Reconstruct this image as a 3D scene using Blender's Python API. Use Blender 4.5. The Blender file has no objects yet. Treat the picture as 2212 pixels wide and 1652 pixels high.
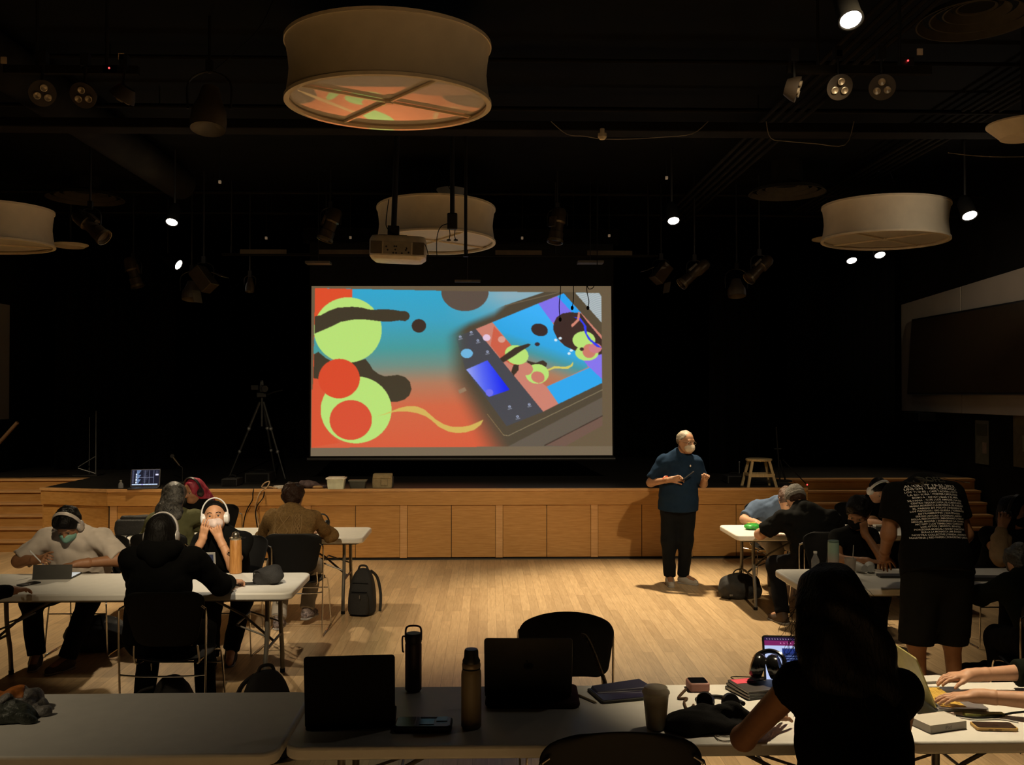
import bpy, bmesh, math, random
import numpy as np
from mathutils import Vector, Matrix, Euler, Quaternion

S = bpy.context.scene
COL = S.collection
R = math.radians
random.seed(7)
rng = np.random.default_rng(11)

# ------------------------------------------------------------ camera, world, light, exposure
F, CX, CY, CZ = 2030.0, 1106.0, 826.0, 2.12
YAW, PITCH = R(-1.5), R(0.68)
cam = bpy.data.cameras.new('camera'); camo = bpy.data.objects.new('camera', cam); COL.objects.link(camo)
cam.sensor_width = 36; cam.lens = 36*F/2212; cam.clip_start = .05; cam.clip_end = 100
camo.location = (0, 0, CZ); camo.rotation_euler = (R(90)+PITCH, 0, YAW)
S.camera = camo
_RM = Euler((R(90)+PITCH, 0, YAW)).to_matrix()
def ray(px, py): return _RM @ Vector(((px-CX)/F, -(py-CY)/F, -1))
def at(px, py, Y):
    d = ray(px, py); t = Y/d.y; return Vector((d.x*t, Y, CZ+d.z*t))
def atz(px, py, z):
    d = ray(px, py); t = (z-CZ)/d.z; return Vector((d.x*t, d.y*t, z))

S.view_settings.view_transform = 'Standard'; S.view_settings.look = 'None'
S.view_settings.gamma = 1; S.view_settings.use_curve_mapping = False
S.view_settings.exposure = 0.0
W = bpy.data.worlds.new('hall_air'); S.world = W; W.use_nodes = True
W.node_tree.nodes['Background'].inputs[0].default_value = (1.0, .78, .5, 1)
W.node_tree.nodes['Background'].inputs[1].default_value = 0.0016
try:
    S.cycles.max_bounces = 8; S.cycles.diffuse_bounces = 4; S.cycles.glossy_bounces = 3
    S.cycles.sample_clamp_indirect = 4; S.cycles.use_denoising = True
except Exception: pass

WARM = (1.0, .80, .52)
def spot(loc, aim, power, size=70, blend=.6, r=.06, col=WARM, name='lamp_beam'):
    l = bpy.data.lights.new(name, 'SPOT'); l.energy = power; l.color = col; l.spot_size = R(size)
    l.spot_blend = blend; l.shadow_soft_size = r
    o = bpy.data.objects.new(name, l); COL.objects.link(o); o.location = loc
    o.rotation_euler = (Vector(aim)-Vector(loc)).to_track_quat('-Z', 'Y').to_euler()
    return o
# the recessed and hung downlights of the hall (the fixtures are built further down at the same places)
DL = [  # px, py, lamp height, aim offset (x, y), power, cone, tilt of the fixture
    (371, 480, 4.10, (.2, -.9), 520, 92, 0),
    (1455, 477, 4.10, (-.3, -1.2), 1150, 72, 0),
    (1838, 43, 4.10, (.0, -.25), 600, 53, 0),
    (2095, 466, 4.10, (0, 0), 90, 60, 0),
    (1840, 563, 4.10, (0, 0), 40, 70, 0),
    (1901, 551, 4.10, (0, 0), 30, 70, 0)]
for px, py, z, off, pw, cone, tl in DL:
    p = atz(px, py, z)
    spot((p.x, p.y, z-.03), (p.x+off[0], p.y+off[1], 0), pw, cone, .7, .07, name='downlight_and_fill_beam')
# theatre lamps hung above and behind the camera, aimed down at the open floor and the stage front, with added fill spots among them
spot((-1.6, 3.6, 4.35), (-1.9, 10.0, .3), 680, 50, .6, .06, name='theatre_and_fill_beam')
spot((2.2, 3.9, 4.35), (1.2, 11.6, .4), 680, 46, .8, .06, name='theatre_and_fill_beam')
spot((-4.4, 3.2, 4.35), (-3.4, 4.2, .7), 190, 66, 1, .15, name='theatre_and_fill_beam')
spot((-6.9, 9.3, 4.3), (-6.6, 12.7, .4), 420, 50, .8, .08, name='downlight_and_fill_beam')  # fill added out of frame to brighten the left stage steps
spot((.3, -1.0, 4.5), (.3, -1.0, 0), 1550, 100, .9, .15, name='downlight_and_fill_beam')  # added behind the camera so floor bounce brightens the nearest drum shade
spot((-.5, 4.1, 4.45), (-1.93, 7.3, .9), 420, 19, .5, .05, col=(1, .88, .70), name='theatre_and_fill_beam')
spot((1.4, 3.9, 4.45), (3.1, 6.8, .85), 130, 27, .9, .06, name='theatre_and_fill_beam')  # added fill to lift the printed tee and the middle right table
spot((6.0, 8.4, 4.3), (6.98, 13.4, 3.5), 170, 30, .9, .1, name='downlight_and_fill_beam')  # fill added out of frame to brighten the right wall boards
# bare glow of the downlight beside the right drum lamp, and of the others
for px, py, pw in ((2095, 466, 9), (371, 480, 4), (1455, 477, 4), (1838, 43, 4)):
    p = atz(px, py, 4.02); l = bpy.data.lights.new('downlight_glow', 'POINT'); l.energy = pw; l.color = (1, .86, .68); l.shadow_soft_size = .05
    o = bpy.data.objects.new('downlight_glow', l); COL.objects.link(o); o.location = (p.x, p.y-.03, p.z)

# ------------------------------------------------------------ materials
def srgb(c):
    c = [v/255 for v in c]
    return tuple((v/12.92 if v <= .04045 else ((v+.055)/1.055)**2.4) for v in c)
_M = {}
def mat(name, col, rough=.6, metal=0, var=.12, scale=14, bump=.0, bscale=60, emit=0, ecol=None, alpha=1, trans=0, sheen=0, spec=.5, stretch=None, coat=0):
    """col is linear rgb; a noise keeps every surface procedural"""
    if name in _M: return _M[name]
    m = bpy.data.materials.new(name); _M[name] = m; m.use_nodes = True
    nt = m.node_tree; N, L = nt.nodes, nt.links; b = N['Principled BSDF']
    tc = N.new('ShaderNodeTexCoord'); mp = N.new('ShaderNodeMapping'); L.new(tc.outputs['Object'], mp.inputs[0])
    if stretch: mp.inputs['Scale'].default_value = stretch
    n = N.new('ShaderNodeTexNoise'); n.inputs['Scale'].default_value = scale; n.inputs['Detail'].default_value = 4
    L.new(mp.outputs[0], n.inputs[0])
    r = N.new('ShaderNodeValToRGB'); r.color_ramp.elements[0].position = .3; r.color_ramp.elements[1].position = .7
    r.color_ramp.elements[0].color = (*[max(0, v*(1-var)) for v in col], 1)
    r.color_ramp.elements[1].color = (*[min(1, v*(1+var)) for v in col], 1)
    L.new(n.outputs['Fac'], r.inputs[0]); L.new(r.outputs[0], b.inputs['Base Color'])
    b.inputs['Roughness'].default_value = rough; b.inputs['Metallic'].default_value = metal
    b.inputs['Specular IOR Level'].default_value = spec if rough < .8 else min(spec, .08)
    if coat: b.inputs['Coat Weight'].default_value = coat
    if sheen: b.inputs['Sheen Weight'].default_value = sheen
    if trans: b.inputs['Transmission Weight'].default_value = trans
    if alpha < 1: b.inputs['Alpha'].default_value = alpha
    if emit:
        b.inputs['Emission Color'].default_value = (*(ecol or col), 1); b.inputs['Emission Strength'].default_value = emit
    if bump:
        n2 = N.new('ShaderNodeTexNoise'); n2.inputs['Scale'].default_value = bscale; n2.inputs['Detail'].default_value = 3
        L.new(mp.outputs[0], n2.inputs[0]); bp = N.new('ShaderNodeBump'); bp.inputs['Strength'].default_value = bump
        bp.inputs['Distance'].default_value = .01; L.new(n2.outputs['Fac'], bp.inputs['Height']); L.new(bp.outputs[0], b.inputs['Normal'])
    return m

def wood_mat(name, c0, c1, rough, plank=None, axis='y', gscale=1.0):
    m = bpy.data.materials.new(name); _M[name] = m; m.use_nodes = True
    nt = m.node_tree; N, L = nt.nodes, nt.links; b = N['Principled BSDF']
    tc = N.new('ShaderNodeTexCoord'); mp = N.new('ShaderNodeMapping'); L.new(tc.outputs['Object'], mp.inputs[0])
    col_in = None
    wv = N.new('ShaderNodeTexNoise'); wv.inputs['Scale'].default_value = 5*gscale; wv.inputs['Detail'].default_value = 8; wv.inputs['Distortion'].default_value = .6
    mp2 = N.new('ShaderNodeMapping'); L.new(tc.outputs['Object'], mp2.inputs[0])
    mp2.inputs['Scale'].default_value = {'y': (9, .9, 9), 'x': (.8, 6, 11), 'z': (9, 9, .8)}[axis]
    L.new(mp2.outputs[0], wv.inputs[0])
    rp = N.new('ShaderNodeValToRGB'); rp.color_ramp.elements[0].position = .35; rp.color_ramp.elements[1].position = .68
    rp.color_ramp.elements[0].color = (*c0, 1); rp.color_ramp.elements[1].color = (*c1, 1)
    L.new(wv.outputs['Fac'], rp.inputs[0])
    if plank:
        mp.inputs['Rotation'].default_value = (0, 0, R(90) if axis == 'y' else 0)
        br = N.new('ShaderNodeTexBrick'); br.offset = .37; br.offset_frequency = 2; br.squash = 1
        br.inputs['Color1'].default_value = (1.12, 1.08, 1.0, 1); br.inputs['Color2'].default_value = (.72, .66, .58, 1)
        br.inputs['Mortar'].default_value = (.35, .27, .2, 1); br.inputs['Scale'].default_value = 1
        br.inputs['Mortar Size'].default_value = .0012; br.inputs['Brick Width'].default_value = plank[0]; br.inputs['Row Height'].default_value = plank[1]
        br.inputs['Bias'].default_value = -.25
        L.new(mp.outputs[0], br.inputs[0])
        mx = N.new('ShaderNodeMix'); mx.data_type = 'RGBA'; mx.blend_type = 'MULTIPLY'; mx.inputs['Factor'].default_value = .8
        L.new(rp.outputs[0], mx.inputs['A']); L.new(br.outputs['Color'], mx.inputs['B']); L.new(mx.outputs['Result'], b.inputs['Base Color'])
    else:
        L.new(rp.outputs[0], b.inputs['Base Color'])
    b.inputs['Roughness'].default_value = rough
    return m

M = {}
M['floor'] = wood_mat('maple_strip_floor', (.52, .365, .205), (.64, .47, .28), .36, (1.1, .085), 'y')
M['oak'] = wood_mat('oak_veneer', (.40, .19, .045), (.50, .26, .075), .42, None, 'x', 1.2)
M['oak_light'] = wood_mat('oak_lipping', (.50, .26, .09), (.60, .34, .14), .4, None, 'x', 1.2)
M['pine'] = wood_mat('bare_pine', (.42, .30, .14), (.55, .42, .22), .6, None, 'z', 1.5)
M['bamboo'] = wood_mat('bamboo_skin', (.36, .15, .035), (.52, .25, .07), .4, None, 'z', 3)
M['black_deck'] = mat('black_stage_paint', (.012, .010, .008), .55, var=.3)
M['black_wall'] = mat('black_wall_paint', (.008, .007, .006), .8, var=.3, scale=3)
M['black_drape'] = mat('black_drape', (.004, .004, .004), .95)
M['black_ceiling'] = mat('black_ceiling_paint', (.0035, .003, .002), .9, var=.35, scale=3) #, scale=3)
M['black_steel'] = mat('black_steel', (.010, .0085, .0065), .5, .1)
M['dark_duct'] = mat('dark_duct_paint', (.011, .009, .006), .9, var=.3, scale=4)
M['white_panel'] = mat('white_wall_panel', (.42, .38, .33), .8, var=.04, scale=2)
M['white_plastic'] = mat('blow_moulded_white', (.74, .72, .66), .5, var=.03, bump=.05, bscale=300)
M['leg_grey'] = mat('grey_leg_enamel', (.16, .145, .12), .4, .4)
M['chrome'] = mat('chrome_rod', (.75, .72, .68), .16, 1, var=.05)
M['shell_black'] = mat('black_chair_shell', (.005, .0048, .0045), .55, spec=.22, bump=.1, bscale=400)
M['black_plastic'] = mat('black_plastic', (.012, .012, .012), .4)
M['black_rubber'] = mat('black_rubber', (.01, .01, .01), .8)
M['black_cloth'] = mat('black_cloth', (.010, .010, .010), .95, bump=.4, bscale=250, sheen=.05)
M['black_nylon'] = mat('black_nylon', (.016, .015, .014), .75, bump=.4, bscale=180)
M['lamp_fabric'] = mat('cream_lamp_fabric', (.82, .69, .49), .9, var=.05, bump=.15, bscale=420, scale=6)
M['lamp_trim'] = mat('cream_lamp_trim', (.80, .66, .46), .8, var=.05)
M['diffuser'] = mat('cream_diffuser', (.62, .54, .42), .75, var=.03)
M['white_metal'] = mat('white_enamel', (.66, .60, .48), .5)
M['lamp_glow'] = mat('lamp_glow', (1, 1, 1), emit=14, ecol=(1, .90, .82))
M['bulb_glow'] = mat('small_bulb_glow', (.9, .8, .6), emit=1.1, ecol=(1, .78, .5))
M['red_led'] = mat('red_led', (.8, .02, .02), emit=3, ecol=(1, .05, .05))
M['silver'] = mat('brushed_silver', (.42, .42, .42), .32, .9, var=.04)
M['grey_alu'] = mat('space_grey_alu', (.09, .085, .08), .4, .8, var=.04)
M['white_gloss'] = mat('white_gloss_plastic', (.78, .77, .74), .3, var=.02)
M['glass_dark'] = mat('dark_screen_glass', (.006, .006, .008), .08, coat=.3)
M['steel_dark'] = mat('lamp_housing', (.085, .060, .034), .4, .5)

# ------------------------------------------------------------ mesh builder
class MB:
    def __init__(s): s.v = []; s.f = []; s.n = 0
    def add(s, V, Fc, M=None):
        V = [Vector(p) for p in V]
        if M is not None: V = [M @ p for p in V]
        s.v += V; s.f += [tuple(i+s.n for i in f) for f in Fc]; s.n += len(V); return s
    def box(s, c, d, M=None):
        x, y, z = [k/2 for k in d]
        V = [(c[0]+a*x, c[1]+b*y, c[2]+e*z) for e in (-1, 1) for b in (-1, 1) for a in (-1, 1)]
        return s.add(V, [(0, 2, 3, 1), (4, 5, 7, 6), (0, 1, 5, 4), (2, 6, 7, 3), (0, 4, 6, 2), (1, 3, 7, 5)], M)
    def span(s, a, b, M=None):
        return s.box([(a[i]+b[i])/2 for i in range(3)], [abs(b[i]-a[i]) for i in range(3)], M)
    def rings(s, rr, cap=True, M=None, closed=False):
        k = len(rr[0]); V = [p for r in rr for p in r]; Fc = []
        n = len(rr)
        for i in range(n if closed else n-1):
            for j in range(k):
                a = i*k+j; b = i*k+(j+1) % k; c = ((i+1) % n)*k+(j+1) % k; d = ((i+1) % n)*k+j
                Fc.append((a, b, c, d))
        if cap and not closed:
            Fc.append(tuple(range(k-1, -1, -1))); Fc.append(tuple((n-1)*k+j for j in range(k)))
        return s.add(V, Fc, M)
    def tube(s, pts, r, seg=8, M=None, closed=False):
        pts = [Vector(p) for p in pts]; rr = []; n = len(pts)
        up = None
        for i, p in enumerate(pts):
            if closed: t = pts[(i+1) % n]-pts[i-1]
            else: t = pts[min(i+1, n-1)]-pts[max(i-1, 0)]
            if t.length < 1e-9: t = Vector((0, 0, 1))
            t.normalize()
            if up is None: up = Vector((0, 0, 1)) if abs(t.z) < .9 else Vector((1, 0, 0))
            u = t.cross(up)
            if u.length < 1e-6: u = t.orthogonal()
            u.normalize(); w = u.cross(t).normalized(); up = w
            ri = r[i] if isinstance(r, (list, tuple)) else r
            rr.append([p+u*ri*math.cos(2*math.pi*j/seg)+w*ri*math.sin(2*math.pi*j/seg) for j in range(seg)])
        return s.rings(rr, True, M, closed)
    def lathe(s, prof, seg=24, M=None, cap=True):
        rr = [[(r*math.cos(2*math.pi*j/seg), r*math.sin(2*math.pi*j/seg), z) for j in range(seg)] for r, z in prof]
        return s.rings(rr, cap, M)
    def cyl(s, a, b, r, r2=None, seg=16, M=None):
        return s.tube([a, b], [r, r if r2 is None else r2], seg, M)
    def prism(s, poly, z0, z1, M=None):
        return s.rings([[(x, y, z0) for x, y in poly], [(x, y, z1) for x, y in poly]], True, M)
    def ell(s, c, r, seg=16, rg=10, M=None):
        prof = []
        for i in range(rg+1):
            t = math.pi*i/rg; prof.append((max(1e-4, math.sin(t)), -math.cos(t)))
        rr = [[(c[0]+q*r[0]*math.cos(2*math.pi*j/seg), c[1]+q*r[1]*math.sin(2*math.pi*j/seg), c[2]+z*r[2]) for j in range(seg)] for q, z in prof]
        return s.rings(rr, True, M)
    def build(s, name, m, parent=None, smooth=False, bevel=0, solid=0, bseg=2, sub=0):
        me = bpy.data.meshes.new(name); me.from_pydata([tuple(p) for p in s.v], [], s.f); me.update()
        bm = bmesh.new(); bm.from_mesh(me); bmesh.ops.recalc_face_normals(bm, faces=bm.faces); bm.to_mesh(me); bm.free()
        o = bpy.data.objects.new(name, me); COL.objects.link(o)
        mm = M[m] if isinstance(m, str) else m
        me.materials.append(mm)
        if smooth:
            for p in me.polygons: p.use_smooth = True
            try: me.set_sharp_from_angle(angle=R(40))
            except Exception: pass
        if bevel:
            b = o.modifiers.new('b', 'BEVEL'); b.width = bevel; b.segments = bseg; b.limit_method = 'ANGLE'; b.angle_limit = R(35)
        if solid:
            b = o.modifiers.new('s', 'SOLIDIFY'); b.thickness = solid; b.offset = 0
        if sub:
            b = o.modifiers.new('u', 'SUBSURF'); b.levels = sub; b.render_levels = sub
        if parent: o.parent = parent
        return o
def rrect(w, d, r, seg=5, cx=0, cy=0):
    P = []
    for sx, sy, a0 in ((1, 1, 0), (-1, 1, 90), (-1, -1, 180), (1, -1, 270)):
        for i in range(seg+1):
            a = R(a0+90*i/seg); P.append((cx+sx*(w/2-r)+r*math.cos(a), cy+sy*(d/2-r)+r*math.sin(a)))
    return P
def TR(loc=(0, 0, 0), rot=(0, 0, 0), sc=(1, 1, 1)):
    return Matrix.LocRotScale(Vector(loc), Euler([R(a) for a in rot]), Vector(sc))
def smooth_path(pts, n=6):
    pts = [Vector(p) for p in pts]; out = []
    for i in range(len(pts)-1):
        p0 = pts[max(i-1, 0)]; p1 = pts[i]; p2 = pts[i+1]; p3 = pts[min(i+2, len(pts)-1)]
        for k in range(n):
            t = k/n
            out.append(.5*((2*p1)+(-p0+p2)*t+(2*p0-5*p1+4*p2-p3)*t*t+(-p0+3*p1-3*p2+p3)*t**3))
    out.append(pts[-1]); return out

def tag(o, label=None, cat=None, group=None, kind=None):
    if label: o['label'] = label
    if cat: o['category'] = cat
    if group: o['group'] = group
    if kind: o['kind'] = kind
    return o
def thing(name, label, cat, loc=(0, 0, 0), rz=0, group=None, rot=None):
    o = bpy.data.objects.new(name, None); COL.objects.link(o); o.location = loc
    o.rotation_euler = [R(a) for a in rot] if rot else (0, 0, R(rz))
    o.empty_display_size = .1
    return tag(o, label, cat, group)
def copy_tree(o, parent=None):
    c = o.copy(); COL.objects.link(c); c.parent = parent
    for ch in [k for k in bpy.data.objects if k.parent == o]: copy_tree(ch, c)
    return c
def struct(o): o['kind'] = 'structure'; return o
# ------------------------------------------------------------ the room shell
RW, LW, YB, ZC = 7.05, -7.6, 19.0, 5.0
struct(MB().span((LW, -3, -.1), (RW, YB, 0)).build('floor', 'floor'))
struct(MB().span((LW, -3, ZC), (RW, YB, ZC+.1)).build('ceiling', 'black_ceiling'))
struct(MB().span((LW-.15, -3, 0), (LW, YB, ZC)).build('wall_left', 'black_wall'))
struct(MB().span((RW, -3, 0), (RW+.15, YB, ZC)).build('wall_right', 'black_wall'))
struct(MB().span((LW, YB, 0), (RW, YB+.15, ZC)).build('wall_back', 'black_wall'))
struct(MB().span((LW, -3.15, 0), (RW, -3, ZC)).build('wall_front', 'black_wall'))

# stage
YS = 12.05
st = thing('stage', 'black topped stage with oak panelled front and angled left corner', 'stage')
SL = at(235, 1065, YS).x                       # where the front bends back
C0 = atz(97, 1053, .907)                       # rear left corner of the angled face
SR = at(1742, 1060, YS).x
top = [(SL, YS), (C0.x, C0.y), (C0.x, YB-.05), (SR, YB-.05), (SR, YS)]
MB().span((SR-.03, YS-.02, 0), (SR+.012, 13.5, .89)).build('side_panel', 'oak', st)
MB().prism(top, .02, .885).build('stage_body', 'black_deck', st)
MB().prism([(SL-.02, YS-.03), (C0.x-.03, C0.y-.04), (C0.x-.03, YB-.05), (SR, YB-.05), (SR, YS-.03)], .885, .907).build('deck', 'black_deck', st)
def along(a, b, t0, t1, z0, z1, th, out):
    """a board on the face a-b between distances t0,t1, out in front of it"""
    a = Vector((*a, 0)); b = Vector((*b, 0)); d = (b-a).normalized(); n = Vector((d.y, -d.x, 0))
    mb = MB(); P = []
    for z in (z0, z1):
        for t, o_ in ((t0, out), (t1, out), (t1, out-th), (t0, out-th)):
            P.append(a+d*t+n*o_+Vector((0, 0, z)))
    return mb.add(P, [(0, 3, 2, 1), (4, 5, 6, 7), (0, 1, 5, 4), (1, 2, 6, 5), (2, 3, 7, 6), (3, 0, 4, 7)])
A, B = (SL, YS), (SR, YS)
Lf = SR-SL
along(A, B, 0, Lf, .70, .875, .05, .05).build('fascia', 'oak', st, bevel=.003)
along(A, B, 0, Lf, .875, .912, .07, .065).build('nosing', 'oak_light', st, bevel=.004)
along(A, B, 0, Lf, .0, .03, .03, .0).build('toe_kick', 'black_deck', st)
mod = 1.2192
pc = at(872, 1100, YS).x                        # centre of a post
k0 = math.ceil((SL-pc)/mod)
x = pc+k0*mod
first = True
while x < SR:
    if x-.045 > SL: along(A, B, x-.045-SL, x+.045-SL, .03, .70, .03, .03).build('post', 'oak_light', st, bevel=.002)
    for k in (0, 1):
        w = (mod-.09)/2; a0 = x+.045+k*w
        if a0+w < SR and (a0 > SL):
            along(A, B, a0-SL+.004, a0+w-SL-.004, .035, .695, .02, .02+.004*((k+int(x*3)) % 2)).build('panel', 'oak', st, bevel=.002)
    if first and x-.045 > SL:
        pass
    x += mod
# filler panels left of the first post
xf = pc+k0*mod-.045; n_ = 2
w = (xf-SL)/n_
for k in range(n_):
    if w > .1: along(A, B, k*w+.004, (k+1)*w-.004, .035, .695, .02, .02).build('panel', 'oak', st, bevel=.002)
A2, B2 = (C0.x, C0.y), (SL, YS)
La = (Vector(B2)-Vector(A2)).length
along(A2, B2, -.02, La+.01, .70, .875, .05, .05).build('fascia', 'oak', st, bevel=.003)
along(A2, B2, -.03, La+.02, .875, .912, .07, .065).build('nosing', 'oak_light', st, bevel=.004)
along(A2, B2, .0, La, .0, .70, .02, .015).build('panel', 'oak', st)
MB().span((C0.x-.03, C0.y, 0), (C0.x, YB-.1, .885)).build('side_panel', 'oak', st)

def steps(name, label, x0, x1, y0, run, n, sd=1):
    t = thing(name, label, 'stairs', ((x0+x1)/2, y0, 0))
    hw = (x1-x0)/2; h = .907/n
    for i in range(n):
        MB().span((-hw, i*run, 0.0), (hw, n*run+.03, h*(i+1)-.03)).build('riser', 'oak', t) if i == 0 else \
            MB().span((-hw, i*run, h*i), (hw, n*run+.03, h*(i+1)-.03)).build('riser', 'oak', t)
        MB().span((-hw, i*run-.025, h*(i+1)-.03), (hw, n*run+.03, h*(i+1))).build('tread', 'oak_light', t, bevel=.004)
    return t
steps('stage_stairs', 'oak steps rising to the stage at its left end', -7.5, C0.x-.035, atz(50, 1192, 0).y, .16, 6)
MB().span((-7.5, atz(50, 1192, 0).y+1.0, 0), (C0.x-.035, YB-.06, .905)).build('deck_extension', 'black_deck', st)
steps('stage_stairs', 'dim oak steps rising to the stage at its right end', SR+.03, 6.95, 12.45, .16, 6)
MB().span((SR, 13.46, 0), (6.95, YB-.06, .905)).build('deck_extension', 'black_deck', st)

# black drapes hanging round the stage
def drape(name, label, x0, x1, y, z0, z1, amp=.06, wave=.22, ry=0):
    mb = MB(); n = int(abs(x1-x0)/.04)+2; V = []
    for i in range(n):
        x = x0+(x1-x0)*i/(n-1); dy = amp*math.sin(2*math.pi*(x-x0)/wave+1.2*math.sin(x*3.1))
        V += [(x, y+dy, z0), (x, y+dy*.7, z1)]
    Fc = [(2*i, 2*i+2, 2*i+3, 2*i+1) for i in range(n-1)]
    mb.add(V, Fc); o = mb.build(name, 'black_drape', None, smooth=True, solid=.008)
    return tag(o, label, 'curtain')
drape('stage_curtain', 'full width black curtain closing the rear of the stage', -7.0, 6.8, 17.8, .91, 4.9)
drape('stage_curtain', 'narrow black side curtain hanging right of the projection screen', at(1530, 700, 14.2).x, at(1640, 700, 14.2).x, 14.2, .91, 4.6, .05)
drape('stage_curtain', 'wide black side curtain hanging at the far right of the stage', at(1700, 700, 15.5).x, 6.8, 15.5, .91, 4.6, .05)
drape('stage_curtain', 'black side curtain hanging behind the laptop on the stage left end', -6.9, -5.0, 15.2, .91, 4.6, .05)

# wall panels and the right wall display
pr = thing('wall_panel', 'pale wall boards behind the big dark display on the right', 'wall panel', (RW, 0, 0))
ya, yb = 12.35*7.05/7.0, 15.6*7.05/7.0
ya -= 1.6
zt0, zt1, zb = 3.76, 3.63, 1.83
seam = 13.7
for (y0, y1) in ((ya, seam-.012), (seam+.012, yb)):
    MB().add([(-.05, y0, zb), (0, y0, zb), (0, y1, zb), (-.05, y1, zb), (-.05, y0, zt0+(y0-12.3)*-.04), (0, y0, zt0+(y0-12.3)*-.04), (0, y1, zt0+(y1-12.3)*-.04), (-.05, y1, zt0+(y1-12.3)*-.04)],
             [(0, 3, 2, 1), (4, 5, 6, 7), (0, 1, 5, 4), (1, 2, 6, 5), (2, 3, 7, 6), (3, 0, 4, 7)]).build('panel', 'white_panel', pr, bevel=.004)
plw = thing('wall_panel', 'pale upright wall board on the left wall above the steps', 'wall panel', (LW, 0, 0))
MB().span((0, 13.2, 1.72), (.05, at(25, 780, 14.8).y+.25, 3.52)).build('panel', 'white_panel', plw, bevel=.004)

tv = thing('wall_display', 'large switched off flat display tilted on the right wall', 'television', (RW-.12, 13.6, 2.72), rot=(0, 4, 0))
MB().span((-.02, -1.9, -.62), (.03, 1.62, .62)).build('display_body', 'black_plastic', tv, bevel=.01)
MB().span((-.025, -1.87, -.59), (-.02, 1.59, .59)).build('display_glass', mat('display_glass', (.05, .034, .02), .3, coat=.2), tv)  # brown base colour stands in for the sheen on the dark glass
MB().span((-.027, -1.89, -.62), (-.021, 1.60, -.605)).build('bottom_trim', 'silver', tv)
MB().span((.03, -.3, -.2), (.12, .3, .2)).build('wall_bracket', 'black_steel', tv)
bx = tag(MB().span((RW-.3, 14.55, 1.68), (RW-.02, 15.15, 1.82)).build('speaker_box', 'black_plastic', bevel=.01), 'small black box fixed below the pale boards on the right', 'speaker box')
# posters
def poster(px, py, Yc, w, h, label, cols):
    t = thing('poster', label, 'poster', (RW-.01, Yc, at(px, py, Yc).z))
    MB().span((-.008, -w/2, -h/2), (0, w/2, h/2)).build('sheet', mat('poster_paper_%d' % px, cols[0], .8), t)
    MB().span((-.010, -w*.35, -h*.25), (-.007, -w*.05, 0)).build('printed_figure', mat('poster_ink_%d' % px, cols[1], .8), t)
    MB().span((-.010, -w*.4, h*.15), (-.007, w*.4, h*.42)).build('printed_heading', mat('poster_ink2_%d' % px, cols[2], .8), t)
poster(2140, 955, 13.2, .36, .62, 'faded grey green poster on the dark right wall below the display', ((.10, .095, .07), (.22, .16, .12), (.06, .06, .04)))
poster(2207, 940, 12.2, .4, .85, 'tall brownish poster cut by the right edge of the picture', ((.12, .10, .06), (.2, .19, .13), (.14, .11, .05)))

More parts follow.
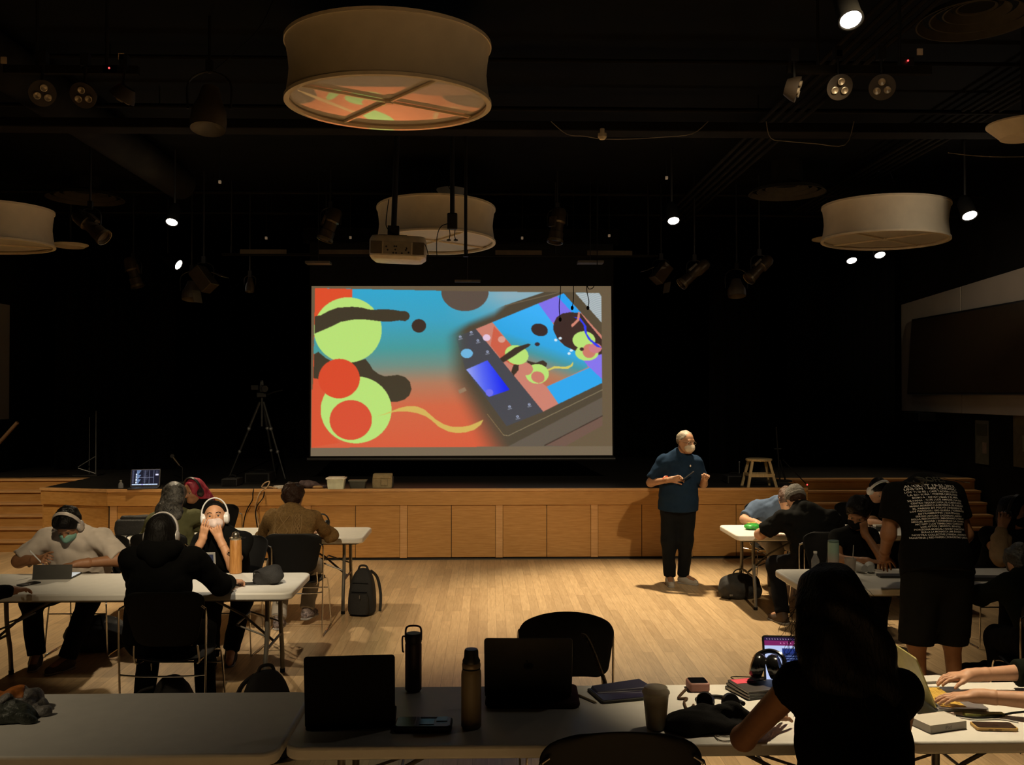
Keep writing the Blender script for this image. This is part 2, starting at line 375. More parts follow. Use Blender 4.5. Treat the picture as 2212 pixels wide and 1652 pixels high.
# ------------------------------------------------------------ projection screen and its picture
YSC = 13.0
TL, TRp, BR, BL = [at(x, y, YSC) for x, y in ((673, 618), (1320, 618), (1323, 983), (671, 985))]
U0, U1, V0, V1 = 102., 2152., 57., 1210.
def picture():
    nx, ny = 686, 386
    u = np.linspace(U0, U1, nx)[None, :].repeat(ny, 0); v = np.linspace(V0, V1, ny)[:, None].repeat(nx, 1)
    I = np.zeros((ny, nx, 3)); I[:] = (104, 88, 66)
    I[v > 1150] = (116, 101, 80)
    def poly(P):
        P = np.array(P, float); m = np.zeros(u.shape, bool); j = len(P)-1
        for i in range(len(P)):
            xi, yi = P[i]; xj, yj = P[j]
            c = ((yi > v) != (yj > v)) & (u < (xj-xi)*(v-yi)/((yj-yi) if yj != yi else 1e-9)+xi); m ^= c; j = i
        return m
    def el(cx, cy, rx, ry, a=0):
        a = R(a); du, dv = u-cx, v-cy
        return ((du*math.cos(a)+dv*math.sin(a))/rx)**2+((-du*math.sin(a)+dv*math.cos(a))/ry)**2 < 1
    def put(m, c, a=1.0):
        c = np.array(c, float)
        I[m] = I[m]*(1-a)+(c if c.ndim == 1 else c[m])*a
    def grad(t, stops):
        xs = [s[0] for s in stops]; return np.stack([np.interp(t, xs, [s[1][k] for s in stops]) for k in range(3)], -1)
    def seg(x0, y0, x1, y1, w, c, a=1.):
        dx, dy = x1-x0, y1-y0; L2 = dx*dx+dy*dy; t = np.clip(((u-x0)*dx+(v-y0)*dy)/L2, 0, 1)
        put((u-x0-t*dx)**2+(v-y0-t*dy)**2 < w*w, c, a)
    content = poly([(128, 70), (1000, 88), (1640, 98), (2070, 103), (2085, 128), (2085, 1008), (1830, 1148), (106, 1154)])
    bg = grad(v+(u-600)*.02, [(70, (52, 165, 205)), (300, (62, 160, 190)), (480, (72, 152, 152)), (600, (112, 140, 128)), (720, (176, 122, 92)), (880, (208, 102, 68)), (1150, (214, 92, 60))])
    put(content, bg)
    fade = np.clip((u-1000)/420, 0, 1)*np.clip((330-v)/200, 0, 1)
    I[content] = (I*(1-fade[..., None]*.75)+np.array((165, 175, 180))*fade[..., None]*.75)[content]
    LIME = (184, 224, 118); DK = (66, 57, 42); RED = (216, 74, 44)
    put(poly([(126, 70), (380, 76), (380, 150), (260, 300), (122, 400), (118, 515), (230, 560), (117, 1150), (106, 1154)]) & (u < 380) & ((v < 420) | (v > 450)), (220, 78, 44))
    put(poly([(118, 680), (160, 660), (250, 1000), (108, 1150)]), (214, 84, 52))
    put(poly([(122, 520), (150, 503), (200, 545), (250, 572), (350, 575), (440, 560), (470, 552), (500, 590), (520, 625), (560, 655), (600, 670), (650, 665), (690, 660), (740, 675), (772, 708), (783, 758), (768, 800), (735, 828), (690, 842), (640, 842), (600, 800), (430, 740), (240, 700), (118, 682)]), DK)
    put(el(350, 355, 230, 222) & content, LIME)
    put(poly([(125, 262), (165, 255), (220, 225), (280, 203), (380, 197), (440, 202), (490, 215), (520, 218), (560, 215), (600, 213), (660, 218), (700, 225), (745, 228), (765, 242), (771, 262), (762, 283), (740, 295), (700, 290), (640, 298), (590, 298), (540, 292), (450, 282), (380, 285), (300, 300), (240, 330), (190, 352), (123, 380)]), DK)
    put(el(833, 327, 49, 46), (62, 48, 40))
    put(el(1148, 95, 162, 132) & content, (92, 78, 68))
    put(el(408, 897, 240, 227), LIME)
    put(el(292, 685, 140, 134), RED)
    put(el(372, 966, 143, 135), (214, 80, 52))
    put(poly([(106, 760), (150, 745), (200, 790), (170, 900), (180, 960), (230, 1060), (300, 1120), (106, 1150)]) & ~el(408, 897, 240, 227), (214, 84, 52))
    # the tablet in the right half
    body = poly([(960, 362), (1080, 318), (1400, 195), (1690, 98), (1870, 98), (2085, 310), (2085, 1008), (1830, 1148), (960, 1148)])
    soft = np.clip((u-(985+(v-300)*.04+np.clip(v-700, 0, None)*.42))/(190+np.clip(v-600, 0, None)*.15), 0, 1)*np.clip((v-(362-(u-960)*.39))/70+np.clip((u-1350)/150, 0, 1), 0, 1); soft = soft*soft*(3-2*soft)
    a = soft[..., None]*body[..., None]; I = I*(1-a)+np.array((80, 70, 55))*a
    put(poly([(540, 942), (600, 925), (650, 905), (700, 885), (760, 872), (820, 875), (870, 895), (910, 930), (950, 965), (1000, 995), (1050, 1012), (1120, 1015), (1180, 1005), (1240, 980), (1272, 965), (1255, 1000), (1210, 1035), (1150, 1052), (1090, 1057), (1030, 1045), (970, 1015), (920, 970), (880, 942), (820, 920), (760, 910), (700, 908), (650, 915), (600, 930)]), (212, 186, 92), .9)
    put(poly([(1440, 1148), (2085, 815), (2085, 1008), (1830, 1148)]), (98, 88, 76))
    put(poly([(1690, 1142), (2085, 942), (2085, 1008), (1830, 1148)]), (112, 86, 74))
    seg(1690, 1142, 2085, 942, 3, (60, 45, 38))
    pan = poly([(1085, 405), (1225, 348), (1682, 912), (1430, 1010), (1150, 625)])
    pt = np.clip((u-1060)/120, 0, 1)*.85*pan; I = I*(1-pt[..., None])+np.array((70, 72, 82))*pt[..., None]
    scr = poly([(1222, 348), (1825, 105), (2085, 395), (2085, 718), (1785, 860), (1680, 912)])
    put(scr, (203, 128, 110))
    put(poly([(1345, 330), (1460, 455), (1560, 560), (1480, 600), (1390, 548), (1322, 462)]), (204, 96, 72))
    cyan = grad(v+(1750-u)*.35, [(280, (60, 175, 245)), (480, (50, 165, 225)), (560, (70, 150, 160)), (660, (170, 125, 95)), (720, (186, 112, 82)), (900, (190, 112, 84))])
    put(poly([(1335, 303), (1650, 175), (1750, 310), (1800, 440), (1940, 520), (1990, 610), (1705, 742), (1640, 690), (1460, 455)]), cyan)
    put(poly([(1650, 175), (1780, 125), (1930, 235), (1800, 300), (1745, 305)]), (128, 112, 232))
    put(poly([(1780, 125), (1825, 105), (1945, 240), (1885, 240)]), (44, 160, 240))
    put(poly([(1755, 310), (1775, 270), (1815, 243), (1870, 235), (1940, 240), (1985, 300), (2085, 420), (2085, 525), (1990, 560), (1900, 497), (1830, 465), (1780, 415), (1752, 355)]), (62, 44, 40))
    put(poly([(1825, 98), (1905, 98), (2085, 300), (2085, 395)]), (86, 74, 56))
    put(poly([(1950, 555), (2085, 520), (2085, 695), (2000, 615)]), (134, 116, 234))
    put(poly([(1705, 742), (2000, 612), (2085, 692), (2085, 718), (1785, 860)]), (46, 166, 236))
    put(el(1658, 355, 58, 42, 15), (58, 44, 42)); put(el(1642, 453, 17, 13), (58, 44, 50))
    put(el(1500, 525, 82, 65, 15), LIME)
    put(poly([(1385, 550), (1440, 510), (1490, 475), (1540, 460), (1580, 448), (1596, 455), (1585, 468), (1530, 500), (1480, 535), (1410, 577)]), (62, 50, 40))
    put(poly([(1570, 565), (1630, 580), (1680, 562), (1708, 582), (1705, 602), (1690, 613), (1620, 600), (1580, 590)]), (62, 50, 40))
    put(poly([(1480, 590), (1515, 595), (1512, 630), (1480, 667), (1462, 640)]), (62, 50, 40))
    put(el(1640, 655, 80, 67), LIME); put(el(1565, 622, 46, 42), (203, 128, 110)); put(el(1645, 677, 47, 38, 20), (203, 122, 104))
    put(poly([(1710, 625), (1760, 602), (1830, 608), (1868, 596), (1887, 572), (1885, 600), (1850, 622), (1760, 618), (1715, 635)]), (214, 200, 96))
    put(el(1962, 425, 78, 60), LIME); put(el(1982, 512, 80, 54), LIME)
    put(el(1998, 500, 46, 48), (203, 122, 104)); put(el(2040, 480, 44, 34), (203, 122, 130)); put(el(1947, 487, 14, 12), (60, 44, 40))
    put(poly([(1885, 265), (1940, 275), (1980, 330), (1982, 380), (2010, 420), (2060, 458), (2084, 478), (2050, 472), (1992, 420), (1967, 372), (1960, 322), (1930, 285)]), (52, 62, 240))
    put(poly([(1925, 230), (1937, 238), (1932, 290), (1892, 330), (1880, 338), (1874, 322), (1915, 285)]), (212, 134, 114))
    for x_, y_ in ((1768, 425), (1800, 413), (1875, 495), (1860, 516)): put(el(x_, y_, 11, 9), (215, 235, 245))
    put(el(1295, 408, 26, 23), (226, 196, 220)); put(el(1398, 420, 25, 23), (216, 156, 140)); put(el(1160, 515, 41, 32), (112, 180, 222))
    bl = poly([(1155, 625), (1300, 562), (1452, 762), (1420, 775), (1310, 812)])
    tt = ((u-1155)*.78-(v-700)*.15)
    put(bl, grad(tt, [(0, (165, 175, 235)), (90, (90, 105, 240)), (200, (25, 40, 238)), (300, (30, 40, 200))]))
    put(el(1313, 782, 26, 24), (112, 112, 236))
    for x_, y_ in ((1450, 878), (1585, 862), (1505, 945), (1235, 427), (1300, 503), (1115, 402), (1190, 372)):
        put(el(x_, y_, 9, 8) & ~el(x_, y_, 4, 3), (165, 175, 205)); seg(x_-10, y_+18, x_+14, y_+12, 3, (130, 135, 150))
    put(poly([(1100, 765), (1145, 745), (1158, 768), (1110, 790)]), (150, 122, 96))
    seg(1300, 930, 1408, 1070, 2, (140, 116, 80)); seg(1408, 1070, 1440, 1076, 2, (150, 132, 96)); seg(1440, 1076, 2085, 765, 2, (150, 136, 104))
    seg(1420, 190, 1790, 100, 3, (112, 98, 76))
    cor = poly([(1905, 103), (2070, 105), (2085, 130), (2085, 307)])
    hatch = (np.sin((v+.45*u)*.42+2*np.sin(u*.05))*.5+.5)
    put(cor, np.stack([150+35*hatch, 162+32*hatch, 166+30*hatch], -1))
    K = I.copy(); K[1:-1, 1:-1] = (I[1:-1, 1:-1]*2+I[:-2, 1:-1]+I[2:, 1:-1]+I[1:-1, :-2]+I[1:-1, 2:])/6; I = K
    I += rng.normal(0, 1.5, I.shape)
    # ---- light on the fabric border and bottom strip is painted in and emitted too
    return I, nx, ny, np.clip((u-1000)/420, 0, 1)
def linear(I):
    I = np.clip(I, 0, 255)/255.; return np.where(I <= .04045, I/12.92, ((I+.055)/1.055)**2.4)
def glow_mesh(name, I, corners, parent, strength=1.0):
    ny, nx = I.shape[:2]; tl, tr, br, bl = [Vector(c) for c in corners]
    a = np.linspace(0, 1, nx)[None, :, None]; b = np.linspace(0, 1, ny)[:, None, None]
    tl, tr, br, bl = [np.array(c)[None, None, :] for c in (tl, tr, br, bl)]
    P = (tl*(1-a)+tr*a)*(1-b)+(bl*(1-a)+br*a)*b
    idx = np.arange(nx*ny).reshape(ny, nx)
    Fq = np.stack([idx[:-1, :-1], idx[1:, :-1], idx[1:, 1:], idx[:-1, 1:]], -1).reshape(-1, 4)
    me = bpy.data.meshes.new(name); me.vertices.add(nx*ny); me.vertices.foreach_set('co', P.reshape(-1).astype(np.float32))
    me.loops.add(Fq.size); me.loops.foreach_set('vertex_index', Fq.reshape(-1).astype(np.int32))
    me.polygons.add(len(Fq)); me.polygons.foreach_set('loop_start', (np.arange(len(Fq))*4).astype(np.int32))
    me.update(calc_edges=True)
    ca = me.color_attributes.new('picture', 'FLOAT_COLOR', 'POINT')
    C4 = np.ones((nx*ny, 4), np.float32); C4[:, :3] = linear(I).reshape(-1, 3); ca.data.foreach_set('color', C4.reshape(-1))
    m = bpy.data.materials.new(name+'_picture'); m.use_nodes = True; N, L = m.node_tree.nodes, m.node_tree.links
    bs = N['Principled BSDF']; at_ = N.new('ShaderNodeAttribute'); at_.attribute_name = 'picture'
    L.new(at_.outputs['Color'], bs.inputs['Emission Color']); bs.inputs['Emission Strength'].default_value = strength
    bs.inputs['Base Color'].default_value = (.02, .02, .02, 1); bs.inputs['Roughness'].default_value = .8
    bs.inputs['Specular IOR Level'].default_value = .1
    me.materials.append(m)
    o = bpy.data.objects.new(name, me); COL.objects.link(o); o.parent = parent; return o
ps = thing('projection_screen', 'wide projection screen showing a picture of colourful blobs and a tablet', 'projection screen')
I, nx, ny, _ = picture()
glow_mesh('projected_picture', I, (TL, TRp, BR, BL), ps)
MB().span((BL.x-.02, YSC+.01, BR.z-.04), (BR.x+.02, YSC+.03, TL.z+.6)).build('screen_cloth', 'black_cloth', ps)
MB().cyl((BL.x-.05, YSC+.015, BR.z-.05), (BR.x+.04, YSC+.015, BR.z-.05), .028).build('bottom_bar', 'black_steel', ps, smooth=True)
MB().span((BL.x-.1, YSC-.06, TL.z+.6), (BR.x+.1, YSC+.14, TL.z+.8)).build('housing', 'black_ceiling', ps, bevel=.01)
for xx in (BL.x+.2, BR.x-.2):
    MB().cyl((xx, YSC+.04, TL.z+.78), (xx, YSC+.04, ZC), .012).build('hanger', 'black_steel', ps)
# ------------------------------------------------------------ folding tables
def make_table():
    t = thing('folding_table', 'x', 'table')
    w, d = 2.44, .76
    MB().prism(rrect(w, d, .07, 6), .688, .74).build('tabletop', 'white_plastic', t, bevel=.012, bseg=3, smooth=True)
    MB().prism(rrect(w-.10, d-.10, .05, 4), .672, .690).build('underside_rim', 'leg_grey', t)
    for sx in (-1, 1):
        x = sx*(w/2-.20)
        for sy in (-1, 1):
            l = MB().tube(smooth_path([(x, sy*.21, .68), (x, sy*.21, .55), (x, sy*.225, .38), (x, sy*.27, .2), (x, sy*.29, .02)], 4), .0165, 10).build('leg', 'leg_grey', t, smooth=True)
            MB().cyl((x, sy*.29, 0), (x, sy*.29, .03), .019).build('foot_cap', 'black_rubber', l)
        MB().tube([(x, -.24, .31), (x, .24, .31)], .010, 8).build('crossbar', 'leg_grey', t)
        MB().tube([(x, 0, .31), (x-sx*.22, 0, .50), (x-sx*.55, 0, .675)], .010, 8).build('brace', 'leg_grey', t)
        MB().tube([(x-sx*.22, -.2, .48), (x, -.22, .40)], .007, 8).tube([(x-sx*.22, .2, .48), (x, .22, .40)], .007, 8).tube([(x-sx*.22, -.2, .48), (x-sx*.22, .2, .48)], .007, 8).build('folding_strut', 'leg_grey', t)
    return t
T0 = make_table()
def table(x0, yn, label, rz=0, used=[0]):
    """left end x0, near edge yn"""
    t = T0 if not used[0] else copy_tree(T0)
    used[0] = 1
    t.location = (x0+1.22, yn+.38, 0); t.rotation_euler.z = R(rz); t['label'] = label; t['group'] = 'white folding tables'
    return t
XB = -.795
table(XB-2.455, 3.64, 'long white folding table at the front left with the crumpled bag on it')
table(XB, 3.70, 'long white folding table front centre under the two dark laptop lids')
table(XB+2.455, 3.70, 'long white folding table front right with the white box on it')
TM_X = -1.36-2.44
table(TM_X, 6.56, 'white folding table in the middle left with the wood grain bottle')
table(-3.63, 9.02, 'white folding table back left with the black camera bag')
table(2.43, 9.08, 'white folding table back right carrying the green snack bag')
table(2.25, 6.60, 'white folding table middle right with paper cup and rolled cups')

# ------------------------------------------------------------ chairs
def make_chair(kind='flat'):
    t = thing('stacking_chair', 'x', 'chair')
    n, k = 12, 14; w_t, w_b = (.25, .185) if kind == 'flat' else (.272, .225)
    z0, z1 = .555, .905
    outl = []
    mb = MB(); V = []; 
    for j in range(k+1):
        v = j/k; z = z0+(z1-z0)*v
        hw = w_b+(w_t-w_b)*min(1, v*1.35)
        if kind == 'flat': rr_ = .06
        else: rr_ = .125
        top = max(0, (v-(1-rr_/(z1-z0)))/(rr_/(z1-z0)))
        hw = hw-(.07 if kind == 'flat' else .135)*(1-math.sqrt(max(0, 1-top*top)))
        bot = max(0, (.14-v)/.14); hw -= .05*(1-math.sqrt(max(0, 1-bot*bot)))
        for i in range(n+1):
            u = -1+2*i/n; V.append((u*hw, -.235-.05*v+.045*u*u+.012*math.cos(u*3), z-(0 if kind == 'flat' else .014)*u*u*v**3))
    Fc = [(j*(n+1)+i, j*(n+1)+i+1, (j+1)*(n+1)+i+1, (j+1)*(n+1)+i) for j in range(k) for i in range(n)]
    mb.add(V, Fc).build('backrest', 'shell_black', t, smooth=True, solid=.009, sub=1)
    mb = MB(); V = []
    for j in range(k+1):
        v = j/k; y = -.20+.42*v
        hw = .20+.025*math.sin(math.pi*v); e = max(0, (abs(v-.5)-.36)/.14); hw -= .06*(1-math.sqrt(max(0, 1-min(1, e)**2)))
        for i in range(n+1):
            u = -1+2*i/n; V.append((u*hw, y, .452+.018*u*u-.012*math.sin(math.pi*v)-.02*max(0, v-.8)*5*.6))
    mb.add(V, Fc).build('seat', 'shell_black', t, smooth=True, solid=.010, sub=1)
    for s in (-1, 1):
        MB().tube(smooth_path([(s*.255, -.268, .80), (s*.265, -.275, .76), (s*.262, -.27, .4), (s*.255, -.262, .02), (s*.255, -.235, .008)], 5)
                  + smooth_path([(s*.255, .20, .008), (s*.252, .225, .02), (s*.23, .20, .38), (s*.215, .17, .435), (s*.17, .12, .437)], 5), .0062, 8).build('side_frame', 'chrome', t, smooth=True)
        MB().tube([(s*.262, -.272, .80), (s*.235, -.262, .815)], .007, 8).build('back_fixing', 'chrome', t, smooth=True)
        MB().tube(smooth_path([(s*.175, .12, .437), (s*.18, -.15, .437), (s*.20, -.19, .46), (s*.195, -.21, .56)], 4), .006, 8).build('seat_rail', 'chrome', t, smooth=True)
    MB().tube(smooth_path([(-.26, -.27, .395), (-.12, -.245, .378), (.12, -.245, .378), (.26, -.27, .395)], 5), .006, 8).build('rear_crossbar', 'chrome', t, smooth=True)
    MB().tube([(-.235, .205, .34), (.235, .205, .34)], .006, 8).build('front_crossbar', 'chrome', t, smooth=True)
    return t
CH0, CH1 = make_chair(), make_chair('round')
used = {'flat': 0, 'round': 0}
def chair(x, y, rz, label, kind='flat', group='black stacking chairs'):
    src = CH0 if kind == 'flat' else CH1
    c = src if not used[kind] else copy_tree(src)
    used[kind] = 1
    c.location = (x, y, 0); c.rotation_euler.z = R(rz); c['label'] = label; c['group'] = group
    return c

# ------------------------------------------------------------ pendant drum lamps
def drum(px, py, Y, dia, tilt, label, h=.42):
    p = at(px, py, Y); r = dia/2
    t = thing('drum_pendant', label, 'pendant lamp', (p.x, p.y, p.z), group='cream drum pendant lamps', rot=tilt)
    prof = [(r*1.0, .0), (r*.985, .03), (r*.965, h*.3), (r*.955, h*.5), (r*.965, h*.7), (r*.985, h-.03), (r*1.0, h)]
    mb = MB(); mb.lathe(prof+[(r*.985, h)]+[(q-.008, z) for q, z in prof[::-1]], 72, cap=False); mb.build('shade', 'lamp_fabric', t, smooth=True)
    def ring(z, rr0, rr1, th, nm): MB().lathe([(rr0, z), (rr1, z), (rr1, z+th), (rr0, z+th), (rr0, z)], 72, cap=False).build(nm, 'lamp_trim', t)
    ring(-.012, r*.955, r*1.005, .024, 'lower_hoop'); ring(h-.012, r*.955, r*1.005, .024, 'upper_hoop')
    MB().lathe([(.001, .028), (r*.96, .028), (r*.96, .034), (.001, .034)], 72).build('diffuser', 'diffuser', t)
    for a in (35, 125):
        MB().box((0, 0, .014), (2*r*.965, .018, .018), TR(rot=(0, 0, a))).build('cross_strap', 'lamp_trim', t)
    MB().lathe([(.001, -.004), (.028, -.004), (.035, .008), (.03, .03), (.001, .03)], 20).build('hub', 'lamp_trim', t, smooth=True)
    MB().cyl((0, 0, .03), (0, 0, h+.05), .012).build('stem', 'black_steel', t)
    top_z = ZC-p.z
    mb = MB()
    for k in range(3):
        a = R(30+120*k); mb.cyl((r*.55*math.cos(a), r*.55*math.sin(a), h*.98), (.03*math.cos(a), .03*math.sin(a), top_z-.02), .004, seg=6)
    for k in range(4):
        a = R(35+90*k); mb.cyl((0, 0, h*.98), (r*.98*math.cos(a), r*.98*math.sin(a), h*.98), .006, seg=6)
    mb.build('suspension', 'black_steel', t)
    return t
drum(840, 224, 6.9, 1.50, (2.0, 0, 0), 'largest cream drum lamp overhead with orange light on its underside')
drum(942, 523, 11.9, 1.50, (-3.0, 0, 0), 'cream drum lamp half hidden behind the ceiling projector')
drum(1911, 519, 11.6, 1.52, (0, 1.2, 0), 'cream drum lamp at the right with a bright spot on its side')
drum(-30, 530, 11.5, 1.52, (1, -1, 0), 'cream drum lamp cut by the left edge of the picture')
def canopy(px, py, Y, r0, r1, h, label):
    p = at(px, py, Y)
    t = thing('cone_canopy', label, 'ceiling canopy', tuple(p), group='cream cone canopies')
    MB().lathe([(.001, 0), (r0, 0), (r0*1.03, .01), (r1, h), (r1, h+.012), (.001, h+.012)], 40).build('cone', 'lamp_trim', t, smooth=True)
    MB().cyl((0, 0, h), (0, 0, ZC-p.z), .02).build('stem', 'black_steel', t)
canopy(975, 440, 12.6, .07, .20, .18, 'small cream cone above the drum lamp behind the projector')
canopy(2212, 298, 7.2, .17, .27, .10, 'cream cone cut by the right edge of the picture up high')
canopy(152, 534, 13.4, .19, .24, .03, 'shallow cream disc glowing faintly right of the left drum lamp')
canopy(1800, 523, 13.5, .12, .30, .04, 'cream disc mostly hidden behind the right drum lamp')

# ------------------------------------------------------------ downlights
def downlight(px, py, z, dia, label, tilt=-32, az=0):
    p = atz(px, py, z)
    t = thing('downlight', label, 'downlight', tuple(p), group='lit downlights', rot=(tilt, 0, az))
    r = dia/2
    MB().lathe([(r*1.22, -.004), (r*1.22, .01), (r*1.02, .016), (r*1.0, .002), (r*1.08, -.006), (r*1.22, -.004)], 32, cap=False).build('trim_ring', 'black_ceiling', t, smooth=True)
    MB().lathe([(.001, .004), (r, .004), (r, .012), (.001, .012)], 32).build('lamp_face', 'lamp_glow', t)
    MB().lathe([(r*1.15, .012), (r*1.1, .2), (r*.6, .28), (.001, .28)], 24, cap=False).build('housing', 'black_ceiling', t, smooth=True)
    up = t.rotation_euler.to_matrix().inverted() @ Vector((0, 0, ZC-p.z-.2))
    MB().cyl((0, 0, .2), (0, 0, .2)+up if False else tuple(Vector((0, 0, .2))+up), .012).build('stem', 'black_steel', t)
downlight(371, 480, 4.10, .125, 'lit downlight over the back left table')
downlight(1455, 477, 4.10, .125, 'lit downlight above the standing presenter')
downlight(1838, 43, 4.10, .11, 'biggest and nearest lit downlight at the top right')
downlight(2095, 466, 4.10, .15, 'lit downlight right of the right drum lamp')
downlight(1840, 563, 4.10, .14, 'round lit downlight just under the right drum lamp')
downlight(1901, 551, 4.10, .14, 'smaller lit downlight under the right end of the right drum lamp')
downlight(386, 572, 3.95, .14, 'tilted lit lamp in the dark left of the stage', -62, 75)

# ------------------------------------------------------------ ceiling beams, ducts, pipes
def pipe(name, label, a, b, r, m='black_steel', cat='pipe'):
    t = thing(name, label, cat, tuple((Vector(a)+Vector(b))/2))
    o = Vector(t.location); MB().cyl(Vector(a)-o, Vector(b)-o, r, seg=10).build('tube', m, t, smooth=True)
    n = 5
    for i in range(n):
        q = Vector(a).lerp(Vector(b), (i+.5)/n)-o; MB().cyl(q, q+Vector((0, 0, ZC-o.z)), .006, seg=6).build('hanger_rod', 'black_steel', t)
    return t
pipe('lighting_pipe', 'thin pipe crossing the ceiling level with the rim of the biggest drum lamp', (-7.4, 8.97, 4.85), (6.9, 8.97, 4.85), .022, 'dark_duct')
pipe('lighting_pipe', 'thin pipe crossing behind the top of the biggest drum lamp', (-7.4, 7.8, 4.9), (6.9, 7.8, 4.9), .018, 'dark_duct')
pipe('lighting_pipe', 'thin pipe crossing the ceiling above the second drum lamp', (-7.4, 12.85, 4.86), (6.9, 12.85, 4.86), .024, 'dark_duct')
pipe('lighting_pipe', 'thin pipe crossing level with the second drum lamp', (-7.4, 13.6, 4.72), (6.9, 13.6, 4.72), .02, 'dark_duct')
bm_ = at(0, 290, 8.0).z+.10
tag(MB().span((-7.4, 8.0, bm_-.03), (3.2, 8.22, bm_+.05)).build('ceiling_duct', 'dark_duct', bevel=.01), 'long flat duct crossing the ceiling under the biggest drum lamp', 'duct')
tag(MB().add([(3.2, 8.0, bm_-.03), (3.2, 8.22, bm_-.03), (3.2, 8.22, bm_+.05), (3.2, 8.0, bm_+.05), (7, 7.6, bm_-.12), (7, 7.8, bm_-.12), (7, 7.8, bm_-.03), (7, 7.6, bm_-.03)],
             [(0, 1, 2, 3), (4, 7, 6, 5), (0, 4, 5, 1), (1, 5, 6, 2), (2, 6, 7, 3), (3, 7, 4, 0)]).build('ceiling_duct', 'dark_duct'), 'duct length sloping down toward the right wall', 'duct')
for i, (x0, z) in enumerate(((2.6, 4.7), (4.6, 4.86))):
    t = thing('conduit_run', ('bundle of parallel conduits running toward the stage above the drum gap', 'bundle of ribbed conduits running toward the stage at upper right')[i], 'conduit', (x0, 8, z))
    for k in range(5): MB().cyl((k*.09, -4, 0), (k*.09, 6, 0), .018, seg=8).build('conduit', 'dark_duct', t)
t = thing('round_duct', 'big dark duct running along the left side of the ceiling', 'duct', (-3.9, 9, 4.78))
MB().cyl((0, -4, 0), (0, 3, 0), .20, seg=24).build('duct_tube', 'dark_duct', t, smooth=True)
def diffuser(px, py, z, r, label):
    p = atz(px, py, z); t = thing('air_diffuser', label, 'air vent', tuple(p), group='round ceiling air vents')
    for k in range(4):
        q = r*(1-.22*k); MB().lathe([(q, .03*k), (q-.10*r, .03*k+.05), (q-.12*r, .03*k+.05), (q-.03*r, .03*k), (q, .03*k)], 40, cap=False).build('vane_ring', mat('vent_paint', (.05, .040, .026), .8), t, smooth=True)
    MB().cyl((0, 0, .1), (0, 0, ZC-p.z), r*.4, seg=24).build('neck', 'dark_duct', t)
diffuser(185, 430, 4.72, .50, 'round air vent on the left above the left drum lamp')
diffuser(1700, 418, 4.6, .47, 'round air vent left of the right drum lamp')
diffuser(2110, 45, 4.75, .40, 'large round air vent in the top right corner')

# batten over the screen, with tan cover strips
bt = thing('lighting_batten', 'long batten with tan strips above the projection screen', 'lighting bar', (0, 12.78, 0))
zb_ = at(1000, 549, 12.78).z
MB().span((at(480, 549, 12.78).x, -.03, zb_-.03), (at(1420, 549, 12.78).x, .03, zb_)).build('bar', 'dark_duct', bt)
tan = mat('tan_strip', (.09, .065, .04), .7)
for a, b in ((520, 620), (690, 800), (1070, 1170), (1268, 1365)):
    MB().span((at(a, 545, 12.78).x, -.04, zb_-.01), (at(b, 545, 12.78).x, -.03, zb_+.05)).build('cover_strip', tan, bt)
for xx in (500, 850, 1200, 1400):
    q = at(xx, 549, 12.78).x; MB().cyl((q, 0, zb_), (q, 0, ZC), .012).build('hanger', 'black_steel', bt)
# hanging electrical pipe with track clips, above the screen
# ------------------------------------------------------------ theatre lanterns
def lantern(px, py, Y, L, r, aim, label, kind='profile'):
    """aim: direction the lens points (local unit vector)"""
    p = at(px, py, Y); d = Vector(aim).normalized(); q = d.to_track_quat('Z', 'Y').to_matrix().to_4x4()
    t = thing('stage_lantern', label, 'stage light', tuple(p))
    if kind == 'profile':
        MB().lathe([(.001, -L/2), (r*.75, -L/2), (r*.95, -L*.42), (r*1.0, -L*.1), (r*.8, -L*.05), (r*.8, L*.2), (r*.92, L*.22), (r*.95, L/2), (r*.86, L/2), (r*.8, L*.44), (.001, L*.42)], 24, M=q).build('lamp_body', 'steel_dark', t, smooth=True)
        MB().lathe([(r*.97, L*.44), (r*1.05, L*.45), (r*1.05, L*.53), (r*.97, L*.52)], 24, M=q, cap=False).build('lens_rim', mat('lens_rim_metal', (.20, .15, .08), .4, .6), t, smooth=True)
        MB().box((0, r, -.02), (r*1.0, .03, L*.3), M=q).build('control_box', 'steel_dark', t)
    elif kind == 'box':
        MB().box((0, 0, 0), (r*2, r*1.8, L), M=q).build('lamp_body', 'steel_dark', t, bevel=.01)
        for s in (-1, 1):
            MB().box((0, s*r*1.35, L*.62), (r*1.9, .006, r*1.6), M=q @ TR(rot=(s*-28, 0, 0))).build('barn_door', mat('barn_door_paint', (.075, .06, .04), .6), t)
    elif kind == 'scoop':
        MB().lathe([(.001, -L/2), (r*.5, -L/2), (r*.7, -L*.2), (r*.98, L*.05), (r*1.04, L*.3), (r, L/2), (r*.9, L*.45), (.001, L*.3)], 24, M=q).build('lamp_body', mat('scoop_paint', (.075, .058, .036), .5), t, smooth=True)
    MB().tube(smooth_path([(-r*1.25, 0, 0), (-r*1.2, 0, r*1.6), (0, 0, r*2.2), (r*1.2, 0, r*1.6), (r*1.25, 0, 0)], 4), .008, 6).build('yoke', 'black_steel', t)
    MB().cyl((0, 0, r*2.1), (0, 0, ZC-p.z), .012).box((0, 0, r*2.5), (.05, .04, .09)).build('pipe_clamp', 'black_steel', t)
    return t
lantern(714, 485, 12.1, .42, .10, (-.35, -.1, -1), 'stage lantern hanging left of the ceiling projector')
lantern(1204, 487, 12.1, .44, .10, (-.15, -.15, -1), 'stage lantern hanging right of the second drum lamp')
lantern(195, 487, 10.5, .44, .09, (.9, -.2, -.75), 'dim stage lantern just below the left round air vent')
lantern(288, 588, 13.5, .42, .09, (.3, 0, -1), 'dim stage lantern pointing down on the far left')
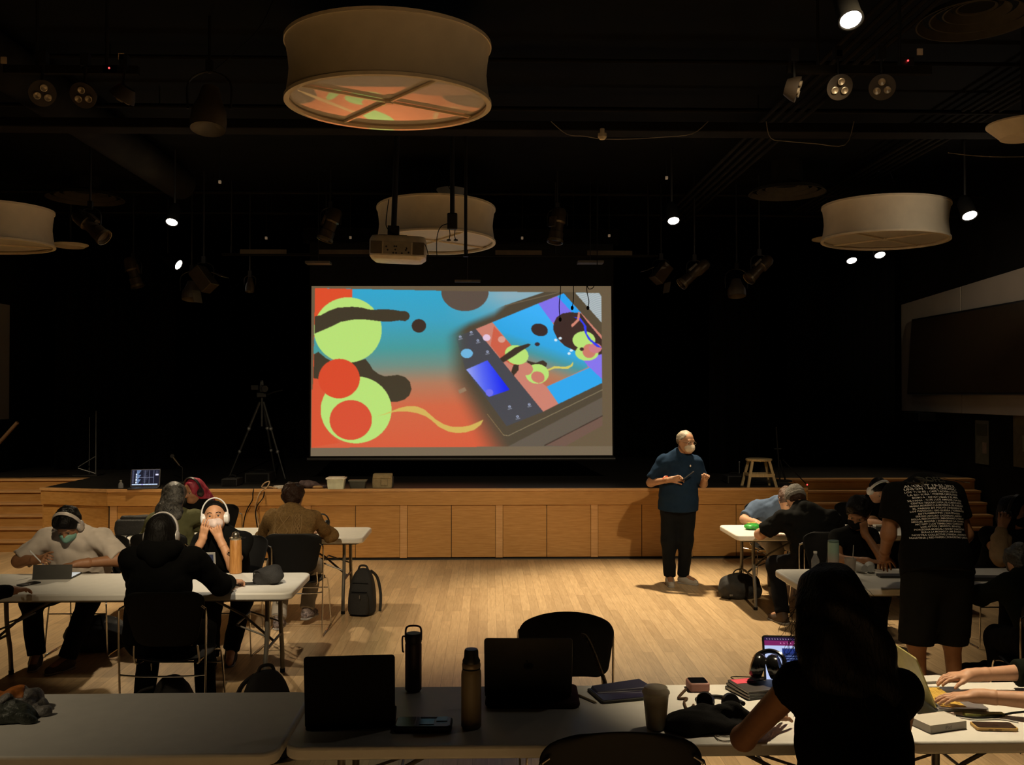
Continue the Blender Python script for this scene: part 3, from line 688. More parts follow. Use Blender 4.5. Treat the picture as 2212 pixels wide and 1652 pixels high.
lantern(440, 603, 12.2, .32, .10, (.7, -.2, -.9), 'boxy stage lantern with square flaps left of the screen', 'box')
lantern(414, 628, 12.75, .25, .12, (0, -.2, -1), 'bell shaped stage lantern left of the screen', 'scoop')
lantern(1428, 590, 12.75, .28, .09, (-.6, -.2, -.8), 'boxy stage lantern with flaps just right of the screen', 'box')
lantern(1500, 590, 12.3, .46, .08, (-.9, -.2, -.75), 'slim stage lantern slanting left beside the boxy one on the right')
lantern(1640, 580, 12.3, .42, .085, (-.85, -.25, -.8), 'stage lantern with a bright lens rim right of the bell shaped one')
lantern(1591, 622, 12.8, .24, .12, (0, -.2, -1), 'bell shaped stage lantern right of the screen', 'scoop')
lantern(452, 235, 7.2, .34, .13, (0, -.2, -1), 'large dark round stage lantern upper left of the biggest drum lamp', 'scoop')
lantern(540, 615, 13.1, .2, .06, (0, -.2, -1), 'small dark lantern near the top left corner of the screen', 'scoop')
def cluster(px, py, Y, aim, label, lit=(.30, .22, .14)):
    p = at(px, py, Y); q = Vector(aim).normalized().to_track_quat('Z', 'Y').to_matrix().to_4x4()
    t = thing('triple_lamp', label, 'track light', tuple(p), group='three eyed track lamps')
    MB().lathe([(.001, -.06), (.05, -.06), (.075, -.01), (.082, .02), (.075, .022), (.001, .01)], 28, M=q).build('lamp_plate', mat('lamp_plate_paint', (.030, .019, .010), .6), t, smooth=True)
    for k in range(3):
        a = R(90+120*k); c = q @ TR((.036*math.cos(a), .036*math.sin(a), .018))
        e = MB().lathe([(.001, 0), (.018, .0), (.023, .014), (.019, .016), (.001, .008)], 18, M=c).build('lamp_eye', mat('lamp_eye_chrome', (.40, .32, .22), .4, .6), t, smooth=True)
    MB().tube([(0, .0, 0), (.0, .02, .2)], .01, 8).box((0, .02, .22), (.05, .05, .08)).build('arm', 'black_steel', t)
    return t
cluster(90, 200, 5.9, (.7, -.8, -.5), 'three eyed lamp on the far left of the left track')
cluster(182, 204, 5.9, (.0, -.85, -.6), 'three eyed lamp in the middle of the left track')
cluster(266, 207, 5.9, (-.6, .2, -.9), 'turned away three eyed lamp right end of the left track')
cluster(1717, 192, 5.9, (.95, -.3, -.3), 'sideways three eyed lamp left end of the right track')
cluster(1812, 187, 5.9, (.0, -.9, -.5), 'three eyed lamp in the middle of the right track')
cluster(1906, 187, 5.9, (-.4, -.85, -.5), 'three eyed lamp right end of the right track')
for (x0, x1, lab) in ((10, 300, 'track bar carrying the three eyed lamps on the left'), (1700, 2010, 'track bar carrying the three eyed lamps on the right')):
    a, b = at(x0, 152, 5.95), at(x1, 152, 5.95)
    t = thing('lamp_track', lab, 'lighting track', (0, 5.95, a.z))
    MB().span((a.x, -.02, -.02), (b.x, .02, .03)).build('track_bar', 'dark_duct', t)
    MB().cyl((a.x+.2, 0, 0), (a.x+.2, 0, ZC-a.z), .01).cyl((b.x-.2, 0, 0), (b.x-.2, 0, ZC-a.z), .01).build('track_hangers', 'black_steel', t)
    for xx in ((237, 148) if x0 < 500 else (1960, 132),):
        q = at(xx[0], xx[1], 5.93); MB().ell((q.x, q.y-5.95-.01, q.z-a.z), (.006, .006, .006)).build('status_light', 'red_led', t)
        MB().box((q.x, .0, q.z-a.z), (.09, .04, .05)).build('track_adapter', 'black_plastic', t)
    for xx, yy in (((262, 122), (8, 130)) if x0 < 500 else ((1813, 115), (1987, 112))):
        q = at(xx, yy, 5.9); MB().box((q.x, -.05, q.z-a.z), (.035, .01, .04)).build('pale_tag', mat('pale_tag', (.55, .42, .28), .7), t)
# pale connectors along the pipes
mbn = [(475, 393, 11), (575, 514, 12.5), (757, 513, 12.5), (1128, 514, 12.5), (1316, 509, 12.5), (1440, 384, 11)]
for i, (a, b, Y) in enumerate(mbn):
    q = at(a, b, Y); lab = ['pale connector on the pipe left of the biggest drum lamp', 'pale connector on the bar above the screen left corner', 'pale connector on the bar left of the projector', 'pale connector on the bar right of the second drum lamp', 'pale connector on the bar above the screen right corner', 'pale connector near the right downlight'][i]
    t = thing('cable_connector', lab, 'connector', tuple(q), group='pale cable connectors')
    MB().box((0, 0, 0), (.03, .03, .035)).build('plug', mat('plug_cream_glow', (.55, .42, .28), .5, emit=.12, ecol=(.55, .42, .28)), t, bevel=.004)  # plug has its own faint emission so it reads pale in the dark
    MB().cyl((0, 0, .02), (0, 0, ZC-q.z), .005).build('drop_cable', 'black_rubber', t)

# smoke detector and its sagging cable
q = at(1301, 296, 7.9)
t = thing('smoke_detector', 'cream smoke detector on a sagging white cable', 'smoke detector', tuple(q))
MB().lathe([(.001, -.02), (.022, -.02), (.038, 0), (.036, .03), (.001, .03)], 20).build('detector_body', 'lamp_trim', t, smooth=True)
MB().cyl((0, 0, .03), (0, 0, .07), .02).build('base', 'lamp_fabric', t)
cab = [at(x, y, 7.95)-q for x, y in ((1190, 262), (1225, 290), (1262, 294), (1301, 300), (1365, 300), (1430, 296), (1495, 289), (1530, 262))]
tag(MB().tube([c+q for c in smooth_path(cab, 4)], .0035, 6).build('sagging_cable', mat('pale_cable', (.30, .24, .17), .6)), 'pale cable sagging past the smoke detector', 'cable')
tag(MB().tube(smooth_path([at(x, y, 7.7) for x, y in ((1655, 262), (1665, 298), (1700, 305), (1760, 310), (1825, 313), (1845, 262))], 4), .0035, 6).build('sagging_cable', mat('pale_cable', (.3, .24, .17))), 'pale cable sagging under the duct toward the right cone', 'cable')
tag(MB().tube(smooth_path([at(x, y, 7.5) for x, y in ((2048, 330), (2100, 336), (2160, 339), (2225, 338))], 4), .0035, 6).build('sagging_cable', mat('pale_cable', (.3, .24, .17))), 'pale cable sagging at the far right under the cone', 'cable')
tag(MB().tube(smooth_path([at(x, y, 6.6) for x, y in ((590, 0), (560, 60), (500, 120), (465, 150))], 4), .003, 6).build('sagging_cable', 'black_rubber'), 'thin dark cable hanging at the top left', 'cable')

# ------------------------------------------------------------ ceiling projector and microphones
p = at(861, 538, 10.1)
pj = thing('ceiling_projector', 'white projector hanging on a black pole in front of the drum lamp', 'projector', tuple(p), rot=(0, 2, 2))
pw = mat('projector_shell', (.66, .57, .43), .45)
MB().rings([[(x, y, -.135) for x, y in rrect(.50, .38, .09, 5)], [(x, y, -.10) for x, y in rrect(.59, .44, .10, 5)], [(x, y, .07) for x, y in rrect(.60, .44, .09, 5)], [(x, y, .115) for x, y in rrect(.56, .40, .09, 5)]]).build('projector_body', pw, pj, smooth=True, bevel=.01)
gr = mat('speaker_grille', (.16, .13, .09), .8)
for s in (-1, 1):
    MB().box((s*.22, -.221, -.02), (.12, .006, .13)).build('vent_grille', gr, pj, bevel=.003)
MB().box((0, -.221, -.02), (.29, .004, .13)).build('connector_panel', mat('connector_panel', (.34, .29, .21), .5), pj)
for x, z in ((-.115, -.01), (-.10, -.045), (-.02, -.04), (-.03, -.005), (-.01, -.005), (-.04, -.075), (-.01, -.075), (.05, -.075), (.09, -.04), (.12, -.065)):
    MB().cyl((x, -.225, z), (x, -.215, z), .010, seg=10).build('socket', 'black_plastic', pj)
MB().cyl((.14, .19, -.04), (.14, .26, -.04), .07, seg=24).build('lens', 'glass_dark', pj, smooth=True)
MB().cyl((-.06, 0, .17), (-.06, 0, ZC-p.z), .030).build('pole', 'black_steel', pj)
MB().box((-.06, 0, .19), (.12, .12, .10)).box((-.06, 0, .125), (.30, .20, .02)).build('mount_plate', 'black_steel', pj)
MB().tube(smooth_path([(-.12, -.05, .52), (-.14, -.05, .30), (-.12, -.1, .2), (-.02, -.1, .12), (.06, -.18, .05), (.10, -.23, -.03)], 5), .005, 6).build('cable', 'black_rubber', pj)
MB().tube(smooth_path([(.12, -.1, .1), (.25, -.15, .08), (.31, -.2, -.02), (.34, -.15, -.15), (.38, -.1, -.2)], 5), .004, 6).build('cable', 'black_rubber', pj)
p = at(977, 478, 10.2)
t = thing('wireless_receiver', 'black box with two small dangling microphones right of the projector', 'microphone unit', tuple(p))
MB().box((0, 0, 0), (.11, .05, .18)).build('receiver_box', 'black_plastic', t, bevel=.012)
MB().cyl((0, 0, .09), (0, 0, ZC-p.z), .025).build('pole', 'black_steel', t)
for s in (-1, 1):
    MB().tube(smooth_path([(s*.03, 0, -.09), (s*.025, 0, -.15), (s*.035, 0, -.2)], 4), .005, 6).ell((s*.038, 0, -.205), (.026, .02, .012)).build('microphone', 'black_plastic', t)
MB().tube(smooth_path([(-.05, -.02, -.03), (-.12, -.02, -.06), (-.16, -.02, -.15), (-.17, 0, -.3), (-.16, 0, -.42)], 5), .005, 6).build('cable', 'black_rubber', t)
p = at(1006, 480, 10.25)
pz = at(1006, 552, 10.25).z
t = thing('hanging_rod', 'thin black rod hanging right of the microphone box', 'rod', (p.x, p.y, pz))
MB().cyl((0, 0, 0), (0, 0, ZC-pz), .018).build('rod', 'black_steel', t); MB().lathe([(.001, -.015), (.03, -.012), (.018, .02)], 12).build('end_cap', 'black_steel', t)
# cables with small ends hanging before the screen
for i, (pts, lab) in enumerate((([(1210, 560), (1211, 620), (1208, 660), (1210, 690)], 'thin black cable hanging in front of the screen, left of three'),
                   ([(1238, 590), (1239, 640), (1236, 665)], 'thin black cable hanging in front of the screen, middle of three'),
                   ([(1290, 598), (1282, 620), (1272, 624), (1268, 616), (1268, 630), (1272, 650), (1270, 665)], 'looped black cable at the top right of the screen'))):
    tag(MB().tube(list([Vector((at(pts[0][0], pts[0][1], 12.3).x, 12.3, ZC-.01))]+smooth_path([at(x, y, 12.3) for x, y in pts], 5)), .006, 6).ell(at(pts[-1][0], pts[-1][1], 12.3), (.02, .015, .03), 8, 6).build('hanging_cable', 'black_rubber'), lab, 'cable')
# assorted reflective bits over the screen
for px, py, w, lab in ((688, 568, .32, 'flat dim panel hanging above the left part of the screen'), (1275, 567, .34, 'flat dim panel hanging above the right part of the screen'), (1010, 607, .34, 'narrow pale bracket just above the screen centre')):
    p = at(px, py, 12.5); t = thing('hanging_reflector', lab, 'reflector', tuple(p)); MB().box((0, 0, 0), (w, .2 if py < 600 else .05, .03)).build('reflector_plate', mat('dim_panel_paint', (.10, .08, .06), .5), t)
    MB().cyl((0, 0, 0), (0, 0, ZC-p.z), .006, seg=6).build('hanger_rod', 'black_steel', t)
# ------------------------------------------------------------ smooth blended bodies: distance fields meshed with surface nets
def V3(*a): return np.array(a, float)
def C(a, b, ra, rb=None, k=None): return ('c', np.array(a, float), np.array(b, float), ra, ra if rb is None else rb, None, k)
def CF(a, b, ra, rb): return ('c', np.array(a, float), np.array(b, float), ra, rb, 'flat', None)
def CO(a, b, ra, rb, n, s):
    """capsule squeezed along direction n by factor s"""
    n = np.array(n, float); n /= np.linalg.norm(n); return ('o', np.array(a, float), np.array(b, float), ra, rb, (n, s), None)
def E(c, r, rot=None): return ('e', np.array(c, float), np.array(r, float), rot, None, None, None)
def xf(prims, Mx):
    Rm = np.array(Mx.to_3x3()); t = np.array(Mx.translation); out = []
    for p in prims:
        if p[0] == 'e': out.append(('e', Rm @ p[1]+t, p[2], Rm if p[3] is None else Rm @ p[3], *p[4:]))
        elif p[0] == 'o': out.append(('o', Rm @ p[1]+t, Rm @ p[2]+t, p[3], p[4], (Rm @ p[5][0], p[5][1]), p[6]))
        elif p[0] == '-': out.append(('-', xf([p[1]], Mx)[0]))
        else: out.append((p[0], Rm @ p[1]+t, Rm @ p[2]+t, *p[3:]))
    return out
def grow(prims, d):
    out = []
    for p in prims:
        if p[0] == 'e': out.append((p[0], p[1], p[2]+d, *p[3:]))
        elif p[0] == '-': continue
        else: out.append((p[0], p[1], p[2], p[3]+d, p[4]+d, *p[5:]))
    return out
def _bb(p):
    if p[0] == 'e': r = np.max(p[2]); return p[1]-r, p[1]+r
    r = max(p[3], p[4]); return np.minimum(p[1], p[2])-r, np.maximum(p[1], p[2])+r
def _dist(p, X):
    if p[0] == 'e':
        q = X-p[1]
        if p[3] is not None: q = q @ p[3]
        r = p[2]; k0 = np.sqrt(((q/r)**2).sum(-1)); k1 = np.sqrt(((q/(r*r))**2).sum(-1))+1e-9
        return k0*(k0-1)/k1
    a, b, ra, rb = p[1], p[2], p[3], p[4]
    ab = b-a; L2 = ab @ ab+1e-12; h = np.clip(((X-a) @ ab)/L2, 0, 1)
    q = X-a-h[..., None]*ab
    if p[0] == 'o':
        n, s = p[5]; qn = q @ n; q = q+(qn*(1/s-1))[..., None]*n
        return (np.sqrt((q*q).sum(-1))-(ra+h*(rb-ra)))*min(1, s*1.15)
    d = np.sqrt((q*q).sum(-1))-(ra+h*(rb-ra))
    if p[5] == 'flat': d = np.maximum(d, ((X-b) @ ab)/math.sqrt(L2))
    return d
def field(prims, vs, k, cuts=(), wrinkle=0, wf=22, seed=0, shell=0):
    adds = [p for p in prims if p[0] != '-']
    lo = np.min([_bb(p)[0] for p in adds], 0)-vs*3-.01; hi = np.max([_bb(p)[1] for p in adds], 0)+vs*3+.01
    n = np.ceil((hi-lo)/vs).astype(int)+1
    D = np.full(n, .2, np.float32)
    ax = [lo[i]+np.arange(n[i])*vs for i in range(3)]
    def region(p, m):
        a, b = _bb(p); i0 = np.maximum(0, np.floor((a-m-lo)/vs).astype(int)); i1 = np.minimum(n, np.ceil((b+m-lo)/vs).astype(int)+1)
        sl = tuple(slice(i0[j], i1[j]) for j in range(3))
        X = np.stack(np.meshgrid(ax[0][sl[0]], ax[1][sl[1]], ax[2][sl[2]], indexing='ij'), -1); return sl, X
    for p in prims:
        if p[0] == '-':
            sl, X = region(p[1], .02)
            if 0 in X.shape: continue
            d = -_dist(p[1], X); D[sl] = np.maximum(D[sl], d); continue
        sl, X = region(p, max(.03, k*1.5))
        d = _dist(p, X); kk = p[6] or k
        A = D[sl]; h = np.clip(kk-np.abs(A-d), 0, None)/kk; D[sl] = np.minimum(A, d)-h*h*kk*.25
    if wrinkle or cuts:
        X = np.stack(np.meshgrid(*ax, indexing='ij'), -1)
        if wrinkle:
            r_ = np.random.default_rng(seed); w = 0
            for i in range(6):
                kv = r_.normal(0, 1, 3); kv *= wf*(.6+.25*i)/np.linalg.norm(kv)
                q_ = np.sin(X @ kv+r_.uniform(0, 6)+1.3*np.sin(X @ (kv[[1, 2, 0]]*.55)+r_.uniform(0, 6)))
                w = w+(q_ if wf > 27 else (1-2.2*np.abs(q_)))/(1+.45*i)
            D += (wrinkle*w*.45).astype(np.float32)
        for pt, nn in cuts:
            nn = np.array(nn, float); nn /= np.linalg.norm(nn); D = np.maximum(D, (X-np.array(pt)) @ nn)
    return D, lo
def nets(D, lo, vs):
    s = D < 0
    c = s[:-1, :-1, :-1].astype(np.int8)
    tot = np.zeros(c.shape, np.int8)
    for dx in (0, 1):
        for dy in (0, 1):
            for dz in (0, 1): tot += s[dx:s.shape[0]-1+dx, dy:s.shape[1]-1+dy, dz:s.shape[2]-1+dz]
    act = (tot > 0) & (tot < 8)
    ii = np.argwhere(act)
    if len(ii) == 0: return np.zeros((0, 3)), np.zeros((0, 4), int)
    idx = -np.ones(act.shape, np.int64); idx[tuple(ii.T)] = np.arange(len(ii))
    acc = np.zeros((len(ii), 3)); cnt = np.zeros(len(ii))
    cor = [(0, 0, 0), (1, 0, 0), (0, 1, 0), (1, 1, 0), (0, 0, 1), (1, 0, 1), (0, 1, 1), (1, 1, 1)]
    val = [D[ii[:, 0]+a, ii[:, 1]+b, ii[:, 2]+g] for a, b, g in cor]
    for e0, e1 in ((0, 1), (2, 3), (4, 5), (6, 7), (0, 2), (1, 3), (4, 6), (5, 7), (0, 4), (1, 5), (2, 6), (3, 7)):
        a, b = val[e0], val[e1]; m = (a < 0) != (b < 0); t = np.where(m, a/(a-b+1e-12), 0)
        P = np.array(cor[e0])+t[:, None]*(np.array(cor[e1])-np.array(cor[e0])); acc += P*m[:, None]; cnt += m
    Vt = lo+(ii+acc/cnt[:, None])*vs
    Fs = []
    for axn in range(3):
        o = [0, 1, 2]; o.remove(axn); b, cc = o
        sh = [slice(None)]*3; sh2 = [slice(None)]*3
        sh[axn] = slice(0, -1); sh2[axn] = slice(1, None)
        e = s[tuple(sh)] != s[tuple(sh2)]
        pts = np.argwhere(e)
        pts = pts[(pts[:, b] > 0) & (pts[:, cc] > 0) & (pts[:, b] < s.shape[b]-1) & (pts[:, cc] < s.shape[cc]-1)]
        if not len(pts): continue
        inside = s[tuple(pts.T)]
        def g(db, dc):
            q = pts.copy(); q[:, b] += db; q[:, cc] += dc; return idx[tuple(q.T)]
        q = np.stack([g(-1, -1), g(0, -1), g(0, 0), g(-1, 0)], -1)
        flip = inside if axn != 1 else ~inside
        q = np.where(flip[:, None], q, q[:, ::-1]); Fs.append(q)
    Fc = np.concatenate(Fs); return Vt, Fc[(Fc >= 0).all(1)]
def mesh_obj(name, parts, m, parent, relax=1):
    """parts: list of (V, F) joined into one mesh"""
    off = 0; Vs, Fs = [], []
    for Vt, Fc in parts:
        if relax and len(Vt):
            for _ in range(relax):
                acc = np.zeros_like(Vt); cn = np.zeros(len(Vt))
                for i in range(4):
                    a = Fc[:, i]; b = Fc[:, (i+1) % 4]; np.add.at(acc, a, Vt[b]); np.add.at(cn, a, 1); np.add.at(acc, b, Vt[a]); np.add.at(cn, b, 1)
                Vt = Vt*.5+.5*acc/np.maximum(cn, 1)[:, None]
        Vs.append(Vt); Fs.append(Fc+off); off += len(Vt)
    Vt = np.concatenate(Vs); Fc = np.concatenate(Fs)
    me = bpy.data.meshes.new(name); me.vertices.add(len(Vt)); me.vertices.foreach_set('co', Vt.reshape(-1).astype(np.float32))
    me.loops.add(Fc.size); me.loops.foreach_set('vertex_index', Fc.reshape(-1).astype(np.int32))
    me.polygons.add(len(Fc)); me.polygons.foreach_set('loop_start', (np.arange(len(Fc))*4).astype(np.int32))
    me.polygons.foreach_set('use_smooth', np.ones(len(Fc), bool)); me.update(calc_edges=True)
    me.materials.append(M[m] if isinstance(m, str) else m)
    o = bpy.data.objects.new(name, me); COL.objects.link(o); o.parent = parent; return o
def blob(name, prims, m, parent, vs=.01, k=.03, cuts=(), wrinkle=0, wf=22, seed=0, relax=1):
    D, lo = field(prims, vs, k, cuts, wrinkle, wf, seed); return mesh_obj(name, [nets(D, lo, vs)], m, parent, relax)

# ---- anatomy
def head_prims(fem=False):
    j = .92 if fem else 1
    return [E((0, -.010, .030), (.077, .097, .093)), E((0, .022, -.040), (.058*j, .066, .078)), C((-.012, .070, -.088), (.012, .070, -.088), .020*j, k=.02),
            C((-.052*j, .018, -.062), (-.02, .06, -.088), .020), C((.052*j, .018, -.062), (.02, .06, -.088), .020),
            C((-.034, .078, .030), (.034, .078, .030), .0125, k=.015), C((0, .088, .018), (0, .106, -.018), .009, .0135, k=.012),
            C((-.011, .094, -.022), (.011, .094, -.022), .009, k=.008),
            E((-.038, .058, -.018), (.022, .024, .022)), E((.038, .058, -.018), (.022, .024, .022)),
            C((-.016, .088, -.050), (.016, .088, -.050), .0075, k=.008), C((-.012, .086, -.061), (.012, .086, -.061), .0075, k=.006),
            ('-', E((-.031, .094, .012), (.017, .014, .010))), ('-', E((.031, .094, .012), (.017, .014, .010))),
            E((-.078, -.008, -.002), (.010, .019, .032)), E((.078, -.008, -.002), (.010, .019, .032))]
def hand_prims(w, d, n, side, curl=.3, s=1.0, spread=.06, thumb=.6, curls=None):
    """w wrist, d finger direction, n back-of-hand normal, side = +1/-1 thumb on d x n side"""
    w = np.array(w, float); d = np.array(d, float); d /= np.linalg.norm(d); n = np.array(n, float); n -= d*(n @ d); n /= np.linalg.norm(n)
    t = np.cross(d, n)*side     # towards the thumb
    P = []
    for q in (-.024, 0, .024):
        P.append(C(w+d*.008*s+t*q*.7*s, w+d*.082*s+t*q*1.05*s, .0155*s, .0135*s, k=.014*s))
    P.append(C(w-d*.03*s, w+d*.015*s, .026*s, .021*s, k=.02*s))
    lens = [.070, .078, .072, .056]; offs = [.030, .010, -.011, -.030]
    for i in range(4):
        c = curls[i] if curls else curl*(1+.12*i)
        base = w+d*(.088-.004*abs(i-1))*s+t*offs[i]*s; p = base; ang = c*.45; r0 = (.0088 if i < 3 else .0076)*s
        dd = d*math.cos(spread*(1.2-i))+t*math.sin(spread*(1.2-i))
        for j, fr in enumerate((.46, .30, .24)):
            v = dd*math.cos(ang)-n*math.sin(ang); q = p+v*lens[i]*fr*s*1.05
            P.append(C(p, q, r0*(1-.07*j), r0*(1-.07*(j+1)), k=.005)); p = q; ang += c*(1.0 if j == 0 else .7)
    tb = w+d*.022*s+t*.026*s-n*.004*s; td = d*math.cos(thumb)+t*math.sin(thumb)-n*.25; td /= np.linalg.norm(td)
    m = tb+td*.042*s; d2 = td*.8+d*.5-n*.15; d2 /= np.linalg.norm(d2)
    P += [C(tb, m, .0145*s, .0105*s, k=.012), C(m, m+d2*.028*s, .0100*s, .0088*s, k=.005), C(m+d2*.028*s, m+(d2*.95-n*.15)*.052*s, .0088*s, .0075*s, k=.004)]
    return P

SK = {}
def skin(name, c): 
    if name not in SK: SK[name] = mat('skin_'+name, c, .55, var=.08, scale=30, bump=.05, bscale=300)
    return SK[name]
def person(label, loc, rz, J, sk, shirt=None, pants=None, shoes=None, hair=None, mask=None, sleeve=.55, long_sleeve=False, fem=False, hscale=1.0,
           arms=True, legs=True, hands=('L', 'R'), build=1.0, vs=.011, shirt_w=.004, hem=None, pants_len=1.0, group=None, socks=None, eyes=True, skirt=False, hand_vs=.0048, collar=False, seed=0):
    """J: joints in the person's own frame, facing +Y, x to the person's right"""
    t = thing('person', label, 'person', loc, rz, group)
    J = {k: (v if k.startswith('hand') or k == 'head_rot' else np.array(v, float)) for k, v in J.items()}
    g = J.get; b = build
    hr = Euler([R(a) for a in g('head_rot', (0, 0, 0))]).to_matrix().to_4x4(); HM = Matrix.Translation(Vector(g('head'))) @ hr @ Matrix.Scale(hscale, 4)
    H = xf(head_prims(fem), HM)
    if hscale != 1: H = [(p if p[0] == '-' else (p[0], p[1], p[2]*hscale if p[0] == 'e' else p[2], *((p[3], *p[4:]) if p[0] == 'e' else (p[3]*hscale, p[4]*hscale, *p[5:])))) for p in H]
    pel, ch, nk = g('pelvis'), g('chest'), g('neck')
    sl, sr = g('sL'), g('sR'); sx = (sr-sl)/np.linalg.norm(sr-sl); up = (nk-pel)/np.linalg.norm(nk-pel); fwd = np.cross(up, sx); fwd /= np.linalg.norm(fwd)
    waist = (pel+ch)/2-fwd*.01
    hk = np.array(HM @ Vector((0, -.03, -.06)))
    torso = [CO(pel, waist, .155*b, .145*b, fwd, .74), CO(waist, ch, .145*b, .160*b, fwd, .68), CO(ch, ch*.35+nk*.65, .160*b, .115*b, fwd, .66),
             C(sl+sx*.03, sr-sx*.03, .052*b, k=.06), C(nk-up*.06, nk, .075, .058, k=.05)]
    if g('belly') is not None: torso.append(E(waist+fwd*.05+up*.02, (.16*b, .13*b, .15)))
    if fem: torso += [E(ch+fwd*.085+sx*.07-up*.02, (.06, .05, .06)), E(ch+fwd*.085-sx*.07-up*.02, (.06, .05, .06))]
    neckp = [C(nk, hk, .056 if not fem else .049, .052 if not fem else .045, k=.03)]
    body = list(torso)+neckp+H
    arm = {}
    if arms:
        for s_, sh in (('L', sl), ('R', sr)):
            el, wr = g('e'+s_), g('w'+s_); arm[s_] = (sh, el, wr)
            body += [C(sh, el, .050*b, .040*b, k=.04), C(el, wr, .041*b, .027, k=.03)]
    leg = {}
    if legs:
        for s_ in 'LR':
            hp, kn, an = g('h'+s_), g('k'+s_), g('a'+s_); leg[s_] = (hp, kn, an)
            body += [C(hp, kn, .082*b, .056, k=.05), C(kn, an, .056, .036, k=.04), C(an, g('t'+s_), .036, .028, k=.03)]
    parts = [nets(*field(body, vs, .035), vs)] if False else None
    Dm, lo = field(body, vs, .035); parts = [nets(Dm, lo, vs)]
    # the head again at a finer step so that the face reads, hands with separate fingers
    Dh, lo2 = field(H+[C(nk+up*.01, hk, .050, .049, k=.03)], .0052, .022); parts.append(nets(Dh, lo2, .0052))
    if arms:
        for s_ in hands:
            hd = g('hand'+s_)      # (dir, normal, curl[, thumb])
            if hd is None: continue
            wr, el = g('w'+s_), g('e'+s_); side = hd[4] if len(hd) > 4 else (1 if s_ == 'L' else -1)
            hp_ = hand_prims(wr, hd[0], hd[1], side, hd[2], 1.0 if not fem else .93, thumb=hd[3] if len(hd) > 3 else .6)
            hp_.append(C(wr+(el-wr)*.25, wr, .033*b, .0265, k=.02))
            Dq, lq = field(hp_, hand_vs, .006); parts.append(nets(Dq, lq, hand_vs))
    mesh_obj('body', parts, skin(*sk), t, 1)
    # clothing
    if shirt is not None:
        sp = grow(torso, .014)
        sp = [p for p in sp]
        if arms:
            for s_ in 'LR':
                sh, el, wr = arm[s_]
                if long_sleeve: sp += [C(sh, el, .062*b, .052*b, k=.05), CF(el, wr+(el-wr)*.10, .052*b, .040)]
                elif sleeve > 0: sp += [CF(sh, sh+(el-sh)*sleeve, .062*b, .064*b)]
        hm = hem if hem is not None else pel-up*.10
        if hem is not None: sp.append(CO(pel+up*.03, pel-up*.16, (.196*b), (.200*b), fwd, .86))
        cuts = [(hm, -up)]
        if g('cut_top') is not None: pass
        blob('shirt', sp, shirt, t, min(vs, .010), .045, cuts, wrinkle=shirt_w, wf=26, seed=seed)
        if hem is not None: pass
        if collar:
            blob('collar', [C(nk+up*.015-sx*.045-fwd*.03, nk+up*.0-sx*.03+fwd*.055, .017), C(nk+up*.015+sx*.045-fwd*.03, nk+up*.0+sx*.03+fwd*.055, .017), C(nk+up*.02-sx*.045-fwd*.03, nk+up*.02+sx*.045-fwd*.03, .018)], shirt, t, .008, .02)
    if pants is not None and legs:
        pp = [CO(pel+up*.02, pel-up*.04, .165*b, .15*b, fwd, .78)]
        for s_ in 'LR':
            hp, kn, an = leg[s_]
            pp += [C(hp, kn, .100*b, .076, k=.06)]
            if pants_len > 1e-3 and pants_len < .6: pp[-1] = CF(hp, kn+(kn-hp)*.02, .108*b, .105)
            else: pp += [CF(kn, kn+(an-kn)*(.98 if pants_len >= 1 else pants_len), .076, .064)]
        if skirt: pass
        blob('trousers' if pants_len >= 1 else 'shorts', pp, pants, t, min(vs, .011), .05, wrinkle=.004, wf=22, seed=seed+5)
    if legs and shoes is not None:
        for s_ in 'LR':
            an, to = g('a'+s_), g('t'+s_); d_ = to-an; d_[2] = 0; d_ /= (np.linalg.norm(d_)+1e-9)
            heel = np.array([an[0], an[1], min(an[2], an[2])])-V3(0, 0, .045)
            so = [C(heel-d_*.03, heel+d_*.05, .040, .043, k=.03), C(heel+d_*.05-V3(0, 0, .006), heel+d_*.155-V3(0, 0, .012), .044, .034, k=.03), C(an+V3(0, 0, .0), an-V3(0, 0, .03), .045, .045, k=.03)]
            floor_z = heel[2]-.042
            sh_ = blob('shoe', so, shoes, t, .008, .02, [((0, 0, floor_z+.006), (0, 0, -1))])
            P_ = [C(heel-d_*.03-V3(0, 0, .03), heel+d_*.155-V3(0, 0, .026), .046, .040)]
            blob('sole', P_, shoes if isinstance(shoes, str) is False and False else mat('pale_sole', (.35, .32, .28), .7), sh_, .008, .02, [((0, 0, floor_z), (0, 0, -1)), ((0, 0, floor_z+.018), (0, 0, 1))])
    if eyes:
        for s_ in (-1, 1):
            p = HM @ Vector((s_*.031, .0785, .012)); e = MB().ell(tuple(p), (.0108,)*3, 12, 8).build('eye', mat('eye_white', (.34, .29, .25), .3), t, smooth=True)
            q = HM @ Vector((s_*.031, .0875, .0115)); MB().ell(tuple(q), (.0062, .0040, .0062), 10, 6).build('iris', mat('iris_dark', (.02, .012, .008), .2), e, smooth=True)
    if mask:
        mp_ = xf([E((0, .062, -.048), (.067, .055, .060)), C((0, .096, -.016), (0, .106, -.05), .020, .030)], HM)
        mk = blob('face_mask', mp_, mask, t, .0055, .02, [(np.array(HM @ Vector((0, .02, 0))), -np.array(hr.to_3x3() @ Vector((0, 1, .0)))), (np.array(HM @ Vector((0, .1, -.008))), np.array(hr.to_3x3() @ Vector((0, .0, 1))))])
        for s_ in (-1, 1):
            MB().tube([HM @ Vector(p) for p in ((s_*.055, .055, -.03), (s_*.078, .01, .015), (s_*.082, -.02, .01), (s_*.078, .0, -.03), (s_*.052, .045, -.065))], .0018, 6).build('ear_loop', mask, mk)
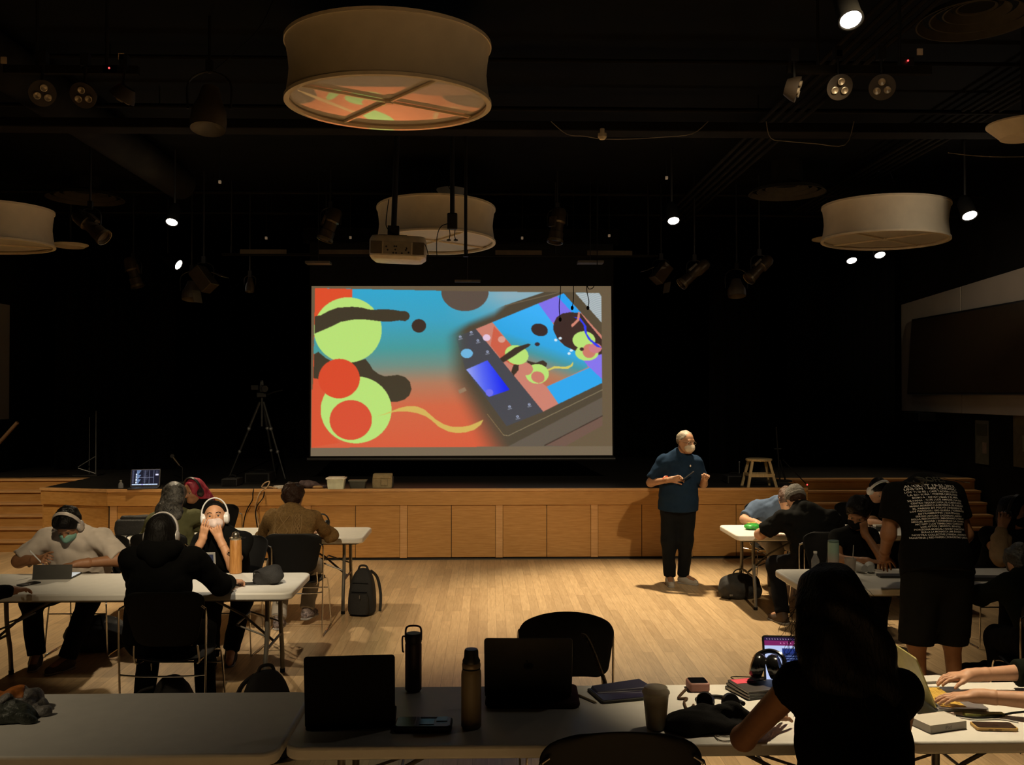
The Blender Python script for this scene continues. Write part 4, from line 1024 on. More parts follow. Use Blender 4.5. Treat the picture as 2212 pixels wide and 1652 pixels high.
    if hair:
        kind, hm_ = hair[0], hair[1]
        up_h = np.array(hr.to_3x3() @ Vector((0, 0, 1))); f_h = np.array(hr.to_3x3() @ Vector((0, 1, 0)))
        def W(*v): return np.array(HM @ Vector(v))
        cut_face = (W(0, .052, 0), f_h); line = np.array(hr.to_3x3() @ Vector((0, .85, -.55)))
        if kind == 'short': blob('hair', xf([E((0, -.014, .042), (.085, .104, .094)), E((0, -.06, .0), (.072, .05, .06))], HM), hm_, t, .007, .02, [(W(0, .062, .055), line)], wrinkle=.006, wf=110, seed=seed)
        elif kind == 'bald': blob('hair', xf([E((0, -.024, .020), (.0865, .096, .082)), E((0, -.02, .045), (.083, .094, .084))], HM), hm_, t, .006, .02, [(W(0, .022, .04), line)], wrinkle=.004, wf=90, seed=seed)
        elif kind == 'thick': blob('hair', xf([E((0, -.018, .042), (.098, .112, .104)), E((0, -.055, -.01), (.082, .06, .075)), E((0, .05, .10), (.07, .05, .03))], HM), hm_, t, .007, .03, [(W(0, .078, .052), line)], wrinkle=.013, wf=80, seed=seed)
        elif kind == 'back': blob('hair', xf([E((0, -.014, .04), (.084, .104, .092)), E((0, -.09, .0), (.06, .06, .06)), E((.062, -.02, -.01), (.026, .05, .06)), E((-.062, -.02, -.01), (.026, .05, .06))], HM), hm_, t, .007, .03, [(W(0, .043, .072), line)], wrinkle=.004, wf=110, seed=seed)
        elif kind == 'bob':
            hp = xf([E((0, -.018, .035), (.098, .116, .106)), E((0, -.035, -.06), (.102, .095, .10)), E((.07, 0, -.09), (.035, .05, .08)), E((-.07, 0, -.09), (.035, .05, .08))], HM)
            blob('hair', hp, hm_, t, .008, .04, [(W(0, .062, 0), f_h)], wrinkle=.005, wf=70, seed=seed)
        elif kind == 'long':
            hp = xf([E((0, -.018, .04), (.098, .116, .104)), E((0, -.065, -.06), (.105, .075, .12)), E((.03, -.10, -.20), (.10, .055, .12)), E((-.04, -.09, -.18), (.09, .05, .12))], HM)
            blob('hair', hp, hm_, t, .007, .04, [(W(0, .07, 0), f_h)], wrinkle=.013, wf=34, seed=seed)
    return t, HM
def headphones(HM, ploc, prz, label, m, r=.098, pad=None, cup=.042, ly=0.0, tiltb=0):
    """worn over the head whose frame is HM inside a person placed at ploc, prz"""
    Wm = Matrix.Translation(Vector(ploc)) @ Matrix.Rotation(R(prz), 4, 'Z') @ HM @ Matrix.Rotation(R(tiltb), 4, 'X')
    t = thing('headphones', label, 'headphones', tuple(Wm.translation)); t.rotation_euler = Wm.to_euler()
    arc = []
    for i in range(17):
        a = math.pi*i/16; arc.append((r*math.cos(a)*(1.0 if True else 1), ly, .02+(.132)*math.sin(a)))
    mb = MB(); rr = []
    for i, p in enumerate(arc):
        a = math.pi*i/16; nx, nz = math.cos(a), math.sin(a)
        rr.append([(p[0]+nx*h, ly+w, p[2]+nz*h) for h, w in ((.006, -.014), (.006, .014), (-.005, .013), (-.005, -.013))])
    mb.rings(rr).build('headband', m, t, smooth=True, bevel=.003)
    for s in (-1, 1):
        MB().tube([(s*r, ly, .03), (s*(r+.002), ly, .0), (s*(r-.004), ly, -.02)], .006, 8).build('slider', m, t)
        c = MB().lathe([(.001, .026), (cup*.6, .025), (cup*.92, .016), (cup, .004), (cup*.96, -.006), (.001, -.006)], 24, TR((s*(r-.014), ly, -.012), (0, s*90, 0), (1.15, 1, 1))).build('ear_cup', m, t, smooth=True)
        MB().lathe([(.001, -.006), (cup*.9, -.006), (cup*.92, -.016), (cup*.7, -.022), (.001, -.02)], 24, TR((s*(r-.014), ly, -.012), (0, s*90, 0), (1.15, 1, 1))).build('ear_pad', pad or m, c, smooth=True)
    return t
# ------------------------------------------------------------ people
SKM = ('mid', (.42, .20, .10)); SKL = ('light', (.50, .27, .16)); SKD = ('tan', (.30, .14, .065)); SKP = ('pale', (.55, .30, .18))
c_navy = mat('navy_polo_knit', (.010, .024, .050), .9, bump=.2, bscale=350)
c_jean = mat('black_denim', (.008, .009, .010), .9, bump=.3, bscale=300)
c_white = mat('white_shirt_cotton', (.50, .44, .38), .85, bump=.15, bscale=260, var=.05)
c_hood = mat('black_hoodie', (.003, .003, .0028), .95)
c_tee = mat('black_tee', (.005, .005, .0045), .9, bump=.15, bscale=300)
c_olive = mat('olive_fleece', (.115, .115, .055), .95, bump=.4, bscale=150)
c_blue = mat('faded_blue_tee', (.085, .12, .19), .9, bump=.2, bscale=200)
c_grey = mat('pale_grey_fabric', (.34, .30, .25), .9)
c_dark = mat('dark_jeans', (.005, .005, .006), .9)
c_green = mat('dark_green_shirt', (.006, .008, .005), .95)
h_black = mat('black_hair', (.004, .0032, .0026), .55, spec=.14, bump=.6, bscale=90, stretch=(1, 1, .2))
h_brown = mat('brown_hair', (.024, .011, .006), .6, spec=.15, bump=.7, bscale=80)
h_grey = mat('salt_and_pepper_hair', (.050, .046, .040), .45, spec=.5, var=.95, scale=30, bump=.8, bscale=70)
h_red = mat('crimson_hair', (.24, .010, .030), .5, var=.3, scale=30, bump=.6, bscale=80, stretch=(1, 1, .25))
h_white = mat('white_grey_hair', (.20, .165, .12), .6, var=.25, scale=40, bump=.5, bscale=90)
m_white = mat('white_mask_paper', (.72, .64, .52), .8, var=.04)
m_green = mat('green_surgical_mask', (.20, .38, .31), .8, var=.06, bump=.2, bscale=60)
m_black = mat('black_face_mask', (.008, .008, .008), .9)
m_pink = mat('pale_pink_mask', (.82, .66, .60), .8, var=.15, scale=40)
s_pale = mat('pale_grey_shoes', (.42, .38, .32), .8)
s_black = mat('black_shoes', (.015, .014, .013), .7)
s_brown = mat('brown_boots', (.06, .035, .02), .7)
w_ph = M['white_gloss']; sil = mat('warm_silver_phones', (.55, .49, .44), .35, .3)
pad_g = mat('light_ear_pad', (.45, .42, .38), .8)

def seated(lean=0.0, head_pitch=-5, sh=.195, knee_h=.50, dx=0):
    """standard seated joints; lean = forward metres of the chest"""
    J = dict(pelvis=(0, -.02, .60), chest=(0, -.02+lean*.7, .86-lean*.22), neck=(0, lean, 1.05-lean*.42), head=(0, .045+lean*1.28, 1.185-lean*.62), head_rot=(head_pitch, 0, 0))
    J['sL'] = (-sh, lean*.95, 1.00-lean*.40); J['sR'] = (sh, lean*.95, 1.00-lean*.40)
    for s, q in (('L', -1), ('R', 1)):
        J['h'+s] = (q*.095, .0, .565); J['k'+s] = (q*.13, .42, knee_h); J['a'+s] = (q*.13, .36, .085); J['t'+s] = (q*.14, .50, .045)
    return J
def arms_to(J, eL, wL, eR, wR, hL=None, hR=None):
    J.update(eL=eL, wL=wL, eR=eR, wR=wR)
    J['handL'] = hL or ((np.array(wL)-np.array(eL)), (0, 0, 1), .35); J['handR'] = hR or ((np.array(wR)-np.array(eR)), (0, 0, 1), .35)
    return J

# 1 the presenter, standing, head turned to his left (picture right)
p = atz(1462, 1262, 0); PX, PY = p.x+.02, p.y
J = dict(pelvis=(0, 0, .94), chest=(0, .02, 1.24), neck=(.0, .05, 1.44), head=(-.06, .12, 1.585), head_rot=(-8, 0, 32), belly=(1, 1, 1),
         sL=(-.185, .05, 1.355), sR=(.180, .02, 1.365), hL=(-.095, 0, .90), hR=(.095, 0, .90), kL=(-.075, .04, .50), kR=(.115, .02, .49),
         aL=(-.065, -.06, .085), aR=(.10, .0, .085), tL=(-.17, .04, .045), tR=(.11, .14, .045),
         eL=(-.275, .02, 1.12), wL=(-.235, .27, 1.20), eR=(.31, .0, 1.13), wR=(.13, .23, 1.185))
J['handL'] = ((.0, .2, .12), (-.4, -.3, .8), 1.25, .3); J['handR'] = ((-.30, .06, .06), (.1, -.9, .35), .65, .5)
# he faces the camera (local +Y turned to world -Y); his right side is at picture left
t_pr, HMp = person('person standing in dark blue polo and black jeans, white mask, holding a phone', (PX, PY, 0), 180, J, ('presenter', (.34, .175, .095)), c_navy, c_jean, s_pale, ('bald', h_white), mat('cream_mask', (.50, .42, .32), .8), sleeve=.84, build=1.10, vs=.011, shirt_w=.007, hem=V3(0, 0, .83), collar=True, hscale=1.0, seed=1)
MB().ell((-.095, .185, 1.33), (.008, .003, .012)).build('chest_emblem', m_white, t_pr)
MB().tube([(.172+.03*math.cos(a), .165+.012*math.cos(a), 1.182+.032*math.sin(a)) for a in np.linspace(0, 2*math.pi, 16, endpoint=False)], .009, 6, closed=True).build('wristband', mat('coral_wristband', (.9, .14, .07), .5), t_pr, smooth=True)
gl = MB()
for s in (-1, 1):
    gl.tube([HMp @ Vector((s*.033+.024*math.cos(a), .102, .006+.017*math.sin(a))) for a in np.linspace(0, 2*math.pi, 14, endpoint=False)], .0016, 6, closed=True)
    gl.tube([HMp @ Vector(q) for q in ((s*.057, .10, .012), (s*.082, .04, .014), (s*.085, -.01, .010))], .0016, 6)
gl.build('glasses', mat('thin_glasses', (.12, .09, .06), .4, .6), t_pr)
ph = thing('phone', 'phone held in the hand of the standing presenter', 'phone', (PX+.045, PY-.315, 1.235), rot=(-38, 10, 78))
MB().prism(rrect(.075, .15, .012), -.004, .004).build('phone_body', 'black_plastic', ph); MB().prism(rrect(.069, .144, .01), .004, .0048).build('phone_screen', mat('phone_glare', (.2, .17, .12), .15), ph)

# 2 white shirt, green mask, drawing on a tablet (faces the camera)
x2, y2 = at(143, 1200, 7.50).x, 7.86
J = seated(.24, -48, .215); J['head'] = (0, .33, 1.085); J['neck'] = (0, .21, 1.005)
J['sL'] = (-.225, .22, .955); J['sR'] = (.225, .22, .955)
J['kL'] = (-.20, .42, .50); J['aL'] = (-.08, .52, .085); J['tL'] = (-.02, .64, .045); J['kR'] = (.24, .42, .50); J['aR'] = (.20, .42, .085); J['tR'] = (.16, .56, .045)
J['belly'] = (1, 1, 1)
arms_to(J, (-.40, .30, .80), (-.13, .47, .80), (.38, .33, .80), (.15, .46, .835), ((.25, .14, -.03), (0, .1, 1), .35), ((-.10, .12, .03), (.7, .5, .45), .9))
t2, HM2 = person('person in white short sleeved shirt and green mask bent over a tablet', (x2, y2, 0), 180, J, SKD, c_white, c_dark, s_brown, ('thick', h_black), m_green, sleeve=.90, build=1.26, vs=.009, shirt_w=.009, collar=True, seed=2)
headphones(HM2, (x2, y2, 0), 180, 'warm silver headphones worn by the person in the white shirt', sil, .104, mat('grey_ear_pad', (.16, .15, .14), .8))
pc = thing('stylus', 'white pencil stylus in the hand of the white shirted person', 'stylus', (x2-.13, y2-.56, .86), rot=(28, -30, 0))
MB().cyl((0, 0, -.09), (0, 0, .085), .0048, seg=12).cyl((0, 0, -.105), (0, 0, -.09), .001, .0048, 12).build('barrel', 'white_gloss', pc, smooth=True)
c2 = chair(x2, y2+.05, 180, 'black stacking chair under the person in the white shirt')

# 3 black hoodie, seen from behind at the middle left table
x3, y3 = at(350, 1200, 6.25).x, 6.14
J = seated(.10, -14, .20); J['head'] = (-.035, .20, 1.175); J['neck'] = (-.01, .12, 1.07); J['sL'] = (-.205, .10, 1.03); J['sR'] = (.215, .12, 1.02)
J['kL'] = (-.16, .40, .50); J['aL'] = (-.12, .10, .085); J['tL'] = (-.13, .24, .045); J['kR'] = (.18, .42, .50); J['aR'] = (.26, .22, .085); J['tR'] = (.33, .34, .045)
arms_to(J, (-.25, .34, .84), (-.10, .60, .79), (.33, .30, .82), (.33, .56, .79), None, ((.10, .20, -.01), (0, 0, 1), .6))
t3, HM3 = person('person with their back turned in black hoodie at the middle left table', (x3, y3, 0), 0, J, SKL, c_hood, c_hood, s_black, ('bob', h_black), None, long_sleeve=True, build=1.08, shirt_w=.012, seed=3, eyes=False, fem=True)
blob('hood', [C((-.08, .04, 1.10), (.08, .04, 1.10), .055), C((-.09, .10, 1.11), (0, .02, 1.04), .05), C((.09, .10, 1.11), (0, .02, 1.04), .05)], c_hood, t3, .01, .05, wrinkle=.004)
headphones(HM3, (x3, y3, 0), 0, 'white headphones worn by the person in the black hoodie', mat('grey_white_phones', (.40, .38, .36), .35), .105)
chair(at(352, 1200, y3-.30).x, y3-.03, 0, 'black stacking chair under the person in the black hoodie')

# 4 laughing, hands over a pink mask, white headphones (faces the camera)
x4, y4 = at(464, 1200, 7.57).x+.04, 7.84
J = seated(.22, 2, .175); J['neck'] = (.0, .20, 1.00); J['head'] = (.04, .27, 1.135); J['head_rot'] = (6, 3, 12); J['sL'] = (-.185, .20, .935); J['sR'] = (.175, .20, .93)
J['kL'] = (-.20, .35, .50); J['kR'] = (.02, .42, .49); J['aL'] = (-.1, .3, .085); J['aR'] = (.0, .52, .085); J['tR'] = (.0, .62, .045)
arms_to(J, (-.145, .42, .77), (-.028, .385, .985), (.20, .42, .77), (.10, .385, .985), ((.08, .012, .16), (-.1, 1, .0), .30, .35, 1), ((-.035, .012, .17), (.25, 1, .0), .30, .35, -1))
t4, HM4 = person('person in black tee with both hands over a pink mask, white headphones', (x4, y4, 0), 180, J, ('glow', (.62, .32, .17)), c_tee, c_dark, s_black, ('back', h_black), m_pink, sleeve=.62, build=1.02, fem=True, vs=.010, seed=4, hand_vs=.0042)
headphones(HM4, (x4, y4, 0), 180, 'white headphones worn by the person covering their mouth', w_ph, .100)
for s in (-1, 1):
    MB().tube([HM4 @ Vector(q) for q in ((s*.014, .092, .034), (s*.032, .091, .040), (s*.050, .080, .034))], .003, 6).build('eyebrow', h_black, t4)
MB().box((-.128, .432, .865), (.040, .016, .042), ).build('watch', 'glass_dark', t4, bevel=.006)
MB().tube([(-.125+.034*math.cos(a), .405+.034*math.sin(a), .865+.004*math.cos(a)) for a in np.linspace(0, 2*math.pi, 18, endpoint=False)], .009, 6, closed=True).build('watch_band', mat('brown_band', (.16, .09, .06), .6), t4)
chair(at(515, 1200, 8.15).x, y4+.05, 176, 'black stacking chair under the person covering their mouth')

# 5 cable knit sweater, back turned, at the far left table
x5, y5 = at(632, 1200, 8.74).x+.01, 8.52
J = seated(.12, -22, .175); J['head'] = (-.01, .24, 1.155); J['neck'] = (0, .13, 1.045); J['sL'] = (-.185, .11, .985); J['sR'] = (.195, .11, .985)
J['aL'] = (-.10, .05, .085); J['tL'] = (-.10, .16, .045); J['aR'] = (.13, .18, .14); J['tR'] = (.16, .28, .10); J['kL'] = (-.12, .38, .49); J['kR'] = (.16, .38, .50)
arms_to(J, (-.30, .30, .79), (-.10, .56, .79), (.32, .34, .79), (.20, .60, .79))
c_knit = mat('tan_cable_knit', (.19, .115, .045), .95, var=.2, scale=60, bump=.8, bscale=130)
t5, HM5 = person('person with their back turned in a tan cable knit sweater', (x5, y5, 0), 0, J, SKL, c_knit, c_grey, mat('patterned_shoes', (.20, .16, .15), .8, var=.8, scale=50), ('thick', h_brown), None, long_sleeve=True, build=1.0, vs=.010, shirt_w=.013, seed=5, eyes=False)
# raised cable pattern, laid over the back of the sweater
def drape_lines(t, lines, r, m, name):
    from mathutils.bvhtree import BVHTree
    sh = [o for o in t.children if o.name.startswith('shirt')][0]
    bv = BVHTree.FromPolygons([v.co for v in sh.data.vertices], [tuple(p.vertices) for p in sh.data.polygons])
    mb = MB()
    for ln in lines:
        pts = []
        for x, z in ln:
            hit = bv.ray_cast(Vector((x, -1, z)), Vector((0, 1, 0)))[0]
            if hit: pts.append(hit+Vector((0, -.002, 0)))
        if len(pts) > 2: mb.tube(pts, r, 6)
    return mb.build(name, m, t, smooth=True)
cl = []
zz = np.linspace(.76, 1.03, 50)
for u0 in (.060, .090): 
    for sgn in (-1, 1): cl.append([(u0+sgn*.009*math.sin((z-.76)*85), z) for z in zz])
for u0 in (.038, .113): cl.append([(u0, z) for z in zz])
for sgn in (-1, 1): cl.append([(-.045+sgn*(.052-abs(((z-.76)/.13) % 2-1)*.104), z) for z in zz])
cl.append([(-.125+.008*math.sin((z-.76)*85), z) for z in zz]); cl.append([(-.125-.008*math.sin((z-.76)*85), z) for z in zz])
drape_lines(t5, cl, .0062, mat('tan_cable_ridges', (.24, .15, .065), .95), 'cable_pattern')
chair(at(632, 1200, 8.23).x, y5-.02, 0, 'black stacking chair under the person in the knit sweater')

# 6 grey hair and olive fleece, back turned, far left table
x6, y6 = at(376, 1200, 8.75).x+.02, 8.55
J = seated(.12, -20, .185); J['head'] = (-.02, .22, 1.165); J['sR'] = (.21, .10, .985)
arms_to(J, (-.30, .28, .79), (-.10, .56, .79), (.33, .30, .80), (.15, .6, .79))
t6, HM6 = person('person with wavy grey hair and olive fleece, back turned', (x6, y6, 0), 0, J, SKL, c_olive, c_dark, s_black, ('long', h_grey), None, long_sleeve=True, build=1.05, shirt_w=.012, seed=6, eyes=False)
chair(x6, y6-.02, 0, 'black stacking chair under the grey haired person')
# 7 crimson hair, on the far side of the far left table, turned left
x7, y7 = at(444, 1200, 10.05).x-.06, 10.2
J = seated(.10, -18, .17); J['head'] = (0, .17, 1.09); J['neck'] = (0, .10, .98); J['sL'] = (-.17, .09, .93); J['sR'] = (.17, .09, .93)
arms_to(J, (-.26, .26, .79), (-.10, .46, .79), (.26, .26, .79), (.10, .46, .79))
t7, HM7 = person('person with long crimson hair and dark headphones facing left', (x7, y7, 0), 155, J, SKD, c_tee, c_dark, s_black, None, None, build=.95, seed=7, fem=True)
hp = xf([E((-.01, -.022, .035), (.096, .112, .104)), E((-.03, -.06, -.05), (.10, .075, .11)), E((-.08, -.08, -.12), (.09, .055, .10)), E((-.11, -.09, -.19), (.07, .05, .08))], HM7)
blob('hair', hp, h_red, t7, .008, .05, [(np.array(HM7 @ Vector((0, .06, 0))), np.array(HM7.to_3x3() @ Vector((.3, 1, 0))))], wrinkle=.008, wf=45, seed=7)
headphones(HM7, (x7, y7, 0), 155, 'black headphones over the crimson hair', M['black_plastic'], .112)
chair(x7, y7+.05, 155, 'black stacking chair under the crimson haired person')

# 8 curly brown hair, faded blue tee, at the left end of the far right table
x8, y8 = at(1702, 1200, 9.82).x-.04, 10.12
J = seated(.22, -40, .19); J['head'] = (-.04, .30, 1.00); J['neck'] = (-.02, .20, .96); J['sL'] = (-.20, .17, .90); J['sR'] = (.24, .12, .90)
arms_to(J, (-.32, .30, .79), (-.12, .48, .79), (.40, .22, .79), (.34, .46, .79))
t8, HM8 = person('person in faded blue tee with curly brown hair bent over the far right table', (x8, y8, 0), 180, J, SKL, c_blue, c_grey, s_pale, ('thick', mat('curly_brown_hair', (.07, .032, .016), .6, bump=1, bscale=60)), None, sleeve=.8, build=1.08, shirt_w=.012, seed=8)
chair(x8, y8+.08, 180, 'black stacking chair behind the person in the blue tee')
# 9 grey beanie, black tee, back turned, near side of the far right table
x9, y9 = at(1719, 1200, 8.82).x+.085, 8.52
J = seated(.20, -42, .215); J['head'] = (-.085, .30, 1.12); J['neck'] = (-.05, .18, 1.04); J['sL'] = (-.25, .16, .955); J['sR'] = (.20, .14, .955); J['head_rot'] = (-42, 0, 6)
J['kL'] = (-.27, .34, .50); J['aL'] = (-.27, .12, .085); J['tL'] = (-.32, .24, .045); J['kR'] = (.10, .42, .5)
arms_to(J, (-.42, .32, .79), (-.20, .56, .79), (.34, .34, .79), (.12, .6, .79))
t9, HM9 = person('person in grey beanie and black tee hunched with back turned', (x9, y9, 0), 0, J, SKL, c_tee, c_dark, s_brown, None, None, sleeve=.75, build=1.2, shirt_w=.012, seed=9, eyes=False)
blob('beanie', xf([E((0, -.014, .040), (.094, .113, .102))], HM9), mat('grey_marl_knit', (.15, .14, .125), .95, var=.3, scale=80, bump=.9, bscale=110), t9, .007, .03, [(np.array(HM9 @ Vector((0, 0, -.012))), np.array(HM9.to_3x3() @ Vector((0, .45, -1))))], wrinkle=.006, wf=60, seed=9)
blob('beanie_fold', xf([E((0, -.016, .012), (.099, .118, .036))], HM9), mat('grey_marl_knit', (.1, .1, .1)), t9, .007, .02, [(np.array(HM9 @ Vector((0, 0, -.012))), np.array(HM9.to_3x3() @ Vector((0, .45, -1))))], wrinkle=.003, wf=80)
blob('hair', xf([E((0, -.02, -.02), (.082, .10, .05))], HM9), h_brown, t9, .008, .03, wrinkle=.006, wf=80)
chair(x9+.06, y9-.03, 0, 'black stacking chair under the person in the beanie')

# 10 shadowed, black mask, chin on hand, far side of the middle right table
x10, y10 = at(1852, 1200, 7.6).x-.02, 7.85
J = seated(.20, -10, .18); J['head'] = (-.02, .27, 1.15); J['head_rot'] = (-36, -8, -30); J['sL'] = (-.17, .18, .96); J['sR'] = (.13, .18, .94)
arms_to(J, (-.16, .42, .79), (-.05, .32, 1.0), (.17, .36, .79), (.0, .50, .80), ((.02, .02, .1), (-.2, 1, .2), .9, .4, 1), None)
t10, HM10 = person('person in shadow with black mask and chin resting on a hand', (x10, y10, 0), 180, J, SKD, c_tee, c_dark, s_black, ('thick', h_black), m_black, sleeve=.5, build=.86, seed=10, fem=True)
chair(x10, y10+.05, 180, 'black stacking chair under the shadowed person with the black mask')
# 11 bowed head with white headphones at the far right table
x11, y11 = at(1908, 1100, 9.86).x-.06, 10.15
J = seated(.22, -44, .18); J['head'] = (.0, .30, 1.10); J['neck'] = (0, .20, 1.0); J['head_rot'] = (-46, 0, 14); J['sL'] = (-.18, .17, .90); J['sR'] = (.18, .17, .90)
arms_to(J, (-.28, .32, .79), (-.12, .50, .79), (.28, .32, .79), (.1, .52, .79))
t11, HM11 = person('person with bowed head under white headphones, mostly hidden in shadow', (x11, y11, 0), 180, J, SKL, c_tee, c_dark, s_black, ('short', h_black), None, sleeve=.6, build=1.0, seed=11)
headphones(HM11, (x11, y11, 0), 180, 'brightly lit white headphones on the bowed head at the right', w_ph, .104)
chair(x11, y11+.05, 180, 'black stacking chair under the person with the bowed head')
# 13 far right edge, beige sleeve propped on the table
x13, y13 = at(2192, 1200, 7.64).x, 7.9
J = seated(.20, -5, .19); J['head'] = (.0, .26, 1.14); J['head_rot'] = (-12, 0, 35); J['sL'] = (-.20, .18, .95); J['sR'] = (.20, .20, .95)
arms_to(J, (-.28, .30, .79), (-.10, .50, .80), (.20, .40, .79), (.16, .36, 1.03), None, ((-.03, .02, .1), (.2, 1, .1), 1.0, .4, -1))
t13, HM13 = person('person at the right edge with black headphones and dark mask, beige sleeve raised', (x13, y13, 0), 180, J, SKM, c_tee, c_dark, s_black, ('bob', h_black), m_black, sleeve=.4, build=1.0, seed=13)
slv = [C((.20, .40, .80), (.165, .365, 1.0), .075, .045)]+[C((.20-.01*k-.05, .40-.01*k, .80+.05*k), (.20-.01*k+.05, .40-.01*k, .80+.05*k), .035) for k in range(4)]
blob('beige_sleeve', slv, mat('beige_fleece', (.30, .20, .11), .95, bump=.6, bscale=60), t13, .008, .02, wrinkle=.010, wf=45, seed=3)
headphones(HM13, (x13, y13, 0), 180, 'black headphones worn by the person at the right edge', M['black_plastic'], .108)
chair(x13, y13+.05, 180, 'black stacking chair under the person at the right edge')

# 12 standing, festival tee seen from behind, leaning over the middle right table
x12, y12 = at(2022, 1200, 6.0).x, 5.98
J = dict(pelvis=(0, .02, 1.02), chest=(0, .10, 1.36), neck=(.02, .24, 1.50), head=(.09, .42, 1.385), head_rot=(-78, 0, 0), sL=(-.20, .19, 1.455), sR=(.20, .19, 1.455),
         hL=(-.10, .0, .98), hR=(.10, .0, .98), kL=(-.14, .0, .53), kR=(.10, .02, .53), aL=(-.13, -.04, .085), aR=(.11, -.02, .085), tL=(-.15, .10, .045), tR=(.13, .11, .045),
         eL=(-.245, .17, 1.19), wL=(-.17, .42, 1.0), eR=(.27, .17, 1.19), wR=(.23, .34, .93))
J['handL'] = ((.1, .2, -.14), (0, .3, 1), .5); J['handR'] = ((-.1, .25, -.15), (.3, .1, 1), .5)
t12, HM12 = person('person standing with back turned in black tee printed with rows of text', (x12, y12, 0), 0, J, SKD, c_tee, mat('black_long_shorts', (.009, .009, .007), .95), s_black, ('short', h_black), None, sleeve=.62, build=1.15, vs=.011, shirt_w=.003, pants_len=.3, seed=12, eyes=False, hem=V3(0, 0, .95))
for s_ in 'LR':
    kn, hp_ = np.array(J['k'+s_]), np.array(J['h'+s_])
    blob('shorts_leg', [CF(hp_, kn+V3(0, 0, .03), .108, .108)], mat('black_long_shorts', (.01,)*3), t12, .011, .03, wrinkle=.004)

# the printed text on the back of the tee, each line bent over the cloth by rays cast on the shirt
def print_on(t, sh, lines, m, zc0, arc=.03):
    bpy.context.view_layer.update()
    from mathutils.bvhtree import BVHTree
    me = sh.data; bv = BVHTree.FromPolygons([v.co for v in me.vertices], [tuple(p.vertices) for p in me.polygons])
    z = zc0
    for txt, h, wmax, gap, mm in lines:
        cu = bpy.data.curves.new('txt', 'FONT'); cu.body = txt; cu.align_x = 'CENTER'; cu.size = h*1.35; cu.offset = .0006 if h > .012 else .0003; cu.resolution_u = 2
        ob = bpy.data.objects.new('txt', cu); COL.objects.link(ob); bpy.context.view_layer.update()
        me2 = bpy.data.meshes.new_from_object(ob.evaluated_get(bpy.context.evaluated_depsgraph_get())); bpy.data.objects.remove(ob)
        bm = bmesh.new(); bm.from_mesh(me2)
        xs = [v.co.x for v in bm.verts]; w = max(xs)-min(xs); sc = wmax/w
        for v in bm.verts:
            x_ = v.co.x*sc; z_ = z+v.co.y*1.0-arc*(x_/.16)**2
            hit, nn, _, dd = bv.ray_cast(Vector((x_, -1, z_)), Vector((0, 1, 0)))
            v.co = (x_, (hit.y-.0055) if hit else -.1, z_)
        bm.to_mesh(me2); bm.free()
        o = bpy.data.objects.new('printed_line', me2); COL.objects.link(o); me2.materials.clear(); me2.materials.append(mm); o.parent = t
        z -= gap
ink = mat('white_screen_print', (.72, .66, .60), .8, var=.05); inkd = mat('dark_grey_screen_print', (.07, .065, .05), .8, var=.05)
sh12 = [o for o in t12.children if o.name.startswith('shirt')][0]
LN = [('RUIDOFEST', .030, .32, .0255, inkd), ('AUGUST 19-21, 2022', .0125, .34, .0165, ink), ('UNION PARK, CHICAGO', .0125, .35, .0165, ink)]
for s_, w_ in (('LOS TIGRES | CAFE TACVBA | CUCO', .35), ('LA SONORA | PORTER | MOLOTOV', .33), ('BOMBA | KINKY | ELSA Y EL MAR', .30), ('SILVANA | GEPE | LOS AMIGOS | LA OLA', .355), ('CENTRO TEQUILA | LUCA | EL CUERVO AZUL', .33),
               ('MARIA MORENO | LA MOVERICA | EL KUELGUE', .345), ('EL PARDO EN POLVO | INOCENTES', .32), ('LOS PAPAGOS | GIO GUERRA | TORRENTES', .35), ('ESTRAMBOTIC | SANTIAGO', .27), ('SERGIO ARTURO CALDERON | ANDRA', .30),
               ('BELLA RESONANTE | IMAGINARIO | VIERNES', .345), ('MIGUEL MADRID | SONIDEROS | LA CHAMBA', .345), ('MC NEY | LOS TEMBLORES CARNALES', .31), ('LOS APTOS | MARISOL BENITEZ', .26), ('PONZONA MUSICAL | NANDY | NICOTINE', .325),
               ('BULLA LA MONARCA | MR DOGGY', .26), ('NOSTRA COLLECTIVE | PANDA | PATRICIO', .35), ('MARTINA | RED PAPERS | SONORITMO | MICHEL', .375)):
    LN.append((s_, .0105, w_, .0163, ink))
print_on(t12, sh12, LN, ink, at(2022, 1046, 5.9).z, .014)

# 14 seated at the lower right, grey streaked hair, turned away
x14, y14 = at(2235, 1300, 5.9).x, 5.75
J = seated(.22, -50, .19); J['head'] = (-.04, .26, 1.00); J['neck'] = (-.02, .18, .96); J['sL'] = (-.20, .12, .90); J['sR'] = (.20, .14, .92)
arms_to(J, (-.28, .34, .79), (-.1, .56, .79), (.3, .34, .79), (.1, .6, .79))
t14, HM14 = person('person in black with grey streaked hair seated at the lower right edge', (x14, y14, 0), -6, J, SKM, c_green, c_dark, s_black, ('thick', mat('dark_grey_streaked_hair', (.035, .034, .028), .5, var=.8, scale=45, bump=.8, bscale=70)), None, long_sleeve=True, build=1.12, seed=14, eyes=False)
chair(x14-.06, y14-.06, -6, 'black stacking chair under the person at the lower right edge')
# 17 left edge, dark clothes
x17, y17 = at(-22, 1300, 6.05).x-.52, 5.95
J = seated(.16, -12, .20); J['kR'] = (.20, .40, .50); J['aR'] = (.30, .30, .085); J['tR'] = (.40, .40, .045)
arms_to(J, (-.28, .34, .79), (-.1, .56, .79), (.33, .30, .82), (.36, .56, .80))
t17, _ = person('person in black cut off by the left edge at the middle left table', (x17, y17, 0), -14, J, SKM, c_hood, c_dark, s_black, ('short', h_black), None, long_sleeve=True, build=1.1, seed=17, eyes=False)
chair(x17, y17-.04, -14, 'black stacking chair cut by the left edge of the picture')

